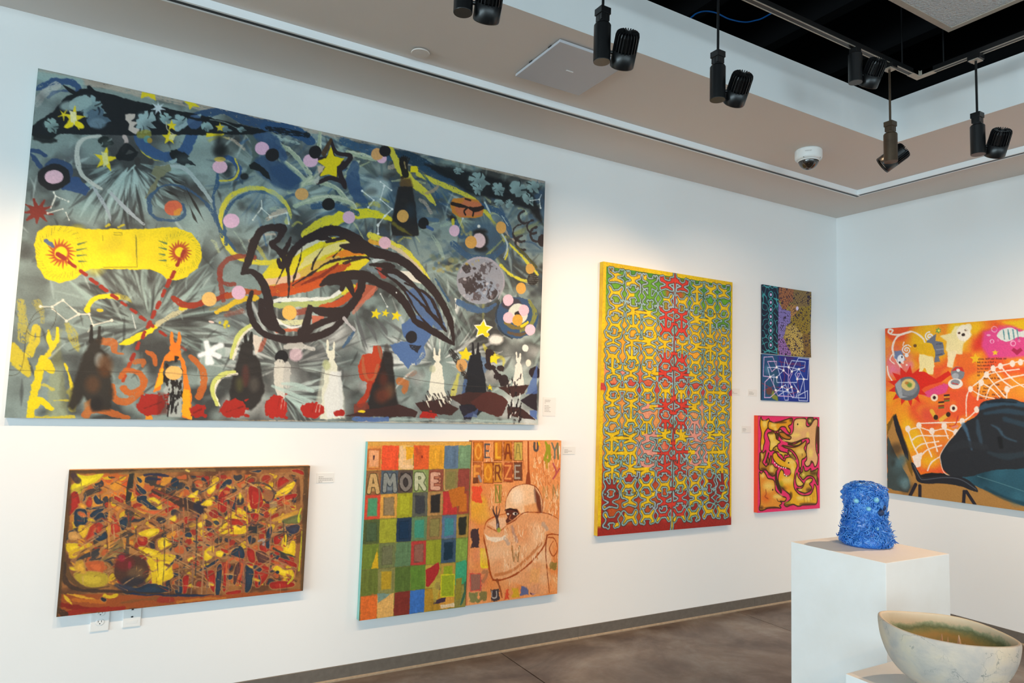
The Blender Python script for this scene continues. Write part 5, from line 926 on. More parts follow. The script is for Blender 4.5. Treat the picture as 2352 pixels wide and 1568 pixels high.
    for ch,x,y,w_,h_,c,d in [('A',165,355,70,130,'#c09a62','#4a3a20'),('M',290,350,85,125,'#84857e','#2f343a'),('O',425,350,70,115,'#7a7068','#2a2220'),('R',545,345,65,115,'#b9b894','#4a5030'),('E',670,345,60,110,'#cf9a80','#7a3a2a')]:
        glyph(A,ch,x,y,w_,h_,44,d,.9,0,5); glyph(A,ch,x,y,w_,h_,30,c,1,0,4)
    A.stroke([(720,350),(740,365),(715,385),(745,395),(735,420),(712,410)],6,'#6a3226',.9)
    A.V(0,0,1); A.grain(.12,1.2,3); A.grain(.1,4,1.2); return A
def art_diptych_right():
    A=Art([(1082,1013),(1287,1010),(1282,1362),(1072,1391)],1,-.038,.0029,8,'#d9824a'); A.V(*VF); R=A.rng
    h,w=A.img.shape[:2]; f=lattice_noise(h,w,30,26,R)[...,None]; A.img=hx('#d87e40')*(1-f)+hx('#e39c62')*f
    A.blotch(10,(985,560,1090,780),(40,70),['#dd9a2c','#e0a53a'],.9,1); A.blotch(8,(970,950,1110,1300),(40,80),['#d87a5c','#cf6a4c'],.7,1)
    # crackled white relief
    for x0,y0,x1,y1,n in [(1470,100,1690,400,70),(1560,430,1690,660,46),(1100,440,1260,580,30),(1230,730,1570,1100,90),(1090,90,1160,230,14),(1330,90,1400,240,14),(1420,1100,1560,1240,18),(1590,960,1680,1200,20),(1270,1100,1420,1250,18)]:
        for _ in range(n):
            x=R.uniform(x0,x1); y=R.uniform(y0,y1); A.stroke([(x,y),(x+R.uniform(-10,10),y+R.uniform(15,40)),(x+R.uniform(-14,14),y+R.uniform(40,80))],R.uniform(3,7),R.choice(['#efc79a','#e8b47e','#b85f2c','#c9773a']),.8,2,.6)
    # tiles with letters in the upper left
    for (x,y,w_,h_,c) in [(1003,85,76,155,'#c9721c'),(1165,80,66,155,'#c5751c'),(1245,80,66,160,'#bf6f22'),(1000,250,70,165,'#b5622a'),(1082,250,76,165,'#c9781c'),(1165,250,66,160,'#cd8a30'),(1245,250,72,155,'#a84c24'),(1325,250,66,145,'#6a3f2a'),(1325,85,70,150,'#bfa04a')]:
        A.poly([(x,y),(x+w_,y),(x+w_,y+h_),(x,y+h_)],c,1,4,.8); A.stroke([(x,y),(x+w_,y),(x+w_,y+h_),(x,y+h_),(x,y)],6,'#7a3414',.8,3,.6,smooth=False)
    L=lambda ch,x,y,w_,h_,c,lw=20: glyph(A,ch,x,y,w_,h_,lw,c,.95,0,3)
    L('O',1018,105,45,115,'#e29a3a',14); L('E',1095,105,40,105,'#4a4a50',12); L('L',1185,100,32,110,'#e0a52c',16); L('A',1255,105,45,115,'#7a3414',14); L('A',1338,105,40,110,'#8a7a3a',10)
    L('F',1010,280,45,115,'#e0913c'); L('O',1095,275,48,115,'#e0982c',16); L('R',1178,275,42,115,'#7a3c1c',14); L('Z',1255,275,50,105,'#dd8a4a',14); L('E',1335,275,42,100,'#a89a8a',12); A.stroke([(1045,360),(1060,400)],20,'#8f8a90',.8,4); A.poly([(1000,370),(1040,370),(1040,415),(1000,415)],'#5a2c18',.8,6)
    L('N',1180,440,35,120,'#7f7a2c',10); A.stroke([(1170,430),(1225,430),(1220,570),(1175,570)],7,'#8a8030',.9,smooth=False)
    A.stroke([(1440,80),(1442,300),(1445,350)],[14,16,20],'#9a4418',.95,3); A.stroke([(1440,340),(1440,410)],[26,44],'#8b3c1a',.95,4); A.stroke([(1425,90),(1428,340)],6,'#e3a06a',.8)
    L('U',1490,95,30,60,'#4a4440',18); A.stroke([(1525,90),(1530,110)],16,'#e0a51c',1); A.stroke([(1580,90),(1595,150),(1575,220),(1610,230),(1605,120)],24,'#8f8f1c',.95,4,.8); L('Y',1630,95,45,120,'#6a6a5c',14); A.stroke([(1675,100),(1680,220)],16,'#6b6a40',.9); A.stroke([(1690,120),(1692,180)],6,'#f0e6da',.9); A.stroke([(1585,240),(1590,290)],20,'#b08a2c',.9); A.stroke([(1640,260),(1665,330),(1640,380),(1690,300)],14,'#a8404a',.8,4); L('N',1560,440,36,100,'#b8864a',9); L('N',1640,430,40,110,'#9a7a4a',9)
    for x,y,w_,h_,c in [(990,440,75,130,'#e04a2a'),(985,780,60,150,'#3c2a30'),(1060,940,76,150,'#dfb01c'),(975,1140,90,140,'#8d5e50'),(1455,1095,76,120,'#dfb91c'),(1455,1230,74,80,'#4a2c48'),(1380,1235,66,80,'#56608c'),(1140,1265,66,90,'#3a343a'),(970,1290,66,80,'#7a7a48'),(1050,1290,60,70,'#7a7040'),(1255,1265,30,80,'#cf4a2c'),(1310,1255,55,70,'#c99f26'),(1615,1055,50,50,'#8a7030'),(1430,930,30,50,'#cf9a2a')]: A.poly([(x,y),(x+w_,y-4),(x+w_,y+h_-4),(x,y+h_)],c,.95,7,2)
    A.stroke([(1470,1110),(1500,1130),(1480,1170),(1520,1190)],16,'#e8cf3a',.9); L('U',1150,1280,40,55,'#b9b0a8',8); A.stroke([(1470,1250),(1500,1240),(1500,1290),(1475,1300),(1470,1250)],9,'#9a7a9a',.9); A.stroke([(1070,960),(1065,1080),(1120,1085)],14,'#e6c62a',.9); A.stroke([(975,1140),(1060,1140),(1060,1270),(980,1280),(975,1140)],7,'#d8483c',.8,3,.6,smooth=False); A.stroke([(1080,1130),(1110,1130),(1080,1200)],30,'#9a6a4a',.7,8,1)
    # the hooded figure with crossed arms
    SK='#e6b68c'
    A.poly([(1085,830),(1100,740),(1180,690),(1260,670),(1400,660),(1560,655),(1650,690),(1685,760),(1685,830),(1600,800),(1580,880),(1590,960),(1560,1100),(1600,1290),(1480,1300),(1400,1240),(1250,1190),(1160,1190),(1135,1100),(1095,900)],'#dd9a68',.9,10,1,smooth=True)
    A.blotch(16,(1150,800,1560,1150),(40,100),['#e6b184','#d98a56','#e9c09a'],.7,1); A.blotch(6,(1500,900,1590,1290),(30,60),['#e8c4a0','#e2b48a'],.8,1)
    A.poly([(1255,620),(1265,540),(1310,460),(1380,425),(1450,425),(1510,455),(1550,540),(1555,660),(1500,640),(1400,665),(1370,640),(1350,620),(1290,620)],'#e9b98c',1,4,.6,smooth=True)
    A.poly([(1490,450),(1535,520),(1552,655),(1515,650),(1500,560)],'#6a2f1a',.95,14,.6); A.stroke([(1490,470),(1500,560)],16,'#8a6a5a',.7,8); A.poly([(1410,600),(1500,570),(1530,660),(1410,650)],'#d98a4c',.7,16,1); A.dot(1350,520,(50,70),'#f3d8bc',.7,50)
    for q in [[(1255,625),(1265,540),(1310,460),(1380,428),(1450,425),(1510,455),(1550,540),(1556,655)]]: A.stroke(q,6,'#8a3c1a',.9,2,.4)
    A.poly([(1255,640),(1290,618),(1350,622),(1370,660),(1340,690),(1270,740),(1258,715),(1275,690)],'#5a2a1c',1,3,.5); A.dot(1335,660,(20,12),'#d8c8b8',1,3); A.dot(1340,660,(9,10),'#1c1412',1); A.dot(1278,662,(9,8),'#d8c8b8',1,3); A.stroke([(1255,632),(1300,622),(1355,640)],[8,12,8],'#2a1612',1); A.stroke([(1300,670),(1290,700),(1310,712)],10,'#a8603c',.9); A.stroke([(1350,690),(1320,715)],10,'#b87a54',.8)
    A.stroke([(1270,745),(1330,715),(1400,655),(1480,648),(1600,660),(1680,700)],[10,8,7,6,6,5],'#8a3c1a',.9,2,.5); A.stroke([(1090,780),(1110,720),(1180,680),(1260,660)],9,'#a8481a',.9,2,.5); A.stroke([(1085,830),(1090,880),(1115,1000),(1135,1130),(1160,1190)],[7,12,14,14,10],'#9a4216',.95,3,.5); A.stroke([(1160,1190),(1220,1190),(1330,1150),(1450,1060),(1560,930),(1600,830),(1685,830)],[12,12,14,12,10,10,7],'#9a4216',.95,3,.5); A.stroke([(1180,1150),(1300,1120),(1430,1020),(1540,900)],24,'#b3602c',.6,10,.8); A.stroke([(1590,830),(1580,960),(1590,1100),(1610,1290)],[12,10,7,6],'#8a3f1c',.9,3,.5); A.stroke([(1600,850),(1650,860),(1675,940),(1640,1000),(1610,940),(1640,880)],9,'#a0481c',.9,2,.5); A.stroke([(1190,1190),(1215,1260),(1230,1330)],[20,14,8],'#8a4420',.85,4,.6)
    A.poly([(1090,820),(1130,845),(1220,850),(1275,820),(1260,860),(1180,890),(1110,870)],'#ecd9c2',.85,8,.6); A.stroke([(1110,760),(1200,800),(1260,760)],[8,12,8],'#a8562a',.8,4,.5); A.poly([(1120,740),(1200,690),(1260,690),(1260,760),(1200,800)],'#e4b48e',.8,8,.6)
    A.stroke([(1200,780),(1190,700),(1165,650),(1160,600)],[30,18,12,6],'#4a3432',.95,3,.4)
    for q in [[(1190,690),(1185,620),(1190,600)],[(1195,690),(1210,640),(1215,605)],[(1180,680),(1150,620)]]: A.stroke(q,[12,5],'#4a2f2c',.95,2,.4)
    A.dot(1205,790,(16,20),'#9aa03a',.9,6); A.stroke([(1195,745),(1190,770)],14,'#8f8a94',.8,4)
    A.stroke([(1310,760),(1330,830),(1350,880)],24,'#9a7a74',.6,8,1,.2); L('W',1310,920,60,120,'#9a6f40',12); A.stroke([(1560,740),(1590,780)],30,'#a8988c',.6,10,1); A.stroke([(1260,860),(1280,900)],30,'#a89890',.6,8,1)
    for x0,y0,x1,y1,n in [(1240,730,1570,1080,80),(1420,1080,1570,1220,18),(1560,430,1690,640,20)]:
        for _ in range(n):
            x=R.uniform(x0,x1); y=R.uniform(y0,y1)
            if y>1130-(x-1240)*.75+60: continue
            A.stroke([(x,y),(x+R.uniform(-8,8),y+R.uniform(15,40)),(x+R.uniform(-10,10),y+R.uniform(40,70))],R.uniform(3,6),R.choice(['#efcba2','#f0d2ae','#c67a44']),.7,2,.6)
    A.stroke([(985,85),(975,700),(945,1395)],12,'#c87a4c',.9,3,.6); A.stroke([(985,80),(1695,70)],10,'#c8743c',.9,3,.6)
    A.V(0,0,1); A.grain(.12,1.2,3); return A
VG=(1340,580,4.753); VH=(1670,630,5.058); VP=(1690,930,5.809); VR=(1990,720,3.136)
def art_meander():
    A=Art([(1386,601),(1680,647),(1682,1204),(1372,1232)],1,-.038,.0034,11,'#d8b416'); R=A.rng
    h,w=A.img.shape[:2]; u=np.linspace(0,1,w)[None,:]+np.zeros((h,1)); v=np.linspace(0,1,h)[:,None]+np.zeros((1,w))
    SP=.525; NC,NR=4,16; cw0=.475/NC; rh=.95/NR; asp=A.H/A.W; rad=.0150
    F=np.full((h,w),9.)                       # outline field of the creatures, u units
    def cap(x0,y0,x1,y1,r):
        pad=r+.03; i0,i1=max(int((min(y0,y1)-pad/asp)*h),0),min(int((max(y0,y1)+pad/asp)*h)+2,h); j0,j1=max(int((min(x0,x1)-pad)*w),0),min(int((max(x0,x1)+pad)*w)+2,w)
        if i1<=i0 or j1<=j0: return
        X=u[i0:i1,j0:j1]-x0; Y=(v[i0:i1,j0:j1]-y0)*asp; dx,dy=x1-x0,(y1-y0)*asp; l=dx*dx+dy*dy+1e-12; t=np.clip((X*dx+Y*dy)/l,0,1)
        d=np.hypot(X-t*dx,Y-t*dy)-r; k=.009; S=F[i0:i1,j0:j1]; hh=np.clip(.5+.5*(S-d)/k,0,1); F[i0:i1,j0:j1]=S*(1-hh)+d*hh-k*hh*(1-hh)*.6
    kinds=R.integers(0,4,(NR,NC)); drop=R.random((NR,NC)); hl=R.random((NR,NC))
    for r in range(NR):
        for c in range(NC):
            for sgn in (-1,1):
                cw=.500/NC if sgn<0 else .462/NC
                x=SP+sgn*(c+.5)*cw; y=.022+(r+.5)*rh; jx,jy=R.normal(0,.004),R.normal(0,.003); x+=jx; y+=jy
                ax,ay=cw*.33,rh*.36; k=kinds[r,c]
                if r%2==0:
                    cap(x,y-rh*.12,x,y+rh*.14,rad*.9)
                    for sx in (-1,1):
                        cap(x,y-rh*.1,x+sx*ax,y-ay*.75,rad*.75); cap(x+sx*ax,y-ay*.7,x+sx*ax*1.18,y-ay*1.2,rad*.55); cap(x+sx*ax,y-ay*.7,x+sx*ax*.72,y-ay*1.2,rad*.5)
                        cap(x,y+rh*.12,x+sx*ax,y+ay*.8,rad*.7)
                        if k%2==0: cap(x+sx*ax,y+ay*.75,x+sx*ax*1.1,y+ay*1.25,rad*.55); cap(x+sx*ax,y+ay*.75,x+sx*ax*.6,y+ay*1.15,rad*.45)
                else:
                    cap(x-ax*.55,y,x+ax*.55,y,rad*.9)
                    for sx in (-1,1):
                        cap(x+sx*ax*.5,y,x+sx*ax*1.05,y-ay*.9,rad*.7); cap(x+sx*ax*.5,y,x+sx*ax*1.05,y+ay*.9,rad*.7)
                        if k<2: cap(x+sx*ax,y+ay*.85,x+sx*ax*.6,y+ay*1.15,rad*.5)
                if drop[r,c]<.2 and r<NR-1: cap(x,y,x,y+rh,rad*.8)
                if hl[r,c]<.16 and c<NC-1: cap(x,y,x+sgn*cw,y,rad*.8)
    for r in range(NR+1): 
        if r%3!=1: cap(SP-.02,.03+r*rh*.98,SP+.02,.03+r*rh*.98,rad*.8)
    cap(SP,.0,SP,1,rad*.45)
    F+= .004*(A.n2*2)
    # what lies inside and outside the line
    col=np.ones((h,w,3))*hx('#d9b41a')
    warm=np.clip(A.n3*2+.5,0,1)[...,None]; col=col*(1-warm*.5)+hx('#c99a1c')*warm*.5
    ins=np.zeros((h,w,3)); bands=[(0,'#3c7d2c'),(.1,'#5f9a26'),(.19,'#8f9a24'),(.22,'#d59a26'),(.34,'#d8942c'),(.40,'#cf7a4a'),(.45,'#b8443a'),(.49,'#c66a3a'),(.54,'#d09040'),(.66,'#c9803c'),(.72,'#c46a4c'),(.78,'#a8322a'),(.9,'#9a2a24'),(1,'#8f241f')]
    bv=np.array([b[0] for b in bands]); bc=np.array([hx(b[1]) for b in bands])
    for k in range(3): ins[...,k]=np.interp(v+.02*A.n3,bv,bc[:,k])
    pk=((np.abs(u-SP)>.02)&(np.abs(u-SP)<.26)&(v>.5)&(v<.78))|((np.abs(u-SP)>.36)&(v>.38)&(v<.46)); pk=(pk*np.clip(.8+A.n3*1.6,0,1))[...,None]; ins=ins*(1-pk*.7)+hx('#d08a80')*pk*.7
    ob=((np.abs(u-SP)>.28)&(v>.55)&(v<.74)); ob=(ob*np.clip(.8+A.n3*1.6,0,1))[...,None]; ins=ins*(1-ob*.7)+hx('#c99048')*ob*.7
    rd=np.clip(1.4-np.abs(u-SP)/.075-.9*np.abs(A.n2),0,1)[...,None]*(v>.02)[...,None]; ins=ins*(1-rd)+hx('#c2362a')*rd
    for y0,y1,c in [(.445,.485,'#b83a38'),(.965,1.,'#94261f')]:
        m=np.clip(1-np.abs(v-(y0+y1)/2)/((y1-y0)/2)+.6*A.n1,0,1)[...,None]; m=np.clip(m*3,0,1); col=col*(1-m)+hx(c)*m
    gr=np.clip(1-v/.2,0,1)[...,None]*np.clip(.5+A.n3*3,0,1)[...,None]*.6; col=col*(1-gr)+hx('#9aa622')*gr
    tl=np.clip((lattice_noise(h,w,70,46,R)-.45)*5,0,1); 
    og=(tl*np.clip((v-.18)*9,0,1)*np.clip((.47-v)*12,0,1)*.8)[...,None]; col=col*(1-og)+hx('#d99a30')*og
    ye=hx('#d9b614')*(1-warm*.45)+hx('#c9a01c')*warm*.45
    cell=np.floor((v-.022)/rh).astype(int); near=(np.abs(u-SP)<.5*cw0*2.0); redc=near&((cell%3!=1)|(np.abs(u-SP)<.02))&(v<.95)
    gc=(lattice_noise(h,w,60,44,R)>.62)&(v<.2); 
    dk=((np.abs(u-SP)>.25)&(v>.79)&(lattice_noise(h,w,40,44,R)>.55)); pkc=(np.abs(u-SP)<.27)&(np.abs(u-SP)>.12)&(v>.52)&(v<.76)&(lattice_noise(h,w,40,44,R)>.5)
    blob=ye.copy()
    for msk,cc in ((gc,'#5a9428'),(dk,'#8f2a22'),(pkc,'#d08c7e'),(redc,'#c4382c')): blob[msk]=hx(cc)
    band=ins.copy(); og2=np.clip((lattice_noise(h,w,34,40,R)-.5)*6,0,1)[...,None]*(v>.2)[...,None]*.25; band=band*(1-og2)+ye*og2
    edge=((u<.022)|(u>.988)|(v<.016))[...,None]; band=np.where(edge,ye,band)
    m=np.clip(3*(1-np.abs(v-.463)/.016),0,1)[...,None]; band=band*(1-m)+hx('#b83e3a')*m; m=np.clip((v-.962)*80,0,1)[...,None]; band=band*(1-m)+hx('#94261f')*m
    a=np.clip(.5-F/.003,0,1)[...,None]; img=band*(1-a)+blob*a
    lb=np.array([hx('#8fb3b4'),hx('#7fa3b0'),hx('#a9b4b8')])
    ln=hx('#87a8ac')+ (lattice_noise(h,w,24,24,R)-.5)[...,None]*np.array([.16,.04,.12])
    d=np.abs(F-.002); bw,lw=.0086,.0048
    k_=np.clip((bw-d)/.0032,0,1)[...,None]; img=img*(1-k_*.88)+hx('#33302c')*k_*.88
    l_=np.clip((lw-d)/.003,0,1)[...,None]; img=img*(1-l_)+ln*l_
    A.img=img; A.grain(.14,2,2); A.grain(.1,1.2,1.2)
    for i in range(1,8): A.img[:,int(i/8*A.nx)]*=.93
    return A
def art_coral():
    A=Art([(1750,653),(1860,670),(1861,820),(1751,812)],1,-.012,.0026,13,'#1d2a44'); A.V(*VH); R=A.rng
    f=coral(A,11.5,4); ln=np.clip((np.abs(f)-.22)*3.2,0,1)[...,None]*.97
    regs=[([(590,130),(960,190),(960,970),(590,950)],'#a88f3c'),([(590,130),(790,160),(760,320),(720,330),(680,420),(640,400),(620,310),(590,290)],'#a86a42'),([(770,160),(960,200),(945,380),(880,370),(810,390),(760,330)],'#8f7444'),([(715,340),(810,370),(830,420),(780,480),(740,500),(735,420)],'#b9864a'),([(590,300),(640,400),(740,430),(735,560),(690,600),(670,700),(640,760),(590,760)],'#8a7cc0'),([(590,740),(660,740),(700,830),(750,910),(740,950),(600,950)],'#9a70b4'),
          ([(830,400),(945,370),(940,700),(860,680),(800,620),(740,560),(760,510),(790,470)],'#a08428'),([(690,600),(790,590),(870,690),(880,800),(900,940),(750,930),(720,830),(670,730)],'#c9ac58'),([(880,690),(945,690),(960,960),(890,950)],'#8a6a30')]
    for q,c in regs:
        m=mask_poly(A,q); A.img=A.img*(1-m)+(hx(c)*ln+hx('#2c2138')*(1-ln))*m
    A.dot(812,395,(15,24),'#dccdec',1,3)
    A.poly([(400,110),(600,135),(590,930),(400,915)],'#16243a',1)
    # turquoise meanders round a chain of loops
    CY='#3f9aa0'; yy=[235,325,408,490,565,652,738,820]
    S=lambda q,w_=11: A.stroke(q,w_,CY,1,2,.2)
    for i,y in enumerate(yy):
        x=508; S([(x+24*math.sin(t),y-38*math.cos(t)) for t in np.linspace(0,6.28,16)],10); A.dot(x,y,(11,16),'#d8c2ea',1,2)
    f2=coral(A,27,8); gl=np.clip((.34-np.abs(f2))*5,0,1)[...,None]
    m=mask_poly(A,[(404,125),(596,145),(588,922),(404,908)],.1)*(1-mask_poly(A,[(472,180),(545,180),(545,870),(472,870)],.2)); A.img=A.img*(1-m*gl)+hx(CY)*(m*gl)
    S([(430,128),(470,150),(520,128),(560,150),(590,140)],10); S([(430,905),(480,890),(520,900),(580,915)],10); S([(540,275),(600,295)],8)
    A.stroke([(402,110),(400,500),(402,915)],6,'#3a3a38',.8); A.V(0,0,1); A.grain(.1,1.3,1.3); return A
def art_lines():
    A=Art([(1751,814.5),(1861,821),(1857,923),(1748,919)],1,-.012,.0026,14,'#14308c'); A.V(*VH); R=A.rng
    A.poly([(390,920),(590,925),(600,1480),(390,1470)],'#1d4f78',1,30,1); A.blotch(8,(420,1000,580,1400),(30,60),['#1f6a80','#2a5a70','#1a3a70'],.7,1); A.blotch(6,(600,950,760,1100),(30,60),['#4a2468','#3a2470'],.8,1); A.blotch(8,(620,1100,950,1450),(40,80),['#10308a','#1a48a8','#101f78'],.8,1)
    A.dot(470,1100,(30,50),'#5a8aa8',.6,40,1); A.dot(490,1360,(36,40),'#6a4034',.9,14,1.5); A.poly([(530,1340),(560,1400),(590,1420),(590,1465),(540,1450),(510,1420)],'#8a9034',.9,10,1)
    for q in [[(600,1010),(740,1040),(900,1060)],[(610,960),(640,1080),(670,1180),(650,1300)],[(570,1310),(760,1320),(840,1350)],[(400,1260),(490,1310),(560,1360)],[(420,1350),(560,1290)],[(830,1100),(900,1130),(910,1060)],[(760,1030),(850,1030),(850,1080)],[(820,1230),(830,1360)],[(700,1400),(830,1360)]]: A.stroke(q,8,'#8a3450',.75,2,.4,smooth=False)
    L='#b4c2e8'
    for q in [[(500,1190),(420,1180),(430,960),(530,955),(575,1080)],[(575,1080),(470,1080),(500,1190),(575,1195),(655,1115),(575,1080)],[(575,1080),(575,1010),(470,1010),(520,1130),(575,1080)],[(500,1190),(440,1250),(435,1430),(500,1430),(640,1305)],[(575,1195),(580,1255),(810,1255),(815,1215)],[(655,1115),(675,970),(715,1075),(750,1125),(835,1100),(715,1075)],[(575,1065),(715,1075),(750,1000),(910,1015),(900,1080),(835,1100)],[(655,1115),(720,1180),(750,1125)],[(750,1125),(830,970),(955,985),(935,1220),(890,1215),(835,1100),(790,1160),(815,1215),(890,1215)],[(715,1075),(710,1240),(750,1305),(780,1420),(590,1410),(530,1260),(500,1190)],[(565,1345),(540,1270),(545,1160),(500,1190)],[(565,1345),(755,1370),(750,1305),(700,1340),(590,1410)],[(640,1305),(700,1340),(760,1430),(910,1435),(890,1215),(845,1380),(775,1270),(825,1360)],[(640,1305),(670,1460),(710,1460),(710,1240)],[(825,1360),(835,1465),(935,1470),(935,1350),(800,1420),(825,1360)],[(590,1090),(630,1230),(640,1305)],[(815,1215),(850,1150),(820,1150),(815,1215)],[(755,1150),(725,1220),(740,1290)],[(640,1305),(680,1280),(700,1340)]]: A.stroke(q,8.5,L if R.random()<.7 else '#c8a8d8',.95,2,.3,smooth=False)
    for x,y in [(575,1080),(655,1115),(715,1078),(752,1128),(835,1100),(500,1190),(577,1195),(815,1215),(890,1217),(565,1345),(638,1306),(702,1340),(748,1307),(825,1360)]: A.dot(x,y,(13,14),'#eceaf0',1,2)
    A.V(0,0,1); A.grain(.14,1.3,1.3); return A
def art_creatures():
    A=Art([(1741.6,954),(1882.6,957.5),(1882.6,1166.5),(1740,1178)],1,-.038,.003,15,'#dc2f68'); A.V(*VP); R=A.rng
    K='#33200f'
    def cr(q,base='#dca018',hi=(),lo=(),sm=True):
        A.stroke(q,20,K,.97,4,.3,closed=True,smooth=sm); A.poly(q,base,1,4,.3,smooth=sm)
        P=np.array(q,float); A.stroke(q,11,'#7a4a12',.5,12,closed=True,smooth=sm); A.stroke(q,7,K,.9,3,closed=True,smooth=sm)
        for x,y,rx,ry in hi: A.dot(x,y,(rx,ry),'#e8cc6a',.85,min(rx,ry)*1.2)
        for x,y,rx,ry in lo: A.dot(x,y,(rx,ry),'#4a2c10',.8,min(rx,ry)*1.3)
    cr([(335,165),(350,200),(395,210),(440,185),(445,240),(425,300),(385,360),(375,430),(385,480),(370,540),(355,610),(335,590),(335,480),(345,380),(325,260)],'#dfa01c',[(385,250,30,50),(350,560,10,40)])
    cr([(445,220),(520,240),(620,215),(720,180),(755,190),(740,250),(700,280),(725,330),(720,370),(690,340),(660,290),(600,290),(550,345),(480,330),(435,300)],'#d8961c',[(500,270,40,30),(530,320,20,20)],[(740,200,24,24),(600,230,80,14)])
    cr([(775,230),(800,190),(870,180),(935,190),(935,260),(960,290),(1000,270),(1030,220),(1060,190),(1090,200),(1085,300),(1065,450),(1070,600),(1095,700),(1080,790),(1055,820),(1035,770),(1010,750),(985,800),(945,815),(920,770),(950,720),(940,620),(955,530),(985,500),(970,440),(900,450),(800,490),(720,500),(620,450),(570,380),(590,330),(620,350),(690,400),(745,390),(770,330)],'#d8a870',[(860,260,60,60),(800,400,60,30),(700,470,80,16),(1000,640,30,60),(960,400,20,40)],[(1080,400,14,120),(1010,760,14,20)])
    cr([(585,370),(640,370),(690,410),(735,430),(715,455),(650,445),(600,410)],'#b8741c')
    A.dot(826,256,(9,12),'#1c120a')
    cr([(430,380),(500,360),(530,400),(540,450),(590,490),(560,520),(530,560),(500,590),(470,610),(450,590),(460,500),(440,440)],'#dcb444',[(500,520,40,40),(480,430,24,40)],[(470,375,40,14)])
    cr([(535,370),(560,390),(565,440),(540,420)],'#5a3818'); cr([(525,560),(555,545),(560,580),(600,620),(680,640),(685,665),(650,665),(640,710),(620,670),(560,620),(520,610),(500,590)],'#c9a428',[(600,640,30,10)],[(548,550,12,8),(528,590,14,10)])
    cr([(625,540),(700,560),(780,565),(850,540),(905,500),(935,480),(930,530),(910,580),(940,660),(920,700),(880,730),(870,820),(850,825),(840,740),(800,650),(740,590),(660,565)],'#c9983c',[(860,620,50,40)],[(650,545,50,10)]); A.dot(885,655,6,'#1c120a'); A.dot(885,675,5,'#1c120a')
    cr([(700,520),(780,525),(850,490),(880,485),(850,525),(780,540)],'#c9a83c'); cr([(700,605),(750,640),(800,710),(790,720),(720,670)],'#8a7428',[(730,640,16,12)])
    cr([(325,640),(370,640),(400,610),(380,700),(355,760),(380,800),(410,820),(440,760),(430,700),(400,770),(440,640),(420,730),(440,800),(470,680),(475,740),(460,800),(490,790),(520,830),(560,845),(540,880),(520,930),(480,940),(430,890),(400,860),(320,860),(320,720)],'#b07a24',[(480,850,30,50),(345,680,16,40)],[(330,700,10,60),(470,920,40,20),(370,850,40,16)])
    cr([(500,650),(540,640),(570,690),(650,750),(670,710),(730,700),(790,750),(815,810),(790,880),(780,950),(770,1050),(790,1130),(860,1200),(950,1210),(1010,1180),(1040,1110),(1050,1060),(1075,1120),(1080,1300),(1000,1320),(900,1330),(830,1345),(760,1320),(680,1350),(650,1320),(700,1290),(740,1240),(720,1190),(640,1120),(580,1050),(570,960),(600,870),(630,880),(650,940),(700,950),(735,910),(730,860),(690,840),(620,820),(550,780),(500,710)],'#dca41c',[(740,760,60,50),(690,1000,70,50),(760,860,30,60),(860,1240,50,30),(960,1250,40,30)],[(620,1110,60,26),(700,1330,60,14),(960,1320,110,18),(735,1200,20,40)])
    A.dot(705,770,(10,10),'#1c120a'); A.dot(690,1100,(40,40),'#dc8a14',.6,40); A.dot(600,1060,(30,40),'#8a8a1c',.7,40); A.dot(690,1300,(40,16),'#8f8a1c',.8,20)
    for i,(x,y) in enumerate([(520,770),(545,798),(575,818),(605,830),(635,835),(665,840),(650,925),(675,945)]): A.dot(x,y,(8,9),'#efe9e4',1,2)
    for x,y in [(910,1230),(950,1228),(990,1220),(1025,1195),(1040,1150)]: A.stroke([(x,y),(x+6,y+70)],7,'#8a5a14',.6,6)
    cr([(800,1000),(815,910),(830,960),(870,1010),(900,1050),(870,1080),(820,1070)],'#d8b44a',[(850,1040,20,16)]); cr([(900,820),(920,880),(960,880),(1000,850),(1000,890),(1060,870),(1095,850),(1080,930),(1095,1010),(1090,1060),(1040,960),(960,940),(900,990),(870,960),(850,930),(890,890)],'#a8922c',[(900,930,20,20)],[(1040,910,50,30),(1090,1000,14,40)]); A.dot(882,928,5,'#1c120a')
    cr([(815,1115),(860,1120),(900,1090),(930,1020),(980,980),(1020,985),(1010,1020),(980,1050),(1010,1100),(990,1140),(930,1170),(880,1160),(840,1140)],'#c99a28',[(860,1130,24,14),(960,1020,30,20)],[(980,1130,40,26)]); cr([(850,850),(870,860),(860,890),(840,880)],'#6a5420')
    cr([(315,905),(340,920),(370,890),(400,930),(430,980),(500,1000),(520,1060),(530,1140),(600,1210),(670,1240),(650,1280),(590,1280),(610,1310),(580,1340),(600,1370),(520,1360),(430,1370),(360,1400),(315,1390),(330,1300),(325,1100)],'#d88a2c',[(440,1080,70,60),(560,1220,60,30),(360,940,24,30)],[(340,1370,30,24),(480,1370,100,12)]); A.dot(400,1240,(60,60),'#d4581c',.6,60); A.stroke([(400,1130),(405,1190),(390,1220),(430,1250)],12,'#8a2f14',.7,10); A.dot(493,1130,(8,12),'#1c120a'); A.stroke([(550,1250),(570,1285),(640,1285)],8,K,.9)
    cr([(540,890),(550,1000),(600,1120),(605,1170),(560,1100),(530,1000)],'#3c2410'); cr([(960,180),(1030,175),(1010,240),(970,245)],'#6a6428',[(990,210,16,16)]); cr([(1095,330),(1110,330),(1105,610),(1095,600)],'#4a2c14')
    A.stroke([(300,145),(1120,158)],7,'#7a1a3c',.8); A.stroke([(295,145),(288,1435)],7,'#5a142c',.8)
    A.V(0,0,1); A.grain(.08,1.3,1.3); return A
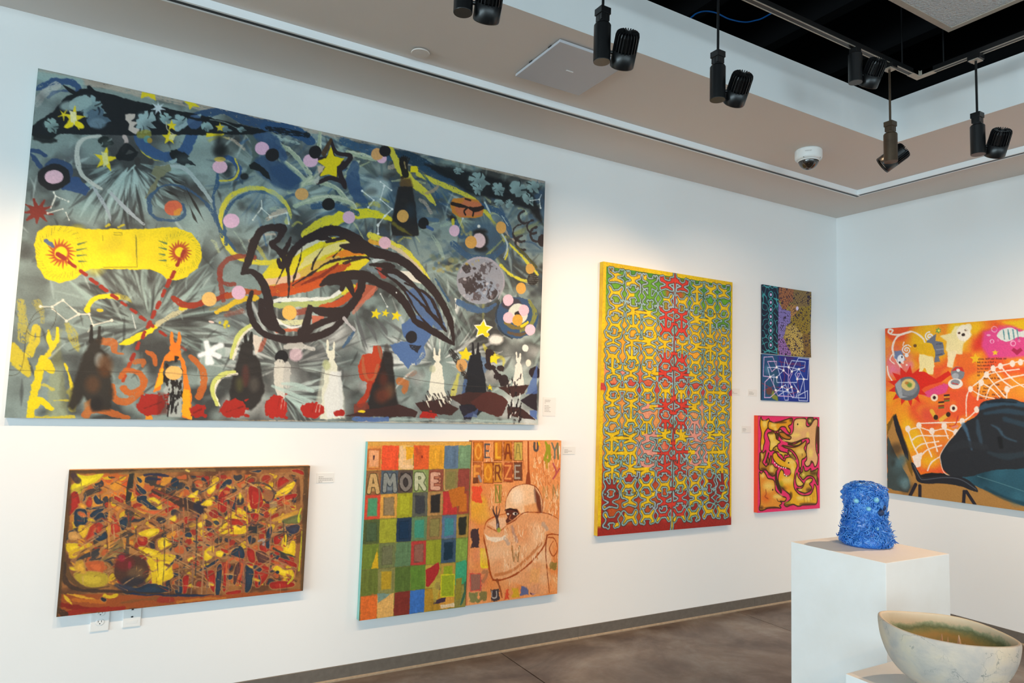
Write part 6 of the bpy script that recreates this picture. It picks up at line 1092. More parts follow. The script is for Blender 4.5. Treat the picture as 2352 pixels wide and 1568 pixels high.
def art_dream():
    q=lambda y,z:project((-.038,y,z))
    A=Art([(2034,754.5),q(-2.15,2.13),q(-2.15,.862),(2037,1130.5)],0,-.038,.0036,17,'#e8672c'); A.V(*VR); R=A.rng
    h,w=A.img.shape[:2]; f=lattice_noise(h,w,40,50,R); g=lattice_noise(h,w,16,20,R); m=np.clip((.6*f+.4*g-.42)*5,0,1)[...,None]
    A.img=hx('#e2572e')*(1-m)+hx('#e9882a')*m
    B=lambda n,box,rad,c,a=.85,s_=1.: A.blotch(n,box,rad,c,a,s_)
    B(14,(140,90,560,420),(40,100),['#e6b41c','#e8c224','#e0a21c'],.9); B(8,(150,200,330,400),(30,70),['#d85a8c','#e07aa0','#e28a5a'],.8); B(10,(590,80,820,330),(40,80),['#e8bc1c','#e4c82c'],.9); B(5,(800,60,900,250),(40,60),['#d0342c'],.8)
    A.poly([(840,130),(960,90),(1135,80),(1300,60),(1300,300),(1050,320),(880,320),(830,240)],'#d8488c',.97,30,1); A.poly([(980,60),(1300,20),(1300,110),(1130,120),(1060,90)],'#e6bc1c',.97,20,1); A.poly([(640,270),(760,280),(800,420),(690,470),(640,380)],'#e0662c',.9,30,1)
    B(10,(820,440,1135,620),(40,90),['#e6b82a','#e8a42c','#e0832c'],.8); B(10,(150,560,360,900),(40,90),['#e8a81c','#e87a24','#e8c024'],.85); B(8,(380,560,700,760),(40,80),['#d84a3c','#dc5a34'],.7)
    A.poly([(390,580),(470,540),(560,500),(600,510),(570,570),(450,600)],'#d8488c',.9,10,1); B(8,(280,840,560,1130),(40,80),['#e8b81c','#e0842c','#d85a3c'],.85); B(10,(1150,120,2200,600),(60,140),['#e2672c','#e8a82a','#d8488c','#e6bc2c'],.85)
    W='#ecdccf'; S=lambda q,w_,c=W,a=.97,so=2,ro=.4: A.stroke(q,w_,c,a,so,ro); D=lambda x,y,r,c,a=1.,so=None,ro=.4: A.dot(x,y,r,c,a,so,ro)
    # scrolls, little sun face, dog
    for q_,w_ in [([(180,140),(190,120),(165,115),(160,135),(190,150),(260,150),(330,130),(400,170),(420,205)],12),([(250,390),(200,300),(190,230),(230,160),(320,130)],14),([(150,380),(160,440),(190,490)],10),([(200,360),(170,330),(190,290)],9),([(270,205),(262,230)],7),([(320,240),(300,225)],7)]: S(q_,w_)
    for x,y in [(455,165),(290,262)]: S([(x+r*math.cos(t),y+r*math.sin(t)) for r,t in zip(np.linspace(4,34,18),np.linspace(0,11,18))],8,'#dfe3ea')
    A.poly([(200,270),(250,265),(280,330),(240,360),(205,320)],'#5f7aa8',.9,8,1); D(248,325,(26,30),'#dfe0e6'); D(256,312,(6,10),'#22222c'); D(240,352,(7,9),'#2a2a34'); D(290,300,14,'#dfe3ea'); D(262,355,8,W); D(290,370,8,W)
    A.poly([(340,220),(430,215),(500,240),(510,330),(470,300),(390,290)],'#e0ae1c',1,6,.8); A.poly([(380,290),(480,310),(490,380),(480,440),(440,440),(420,390),(400,420),(380,420)],'#ecdca0',1,6,.8); D(350,232,(12,12),'#6b4a2a')
    A.poly([(430,205),(500,150),(500,195),(550,205),(562,290),(520,310),(530,345),(490,350),(495,270),(470,215)],'#6a7080',1,4,.8); S([(505,220),(540,215)],8,'#4a505e'); S([(505,260),(555,255)],8,'#8a90a0'); S([(500,300),(545,290)],8,'#4a505e')
    A.poly([(530,160),(610,140),(640,90),(740,80),(760,150),(700,220),(690,290),(640,290),(600,300),(570,260),(580,200)],'#e8dca8',.95,10,.8); A.poly([(590,270),(650,270),(620,390),(580,380)],'#ecdcb0',1,6,.8); D(700,140,(50,60),'#efe6d4',1,10); D(668,140,(10,8),'#5a3a2c'); D(720,118,(12,8),'#5a3a2c'); D(698,152,(13,11),'#3a2a24'); D(735,100,(26,30),'#e8e0c8',.9,10); A.star(520,122,24,'#5f9a54',6,.5); D(522,122,9,'#e8d84c')
    # red burst with the grey bowl, broken line, red-capped ball
    A.star(300,520,150,'#d42c20',13,.62,.1); A.poly([(370,420),(420,415),(500,470),(590,410),(620,440),(600,450),(540,490),(430,520),(380,560)],'#d42c20',1,3,.5)
    D(295,540,(88,86),'#63676e'); D(300,530,(70,62),'#7d838a',1,10); A.poly([(205,510),(245,470),(260,590),(300,600),(240,610)],'#9aa0a6',1,6); D(303,512,(50,42),'#d8c07a',1,6); D(310,512,(22,18),'#5f8a3c',.9,12,1); D(290,500,(14,10),'#b8702c',.8,8)
    D(658,430,(50,50),'#7b8088'); A.poly([(612,415),(640,385),(690,385),(706,420),(660,405)],'#c8332c',1,3); D(662,408,(12,11),'#d8dade'); D(640,450,(26,22),'#a3a8b0',1,6); D(642,505,(54,38),'#e8e0d8'); D(640,495,(34,22),'#8a8f98'); S([(620,500),(660,510)],8,'#c8332c')
    for x,y in [(490,605),(627,682)]: D(x,y,(26,26),'#ecd9c0'); D(x,y,(11,12),'#3a1a1c')
    for x,y,r in [(580,610,.2),(540,660,.6)]:
        for i,c in enumerate(['#2a2420','#d8902c','#8f2c20','#5f6a34']): A.poly([(x-22,y-26+i*13),(x+20,y-30+i*13),(x+20,y-18+i*13),(x-22,y-14+i*13)],c,1)
    for x0,y0,x1,y1 in [(470,700,500,755),(590,725,535,765)]: S([(x0,y0),(x1,y1)],26,'#e0ac3c'); D(x1 if x0<500 else x0,y1-8 if x0<500 else y0,(16,18),'#3a2418')
    # fish, bubbles, hearts, stars
    A.poly([(940,160),(970,115),(1040,100),(1100,130),(1140,120),(1140,170),(1090,170),(1020,200),(970,190)],'#d8dcd8',1,4,.5,smooth=True)
    for x in (985,1020,1055,1085): S([(x,115),(x+10,185)],7,'#4a8a94')
    for x,y,r in [(922,112,20),(905,200,13),(1057,215,18),(948,192,6),(1100,195,7)]: S([(x+r*math.cos(t),y+r*math.sin(t)) for t in np.linspace(0,6.28,12)],5,'#e8b0d0')
    A.poly([(1085,300),(1045,265),(1060,245),(1085,262),(1110,245),(1125,265)],'#a82850',1,3); A.star(928,280,24,'#e8c02c'); A.star(785,325,40,'#e8b824'); D(880,155,(16,8),'#e8b8d4',.8,6)
    # handwriting
    words=["always fall just before you","But up is a last c","last resort, but","In two ways out","And I do     orge","Tho    nts of     it","      then just to get","Dance","e fall  apart to half","Da    Dance","And  are             e to le","Dance, this   the way   love","  they kno     very land"]
    for i,t in enumerate(words):
        y=332+i*23.5; x=800 if i else 806; k=-.02
        for ch in t:
            if ch!=' ':
                hgt=11 if ch in 'bdfhklt' or ch.isupper() else 7; n=R.integers(2,4)
                pts=[(x+R.uniform(0,5.5),y-hgt*R.random()+k*(x-800)) for _ in range(n)]; pts=[(x,y+k*(x-800)),(x+1,y-hgt+k*(x-800))]+pts
                A.stroke(pts,3,'#4a1f24',.85,1.5)
            x+=7.6
    # white net
    nodes=[(750,543),(828,497),(865,440),(913,395),(965,378),(1052,360),(1110,350),(1013,545),(795,690),(690,775),(560,810),(645,855),(472,845),(378,805),(300,830),(360,1060)]
    for q_ in [[(720,740),(720,620),(745,545),(820,480),(905,400),(1050,355),(1200,330)],[(750,543),(830,590),(920,610)],[(828,497),(900,540),(960,600)],[(865,440),(930,520),(1000,600)],[(913,395),(980,480),(1050,530)],[(965,378),(1050,470),(1135,530)],[(800,620),(830,480),(900,430),(1100,400)],[(860,610),(900,520),(1000,470),(1135,440)],[(1013,545),(1080,520),(1135,510)],[(1013,545),(1010,610)],[(378,790),(520,785),(690,775),(790,700)],[(300,840),(380,820),(470,845),(560,830),(640,855)],[(378,810),(420,910),(470,1030)],[(300,840),(330,930),(370,1010)],[(472,850),(510,990)],[(560,820),(590,900)],[(330,910),(380,880),(480,880),(590,880)],[(350,980),(400,940),(520,920)],[(370,1050),(440,980),(540,950)],[(440,1130),(470,1070),(530,1030)]]: S(q_,9)
    for x,y in nodes: D(x,y,(19,24),W,1)
    A.poly([(330,1030),(400,1000),(390,1100),(350,1110)],W,1,4,.6); S([(600,810),(640,800),(660,740)],8,'#c83a34'); S([(620,820),(655,810)],16,'#d8848a',.8,6)
    # tan floor, chair, sleeper in dark jacket and jeans
    A.poly([(150,870),(200,730),(330,1080),(370,1150),(560,1150),(1135,1130),(2300,1130),(2300,1800),(150,1400)],'#a97c42',1,4,.6); 
    A.poly([(370,1140),(430,1135),(560,1150),(360,1160)],'#e8701c',.9)
    A.poly([(150,800),(195,725),(215,720),(240,800),(330,1060),(330,1170),(300,1110),(230,880),(196,760),(150,870)],'#7a5a22',1,4,.6); A.poly([(190,740),(212,725),(300,1000),(305,1060),(280,1030),(210,840)],'#24242a',1,3,.4)
    A.poly([(150,870),(200,990),(300,1180),(315,1240),(300,1290),(190,1270),(150,1250)],'#3e4a4a',1,4,.6); B(8,(160,900,300,1270),(20,50),['#2a2a28','#4f6a70','#332c26'],.8); D(280,1230,(30,40),'#6a8a90',.7,30)
    A.poly([(380,1160),(470,1145),(560,1150),(620,1180),(380,1180)],'#1c1c20',1,4,.5)
    A.poly([(650,1180),(900,1120),(1135,1110),(1500,1090),(2300,1080),(2300,1400),(1800,1450),(1135,1385),(1000,1330),(850,1270)],'#2a5668',1,5,.6); B(14,(800,1130,2200,1380),(40,120),['#1f4456','#3a7084','#2a5a70','#17323e'],.7); A.stroke([(800,1170),(960,1220),(1135,1280)],5,'#6a98a0',.6); A.stroke([(860,1260),(1000,1330),(1135,1370)],30,'#1c3c4a',.7,14)
    A.poly([(530,1030),(570,950),(650,860),(700,790),(800,730),(820,650),(880,625),(960,612),(1060,615),(1135,640),(1400,700),(1700,860),(1750,1000),(1500,1080),(1135,1115),(900,1130),(760,1170),(640,1175),(570,1140),(540,1090)],'#262a30',1,4,.5,smooth=True); A.stroke([(640,1180),(560,1145),(535,1060),(535,1010),(600,910),(700,790)],5,W,.9)
    for q_,w_,c in [([(820,680),(900,650),(1020,640),(1135,660)],[30,50,40,30],'#33536b'),([(870,640),(960,630),(1080,640)],[10,24,10],'#16181e'),([(800,770),(810,860),(830,940)],[14,34,20],'#35495a'),([(700,800),(730,870),(760,980)],[30,20,8],'#466a88'),([(900,800),(950,830),(1000,890),(1080,920)],[8,20,14,8],'#3d5a70'),([(850,720),(1000,700),(1135,720)],[20,40,30],'#2c4456'),([(1000,760),(1135,800)],40,'#2a4050'),([(880,1000),(1000,1030),(1135,1010)],[20,50,40],'#2c3a44'),([(600,980),(700,940),(850,960)],[40,60,40],'#2b3036'),([(960,900),(970,960)],30,'#16181c')]: A.stroke(q_,w_,c,.8,14,.6)
    A.poly([(1135,990),(1160,960),(1260,980),(1300,1040),(1200,1070),(1140,1040)],'#b06a44',1,6,.5)
    A.stroke([(330,1080),(370,1160),(400,1200),(560,1195),(680,1210),(760,1250),(800,1280)],[20,40,44,60,70,50,10],'#23252c',1,3,.4); A.stroke([(340,1090),(385,1180),(420,1195),(560,1180),(680,1195),(790,1265)],6,'#5a626e',.8,3)
    for q_ in [[(355,1230),(315,1310)],[(385,1240),(385,1320)],[(705,1280),(700,1365)],[(720,1280),(780,1372)]]: A.stroke(q_,24,'#26232c',1,3)
    A.V(0,0,1); A.grain(.08,1.3,1.3); return A
# ================================================================ paintings
def to_lin(I):
    I=np.clip(I,0,1); return np.where(I<=.04045,I/12.92,((I+.055)/1.055)**2.4)
def hang(A,name,label,depth,edge_mats,gain=1.,group=None,warp=None,wall=.0012):
    """front face as a fine painted grid, folded canvas edges, stretcher bars behind"""
    nx,ny=A.nx,A.ny; U=np.linspace(A.u0,A.u1,nx+1); V=np.linspace(A.v1,A.v0,ny+1); uu,vv=np.meshgrid(U,V)
    off=np.full(uu.shape,-depth) if warp is None else -depth+warp((uu-A.u0)/A.W,(vv-A.v0)/A.H)
    um=(A.u0+A.u1)/2; base=(um,0,A.v0) if A.axis==1 else (0,-um,A.v0)
    P=np.stack([uu-um,off,vv-A.v0],-1) if A.axis==1 else np.stack([off,-(uu-um),vv-A.v0],-1)
    me=bpy.data.meshes.new('painted_face'); n=(nx+1)*(ny+1); me.vertices.add(n); me.vertices.foreach_set('co',P.reshape(-1).astype(np.float32))
    i,j=np.meshgrid(np.arange(nx),np.arange(ny)); a=j*(nx+1)+i; q=np.stack([a,a+nx+1,a+nx+2,a+1],-1).reshape(-1)
    me.loops.add(len(q)); me.loops.foreach_set('vertex_index',q.astype(np.int32)); me.polygons.add(nx*ny); me.polygons.foreach_set('loop_start',np.arange(0,len(q),4,dtype=np.int32)); me.polygons.foreach_set('loop_total',np.full(nx*ny,4,np.int32)); me.update(calc_edges=True)
    ca=me.color_attributes.new('paint','FLOAT_COLOR','POINT'); c=np.ones((n,4),np.float32); c[:,:3]=np.clip(to_lin(A.img).reshape(-1,3)*gain,0,.92); ca.data.foreach_set('color',c.reshape(-1)); me.materials.append(M['paint'])
    r=thing(name,base,label,'painting',group); f=bpy.data.objects.new('painted_face',me); COL.objects.link(f); f.parent=r
    # edges: left, right, top, bottom strips of folded canvas
    w2=A.W/2; d=depth-.0006; e=.0012
    def bx_(nm,u0,u1,d0,d1,z0,z1,mt,par=r):
        bm=bmesh.new(); box(bm,*((u0,u1,-d1,-d0,z0,z1) if A.axis==1 else (-d1,-d0,-u1,-u0,z0,z1))); return new_mesh(nm,bm,mt,par)
    if depth>.02:
        eL,eR,eT,eB=edge_mats
        bx_('canvas_edge',-w2,-w2+e,wall,d,0,A.H,eL); bx_('canvas_edge',w2-e,w2,wall,d,0,A.H,eR); bx_('canvas_edge',-w2+e,w2-e,wall,d,A.H-e,A.H,eT); bx_('canvas_edge',-w2+e,w2-e,wall,d,0,e,eB)
        s=bx_('stretcher_bar',-w2+e,-w2+.045,.006,d-.004,e,A.H-e,M['wood']); bx_('stretcher_bar',w2-.045,w2-e,.006,d-.004,e,A.H-e,M['wood']); bx_('stretcher_bar',-w2+.045,w2-.045,.006,d-.004,A.H-.045,A.H-e,M['wood']); bx_('stretcher_bar',-w2+.045,w2-.045,.006,d-.004,e,.045,M['wood'])
    else:
        bx_('backing_board',-w2+.001,w2-.001,wall,d-.003,.001,A.H-.001,edge_mats[0])
    return r
M['wood']=mat('stretcher_pine','#b58f60',.7,noise=(12,'#9c7448',.3,.7))
E_=lambda n,c,c2,s=9: mat('edge_'+n,c,.7,noise=(s,c2,.4,.65))
eb=E_('linen_blue','#7f9c9f','#8fa3a0'); et=E_('linen_tan','#b3a291','#7f93a0')
hang(art_night(),'night_sky_painting','huge wide painting of stars, black fish swoosh and rabbits on the left wall',.038,(eb,et,et,E_('linen_low','#a8a493','#86a0a3')),GAIN)
eo=E_('rust','#a8622a','#6b4226'); hang(art_machine(),'abstract_painting','long brown, red and yellow abstract painting low on the left wall above the outlets',.038,(E_('rust_dark','#5d4630','#4a3826'),eo,E_('rust_top','#c98a34','#a0682c'),eo),GAIN)
g='two joined panels of the patchwork painting'
dp=thing('diptych_painting',(0,0,0),'two-panel patchwork painting with AMORE letters and a hooded figure','painting')
for fn,nm,ed in [(art_diptych_left,'patchwork_panel',(E_('teal','#6fb0a8','#86b8b0'),eo,E_('ochre','#c89a4c','#b3823c'),E_('olive','#8a6a34','#5f7a4a'))),(art_diptych_right,'figure_panel',(E_('clay','#b86a40','#8f5432'),E_('clay_b','#c07a4c','#a8663c'),E_('clay_c','#d08a50','#b87844'),E_('clay_d','#b0704a','#905a3a')))]:
    A=fn(); r=hang(A,nm,'x',.038,ed,GAIN); loc=r.location.copy(); ch=list(r.children)
    for c in ch:                                   # each panel becomes a part of the diptych, its edges sub-parts of that panel
        if c.name.startswith('painted_face'): face=c
    face.parent=dp; face.matrix_parent_inverse=Matrix(); face.location=loc
    for c in ch:
        if c is not face: c.parent=face; c.matrix_parent_inverse=Matrix()
    bpy.data.objects.remove(r,do_unlink=True); face.name=nm
ey=E_('yellow','#dcb520','#c98f22',5)
hang(art_meander(),'meander_painting','tall yellow, green and red painting of interlocking outlined puzzle shapes',.038,(ey,ey,ey,E_('crimson','#9a2f22','#b3702a')),GAIN)
nv=E_('navy','#2a3040','#20283a')
hang(art_coral(),'coral_pattern_painting','small unframed painting of turquoise loops and tan coral squiggles, upper of the blue pair',.012,(nv,),GAIN,warp=lambda a,b:-.012*np.clip(a-.55,0,1)**2*4+.004*np.sin(b*5)*a,wall=.001)
hang(art_lines(),'line_network_painting','small deep blue painting of pale connected lines and dots, lower of the blue pair',.012,(nv,),GAIN,wall=.001)
er=E_('vermilion','#d83a1c','#d8431f'); hang(art_creatures(),'creatures_painting','square hot pink painting of yellow cartoon creatures with orange-red edges',.038,(er,E_('rose','#c82858','#b8244e'),E_('rose_t','#b02a50','#8f2444'),E_('rose_b','#d02c60','#b8244e')),GAIN)
ed=E_('dream','#4a5a58','#8a7a60'); hang(art_dream(),'dreamer_painting','bright orange and pink painting of a reclining figure in dark jacket on the right wall',.038,(ed,ed,ed,ed),GAIN)
# ================================================================ wall labels
def label_card(px,label,lines,top=.3,pitch=.0085):
    Q=on_plane(px,1,-.002); x0=(Q[0,0]+Q[3,0])/2; x1=(Q[1,0]+Q[2,0])/2; z1=(Q[0,2]+Q[1,2])/2; z0=(Q[2,2]+Q[3,2])/2; w=x1-x0; h=z1-z0
    r=thing('wall_label',((x0+x1)/2,0,z0),label,'wall label','caption cards beside the paintings')
    bm=bmesh.new(); box(bm,-w/2,w/2,-.0025,0,0,h,bev=.0004); new_mesh('card',bm,M['card'],r)
    rng=random.Random(int(px[0][0])); bm=bmesh.new(); z=h*(1-top)
    for ln in lines:
        if ln:
            x=-w*.38; end=x+ln*w
            while x<end-.003:
                l=min(rng.uniform(.004,.011),end-x); a=[bm.verts.new(p) for p in ((x,-.0027,z-.0026),(x+l,-.0027,z-.0026),(x+l,-.0027,z),(x,-.0027,z))]; bm.faces.new(a); x+=l+.002
        z-=pitch
    new_mesh('caption_text',bm,M['ink'],r)
label_card([(728,1086),(767,1086),(766,1108),(726,1109)],'white caption card right of the brown abstract painting',[.28,.8,.84,.26],.36)
label_card([(1248,912),(1277,913),(1275,956),(1246.5,955)],'tall white caption card right of the huge night painting',[.45,.42,.06,0,.35,.45,.38,.4,.5],.14,.0088)
label_card([(1294,1025),(1322,1026),(1321,1043.5),(1292,1043)],'white caption card right of the two-panel patchwork painting',[.3,.62,.28],.38)
label_card([(1676,891.5),(1699,892.5),(1699,907.5),(1676,906)],'white caption card half hidden behind the tall yellow painting',[.2,.3,.62],.36)
label_card([(1718,894),(1739,894.5),(1738,910),(1717,909)],'white caption card left of the small blue pair',[.4,.55,.5],.36)
label_card([(1703,978),(1724.5,978),(1724.5,994),(1703,993)],'white caption card left of the pink creatures painting',[.34,.42,.3],.36)
# ================================================================ outlets under the brown painting
def plate(x,z,label,kind):
    r=thing('wall_outlet',(x,0,z),label,'outlet','wall plates under the brown painting')
    bm=bmesh.new(); box(bm,-.036,.036,-.0065,0,0,.116,bev=.003); new_mesh('cover_plate',bm,M['white'],r)
    if kind==0:
        for cz in (.039,.078):
            bm=bmesh.new(); lathe(bm,[(.0165,-.0004),(.0165,.0018),(.0155,.0022),(.001,.0023)],28,Matrix.Translation((0,-.0065,cz))@Matrix.Rotation(math.radians(90),4,'X')@Matrix.Diagonal((1,.84,1,1))); bmesh.ops.recalc_face_normals(bm,faces=bm.faces); f=new_mesh('receptacle',bm,M['white'],r)
            for dx in (-.0065,.0065):
                bm=bmesh.new(); box(bm,dx-.001,dx+.001,-.0092,-.0086,cz,cz+.008); new_mesh('slot',bm,M['dark'],f)
            bm=bmesh.new(); lathe(bm,[(.0024,0),(.0024,.0005)],12,Matrix.Translation((0,-.0087,cz-.006))@Matrix.Rotation(math.radians(90),4,'X')); new_mesh('ground_hole',bm,M['dark'],f)
    else:
        bm=bmesh.new(); box(bm,-.022,.022,-.0072,-.0064,.016,.029,bev=.0006); new_mesh('blank_insert',bm,M['white'],r)
        for cz in (.042,.074):
            bm=bmesh.new(); box(bm,-.0045,.0045,-.0072,-.0064,cz,cz+.006); new_mesh('jack',bm,M['dark'],r)
plate(-5.209,.394,'white duplex power outlet half covered by the brown painting',0); plate(-5.084,.396,'white data jack plate right of the power outlet, under the brown painting',1)
# ================================================================ pedestals
def pedestal(x0,x1,y0,y1,h,label):
    r=thing('pedestal',((x0+x1)/2,(y0+y1)/2,0),label,'pedestal'); a=(x1-x0)/2; b=(y1-y0)/2; t=.016
    bm=bmesh.new(); box(bm,-a,a,-b,b,.03,h,bev=.002); new_mesh('plinth_body',bm,M['pedestal'],r)
    bm=bmesh.new(); box(bm,-a+.02,a-.02,-b+.02,b-.02,0,.03); new_mesh('recessed_base',bm,M['dark'],r)
pedestal(-3.09,-2.727,-2.302,-1.952,1.0,'tall white pedestal carrying the blue furry sculpture')
pedestal(-3.455,-3.095,-2.77,-2.41,.762,'low white pedestal under the stoneware bowl in front')
# ================================================================ blue furry sculpture
SX,SY,SZ=-2.868,-2.092,1.001
blue=mat('blue_glaze','#1459ac',.34,noise=(60,'#2672c8',.35,.7),coat=.25); blue2=mat('blue_glaze_light','#2a74c6',.32,noise=(60,'#6aa2dc',.4,.8),coat=.25); pale=mat('pale_blue_bead','#62a6c4',.25,coat=.6,noise=(80,'#86c4d6',.4,.7)); hole=mat('mouth_shadow','#0b2a55',.6,noise=(40,'#0a1f40',.4,.7))
r=thing('furry_sculpture',(SX,SY,SZ),'blue ceramic blob sculpture covered in curling tendrils on the tall pedestal','sculpture')
PROF=[(.078,0),(.083,.006),(.083,.022),(.077,.045),(.069,.07),(.064,.095),(.064,.12),(.067,.145),(.070,.17),(.068,.19),(.059,.205),(.042,.213),(.020,.217)]
pz=[p[1] for p in PROF]; prr=[p[0] for p in PROF]
rad=lambda z: float(np.interp(z,pz,prr))
tw=Vector((CAM_C[0]-SX,CAM_C[1]-SY,0)).normalized(); rt=Vector((-tw.y,tw.x,0)); rt=rt if rt.x>0 else -rt
bm=bmesh.new(); lathe(bm,PROF,40)
for v in bm.verts: v.co*=1; v.co.x+=.003*math.sin(v.co.z*60+v.co.y*50); v.co.y+=.003*math.cos(v.co.z*50+v.co.x*60)
new_mesh('body',bm,blue,r,True)
rng=random.Random(5); bms=[bmesh.new(),bmesh.new()]
N=2300
for i in range(N):
    z=.004+.212*(rng.random()**.95); a=rng.uniform(0,2*math.pi); R0=rad(z); dz=(rad(z+.006)-rad(z-.006))/.012
    n=(Vector((math.cos(a),math.sin(a),0))+Vector((0,0,-dz))).normalized() if z<.185 else (Vector((math.cos(a),math.sin(a),0))*max(R0,.01)*8+Vector((0,0,.8))).normalized()
    p=Vector((R0*math.cos(a),R0*math.sin(a),z)); t1=Vector((-math.sin(a),math.cos(a),0)); t2=n.cross(t1)
    fl=.026<z<.108; stick=fl and rng.random()<.5
    swirl=1.4*math.sin(a*3+z*40)+1.2*math.cos(z*70-a*2); ph=swirl+rng.gauss(0,.5); d=(math.cos(ph)*t1+math.sin(ph)*t2)
    if fl: d=(d*.6+Vector((0,0,-.6 if rng.random()<.65 else .4))).normalized()
    L=rng.uniform(.016,.026)*(1.15 if fl else 1.); sgn=rng.choice((-1,1)); pts=[]; q=p.copy(); dd=d.copy(); K=8; ph0=rng.uniform(0,6.28); cv=rng.uniform(.35,.75)
    for k in range(K):
        f=k/(K-1); lift=.0014+(.010*f**1.5 if stick else .0022*math.sin(3.14*f))
        pts.append(q+n*lift); ang=sgn*cv*math.sin(ph0+f*5.2); dd=(dd*math.cos(ang)+n.cross(dd)*math.sin(ang)).normalized(); q=q+dd*L/(K-1)
        rq=math.hypot(q.x,q.y); tr=rad(min(q.z,.21))
        if rq>1e-4 and not fl and q.z<.195: q.x*=tr/rq; q.y*=tr/rq
    for q_ in pts: q_.z=max(q_.z,.004)
    w=rng.uniform(.0015,.0023); tube(bms[0 if rng.random()<.55 else 1],pts,[w*.8,w*1.1,w*1.15,w*1.1,w,w*.9,w*.7,w*.4],5,cap=False)
for b,mt in zip(bms,(blue,blue2)): tag(new_mesh('tendrils',b,mt,r,True),kind='stuff')
def surf(dx,z,lift=0.):
    R0=rad(z)+lift; c=math.sqrt(max(R0*R0-dx*dx,0)); return rt*dx+tw*c+Vector((0,0,z))
for dx,z,s in [(-.028,.158,.0095),(.034,.166,.0095),(.010,.134,.0085),(.034,.068,.0075)]:
    bm=bmesh.new(); bmesh.ops.create_uvsphere(bm,u_segments=18,v_segments=12,radius=s); bmesh.ops.translate(bm,vec=surf(dx,z,.003),verts=bm.verts); new_mesh('eye_bead',bm,pale,r,True)
    bm=bmesh.new(); P=surf(dx,z,.002); nn=(surf(dx,z,.01)-surf(dx,z)).normalized(); u1=nn.orthogonal().normalized(); u2=nn.cross(u1); tube(bm,[P+(u1*math.cos(t)+u2*math.sin(t))*s*1.12 for t in np.linspace(0,6.28,17)],.0022,5); new_mesh('eye_lid',bm,blue,r,True)
for dx,z,sx,sz in [(.046,.122,.013,.012),(.056,.138,.009,.009)]:
    bm=bmesh.new(); bmesh.ops.create_uvsphere(bm,u_segments=16,v_segments=10,radius=1); bmesh.ops.scale(bm,vec=(sx,sx,sz),verts=bm.verts); bmesh.ops.translate(bm,vec=surf(dx,z,.001),verts=bm.verts); new_mesh('mouth_hole',bm,hole,r,True)
for dx,z,s in [(-.068,.180,.015),(-.069,.160,.013),(-.055,.200,.012),(-.02,.212,.012),(-.066,.144,.011),(.060,.195,.010),(.03,.213,.010)]:
    bm=bmesh.new(); bmesh.ops.create_uvsphere(bm,u_segments=14,v_segments=8,radius=s); bmesh.ops.scale(bm,vec=(1,1,.62),verts=bm.verts); bmesh.ops.translate(bm,vec=surf(dx*.98,z,-.002) if abs(dx)<rad(z) else rt*dx+Vector((0,0,z)),verts=bm.verts); new_mesh('petal_knob',bm,blue2,r,True)
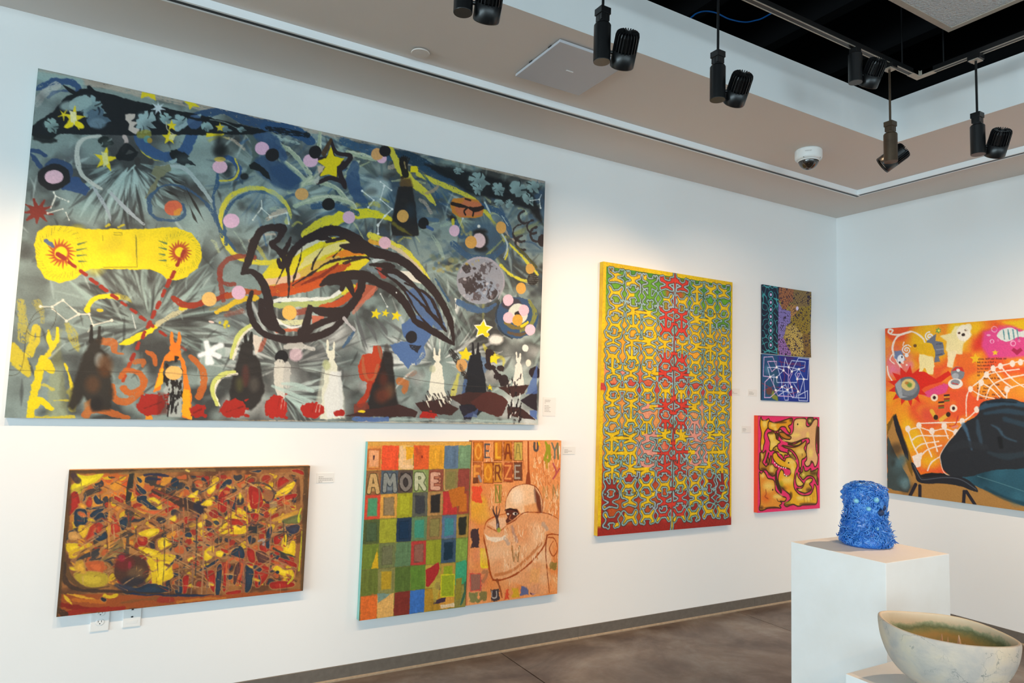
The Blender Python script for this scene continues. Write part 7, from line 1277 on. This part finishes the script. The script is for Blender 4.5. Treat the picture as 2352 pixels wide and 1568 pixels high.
# ================================================================ stoneware bowl
def bowl_mats():
    m=mat('stoneware_outside','#b3ada0',.75,bump=(60,.35,.004)); nt=m.node_tree; b=nt.nodes['Principled BSDF']; tc=[n for n in nt.nodes if n.type=='TEX_COORD'][0]
    n=nt.nodes.new('ShaderNodeTexNoise'); n.inputs['Scale'].default_value=14; n.inputs['Detail'].default_value=8; n.inputs['Distortion'].default_value=.5; nt.links.new(tc.outputs['Object'],n.inputs['Vector']); r1=nt.nodes.new('ShaderNodeValToRGB'); e=r1.color_ramp.elements; e[0].position=.35; e[0].color=lin('#cbbba4'); e[1].position=.65; e[1].color=lin('#aea7a0'); k=e.new(.5); k.color=lin('#bfb3a5'); nt.links.new(n.outputs['Fac'],r1.inputs[0])
    v=nt.nodes.new('ShaderNodeTexVoronoi'); v.feature='DISTANCE_TO_EDGE'; v.inputs['Scale'].default_value=17; mp=nt.nodes.new('ShaderNodeMix'); mp.data_type='VECTOR'; mp.inputs[0].default_value=.12; n2=nt.nodes.new('ShaderNodeTexNoise'); n2.inputs['Scale'].default_value=22; n2.inputs['Detail'].default_value=6; nt.links.new(tc.outputs['Object'],n2.inputs['Vector']); nt.links.new(tc.outputs['Object'],mp.inputs[4]); nt.links.new(n2.outputs['Color'],mp.inputs[5]); nt.links.new(mp.outputs[1],v.inputs['Vector'])
    r2=nt.nodes.new('ShaderNodeValToRGB'); r2.color_ramp.elements[0].position=.002; r2.color_ramp.elements[0].color=(1,1,1,1); r2.color_ramp.elements[1].position=.02; r2.color_ramp.elements[1].color=(0,0,0,1); nt.links.new(v.outputs['Distance'],r2.inputs[0])
    n3=nt.nodes.new('ShaderNodeTexNoise'); n3.inputs['Scale'].default_value=9; n3.inputs['Detail'].default_value=3; nt.links.new(tc.outputs['Object'],n3.inputs['Vector']); r3=nt.nodes.new('ShaderNodeValToRGB'); r3.color_ramp.elements[0].position=.42; r3.color_ramp.elements[1].position=.56; nt.links.new(n3.outputs['Fac'],r3.inputs[0])
    mu=nt.nodes.new('ShaderNodeMath'); mu.operation='MULTIPLY'; nt.links.new(r2.outputs[0],mu.inputs[0]); nt.links.new(r3.outputs[0],mu.inputs[1]); mx=nt.nodes.new('ShaderNodeMix'); mx.data_type='RGBA'; mx.inputs[7].default_value=lin('#6b716e'); nt.links.new(mu.outputs[0],mx.inputs[0]); nt.links.new(r1.outputs[0],mx.inputs[6]); nt.links.new(mx.outputs[2],b.inputs['Base Color'])
    m2=mat('stoneware_inside','#c9a878',.6,bump=(50,.3,.003)); nt=m2.node_tree; b=nt.nodes['Principled BSDF']; tc=[n for n in nt.nodes if n.type=='TEX_COORD'][0]
    n=nt.nodes.new('ShaderNodeTexNoise'); n.inputs['Scale'].default_value=9; n.inputs['Detail'].default_value=8; n.inputs['Roughness'].default_value=.7; nt.links.new(tc.outputs['Object'],n.inputs['Vector']); sp=nt.nodes.new('ShaderNodeSeparateXYZ'); nt.links.new(tc.outputs['Object'],sp.inputs[0])
    ad=nt.nodes.new('ShaderNodeMath'); ad.operation='MULTIPLY_ADD'; ad.inputs[1].default_value=.075; nt.links.new(n.outputs['Fac'],ad.inputs[0]); nt.links.new(sp.outputs['Z'],ad.inputs[2])
    r1=nt.nodes.new('ShaderNodeValToRGB'); e=r1.color_ramp.elements; e[0].position=.08; e[0].color=lin('#9a8f64'); e[1].position=.2; e[1].color=lin('#dccbb2')
    for ps,c in [(.112,'#9c9868'),(.130,'#b89f66'),(.142,'#9a9a66'),(.152,'#6c7c58'),(.160,'#94a282'),(.168,'#d2c2a4')]: k=e.new(ps); k.color=lin(c)
    nt.links.new(ad.outputs[0],r1.inputs[0]); nt.links.new(r1.outputs[0],b.inputs['Base Color']); return m,m2
bo,bi=bowl_mats(); BX,BY,BZ=-3.312,-2.598,.762
r=thing('stoneware_bowl',(BX,BY,BZ),'large cracked grey stoneware bowl with green glazed inside on the low pedestal','bowl')
def warp_bowl(bm,amt=1.):
    for v in bm.verts:
        f=max(v.co.z,0)/.158; v.co.z+=f*(-.054*v.co.x+.008*v.co.y)+f*f*.003*math.sin(3*math.atan2(v.co.y,v.co.x)+1)
        w=1+.012*math.sin(5*math.atan2(v.co.y,v.co.x))*f; v.co.x*=w; v.co.y*=w*1.02
out=[(.0,.002),(.045,.002),(.052,0),(.056,.004),(.054,.010),(.084,.020),(.114,.042),(.136,.072),(.150,.108),(.1555,.140),(.1555,.155),(.152,.158)]
inn=[(.152,.158),(.147,.156),(.145,.143),(.139,.110),(.124,.076),(.100,.048),(.066,.031),(.03,.026),(.001,.025)]
bm=bmesh.new(); lathe(bm,[(max(a,.001),z) for a,z in out[:4]]+[tuple(p) for p in smooth_pts(out[4:],n=4)],84,cap1=False); warp_bowl(bm); new_mesh('bowl_wall',bm,bo,r,True)
bm=bmesh.new(); lathe(bm,[tuple(p) for p in smooth_pts(inn,n=4)],84,cap0=False); bmesh.ops.recalc_face_normals(bm,faces=bm.faces); warp_bowl(bm)
for f in bm.faces:
    pass
new_mesh('glazed_inside',bm,bi,r,True)
sm=mat('pale_bisque','#d8b89a',.7,noise=(60,'#c8a482',.3,.7)); rng=random.Random(3)
tb_=Vector((CAM_C[0]-BX,CAM_C[1]-BY,0)).normalized(); rb=Vector((-tb_.y,tb_.x,0)); rb=rb if rb.x>0 else -rb
for dx,dt,over,w in [(-.062,.02,.006,.008),(-.050,.0,.012,.010),(-.040,.03,.008,.009),(-.028,.01,.004,.008),(-.012,.0,.026,.012),(-.002,.03,.016,.010),(.010,-.02,.006,.009),(.022,.01,.018,.011),(.034,.03,.026,.015),(.046,.0,.010,.010),(.058,.02,.006,.008),(.074,.01,.005,.008),(.090,.02,.006,.007),(-.018,-.02,.008,.01)]:
    q=rb*dx+tb_*dt; rr=q.length; z0=float(np.interp(rr,[.001,.03,.066,.100,.124],[.025,.026,.031,.048,.076]))-.003; h=.116+dt*.272+over-z0; bm=bmesh.new(); ln=Vector((rng.uniform(-.012,.012),rng.uniform(-.012,.012),h))
    tube(bm,[q+Vector((0,0,z0)),q+Vector((0,0,z0))+ln*.5,q+Vector((0,0,z0))+ln],[w*1.7,w*.95,w*.05],6); new_mesh('spike',bm,sm,r)
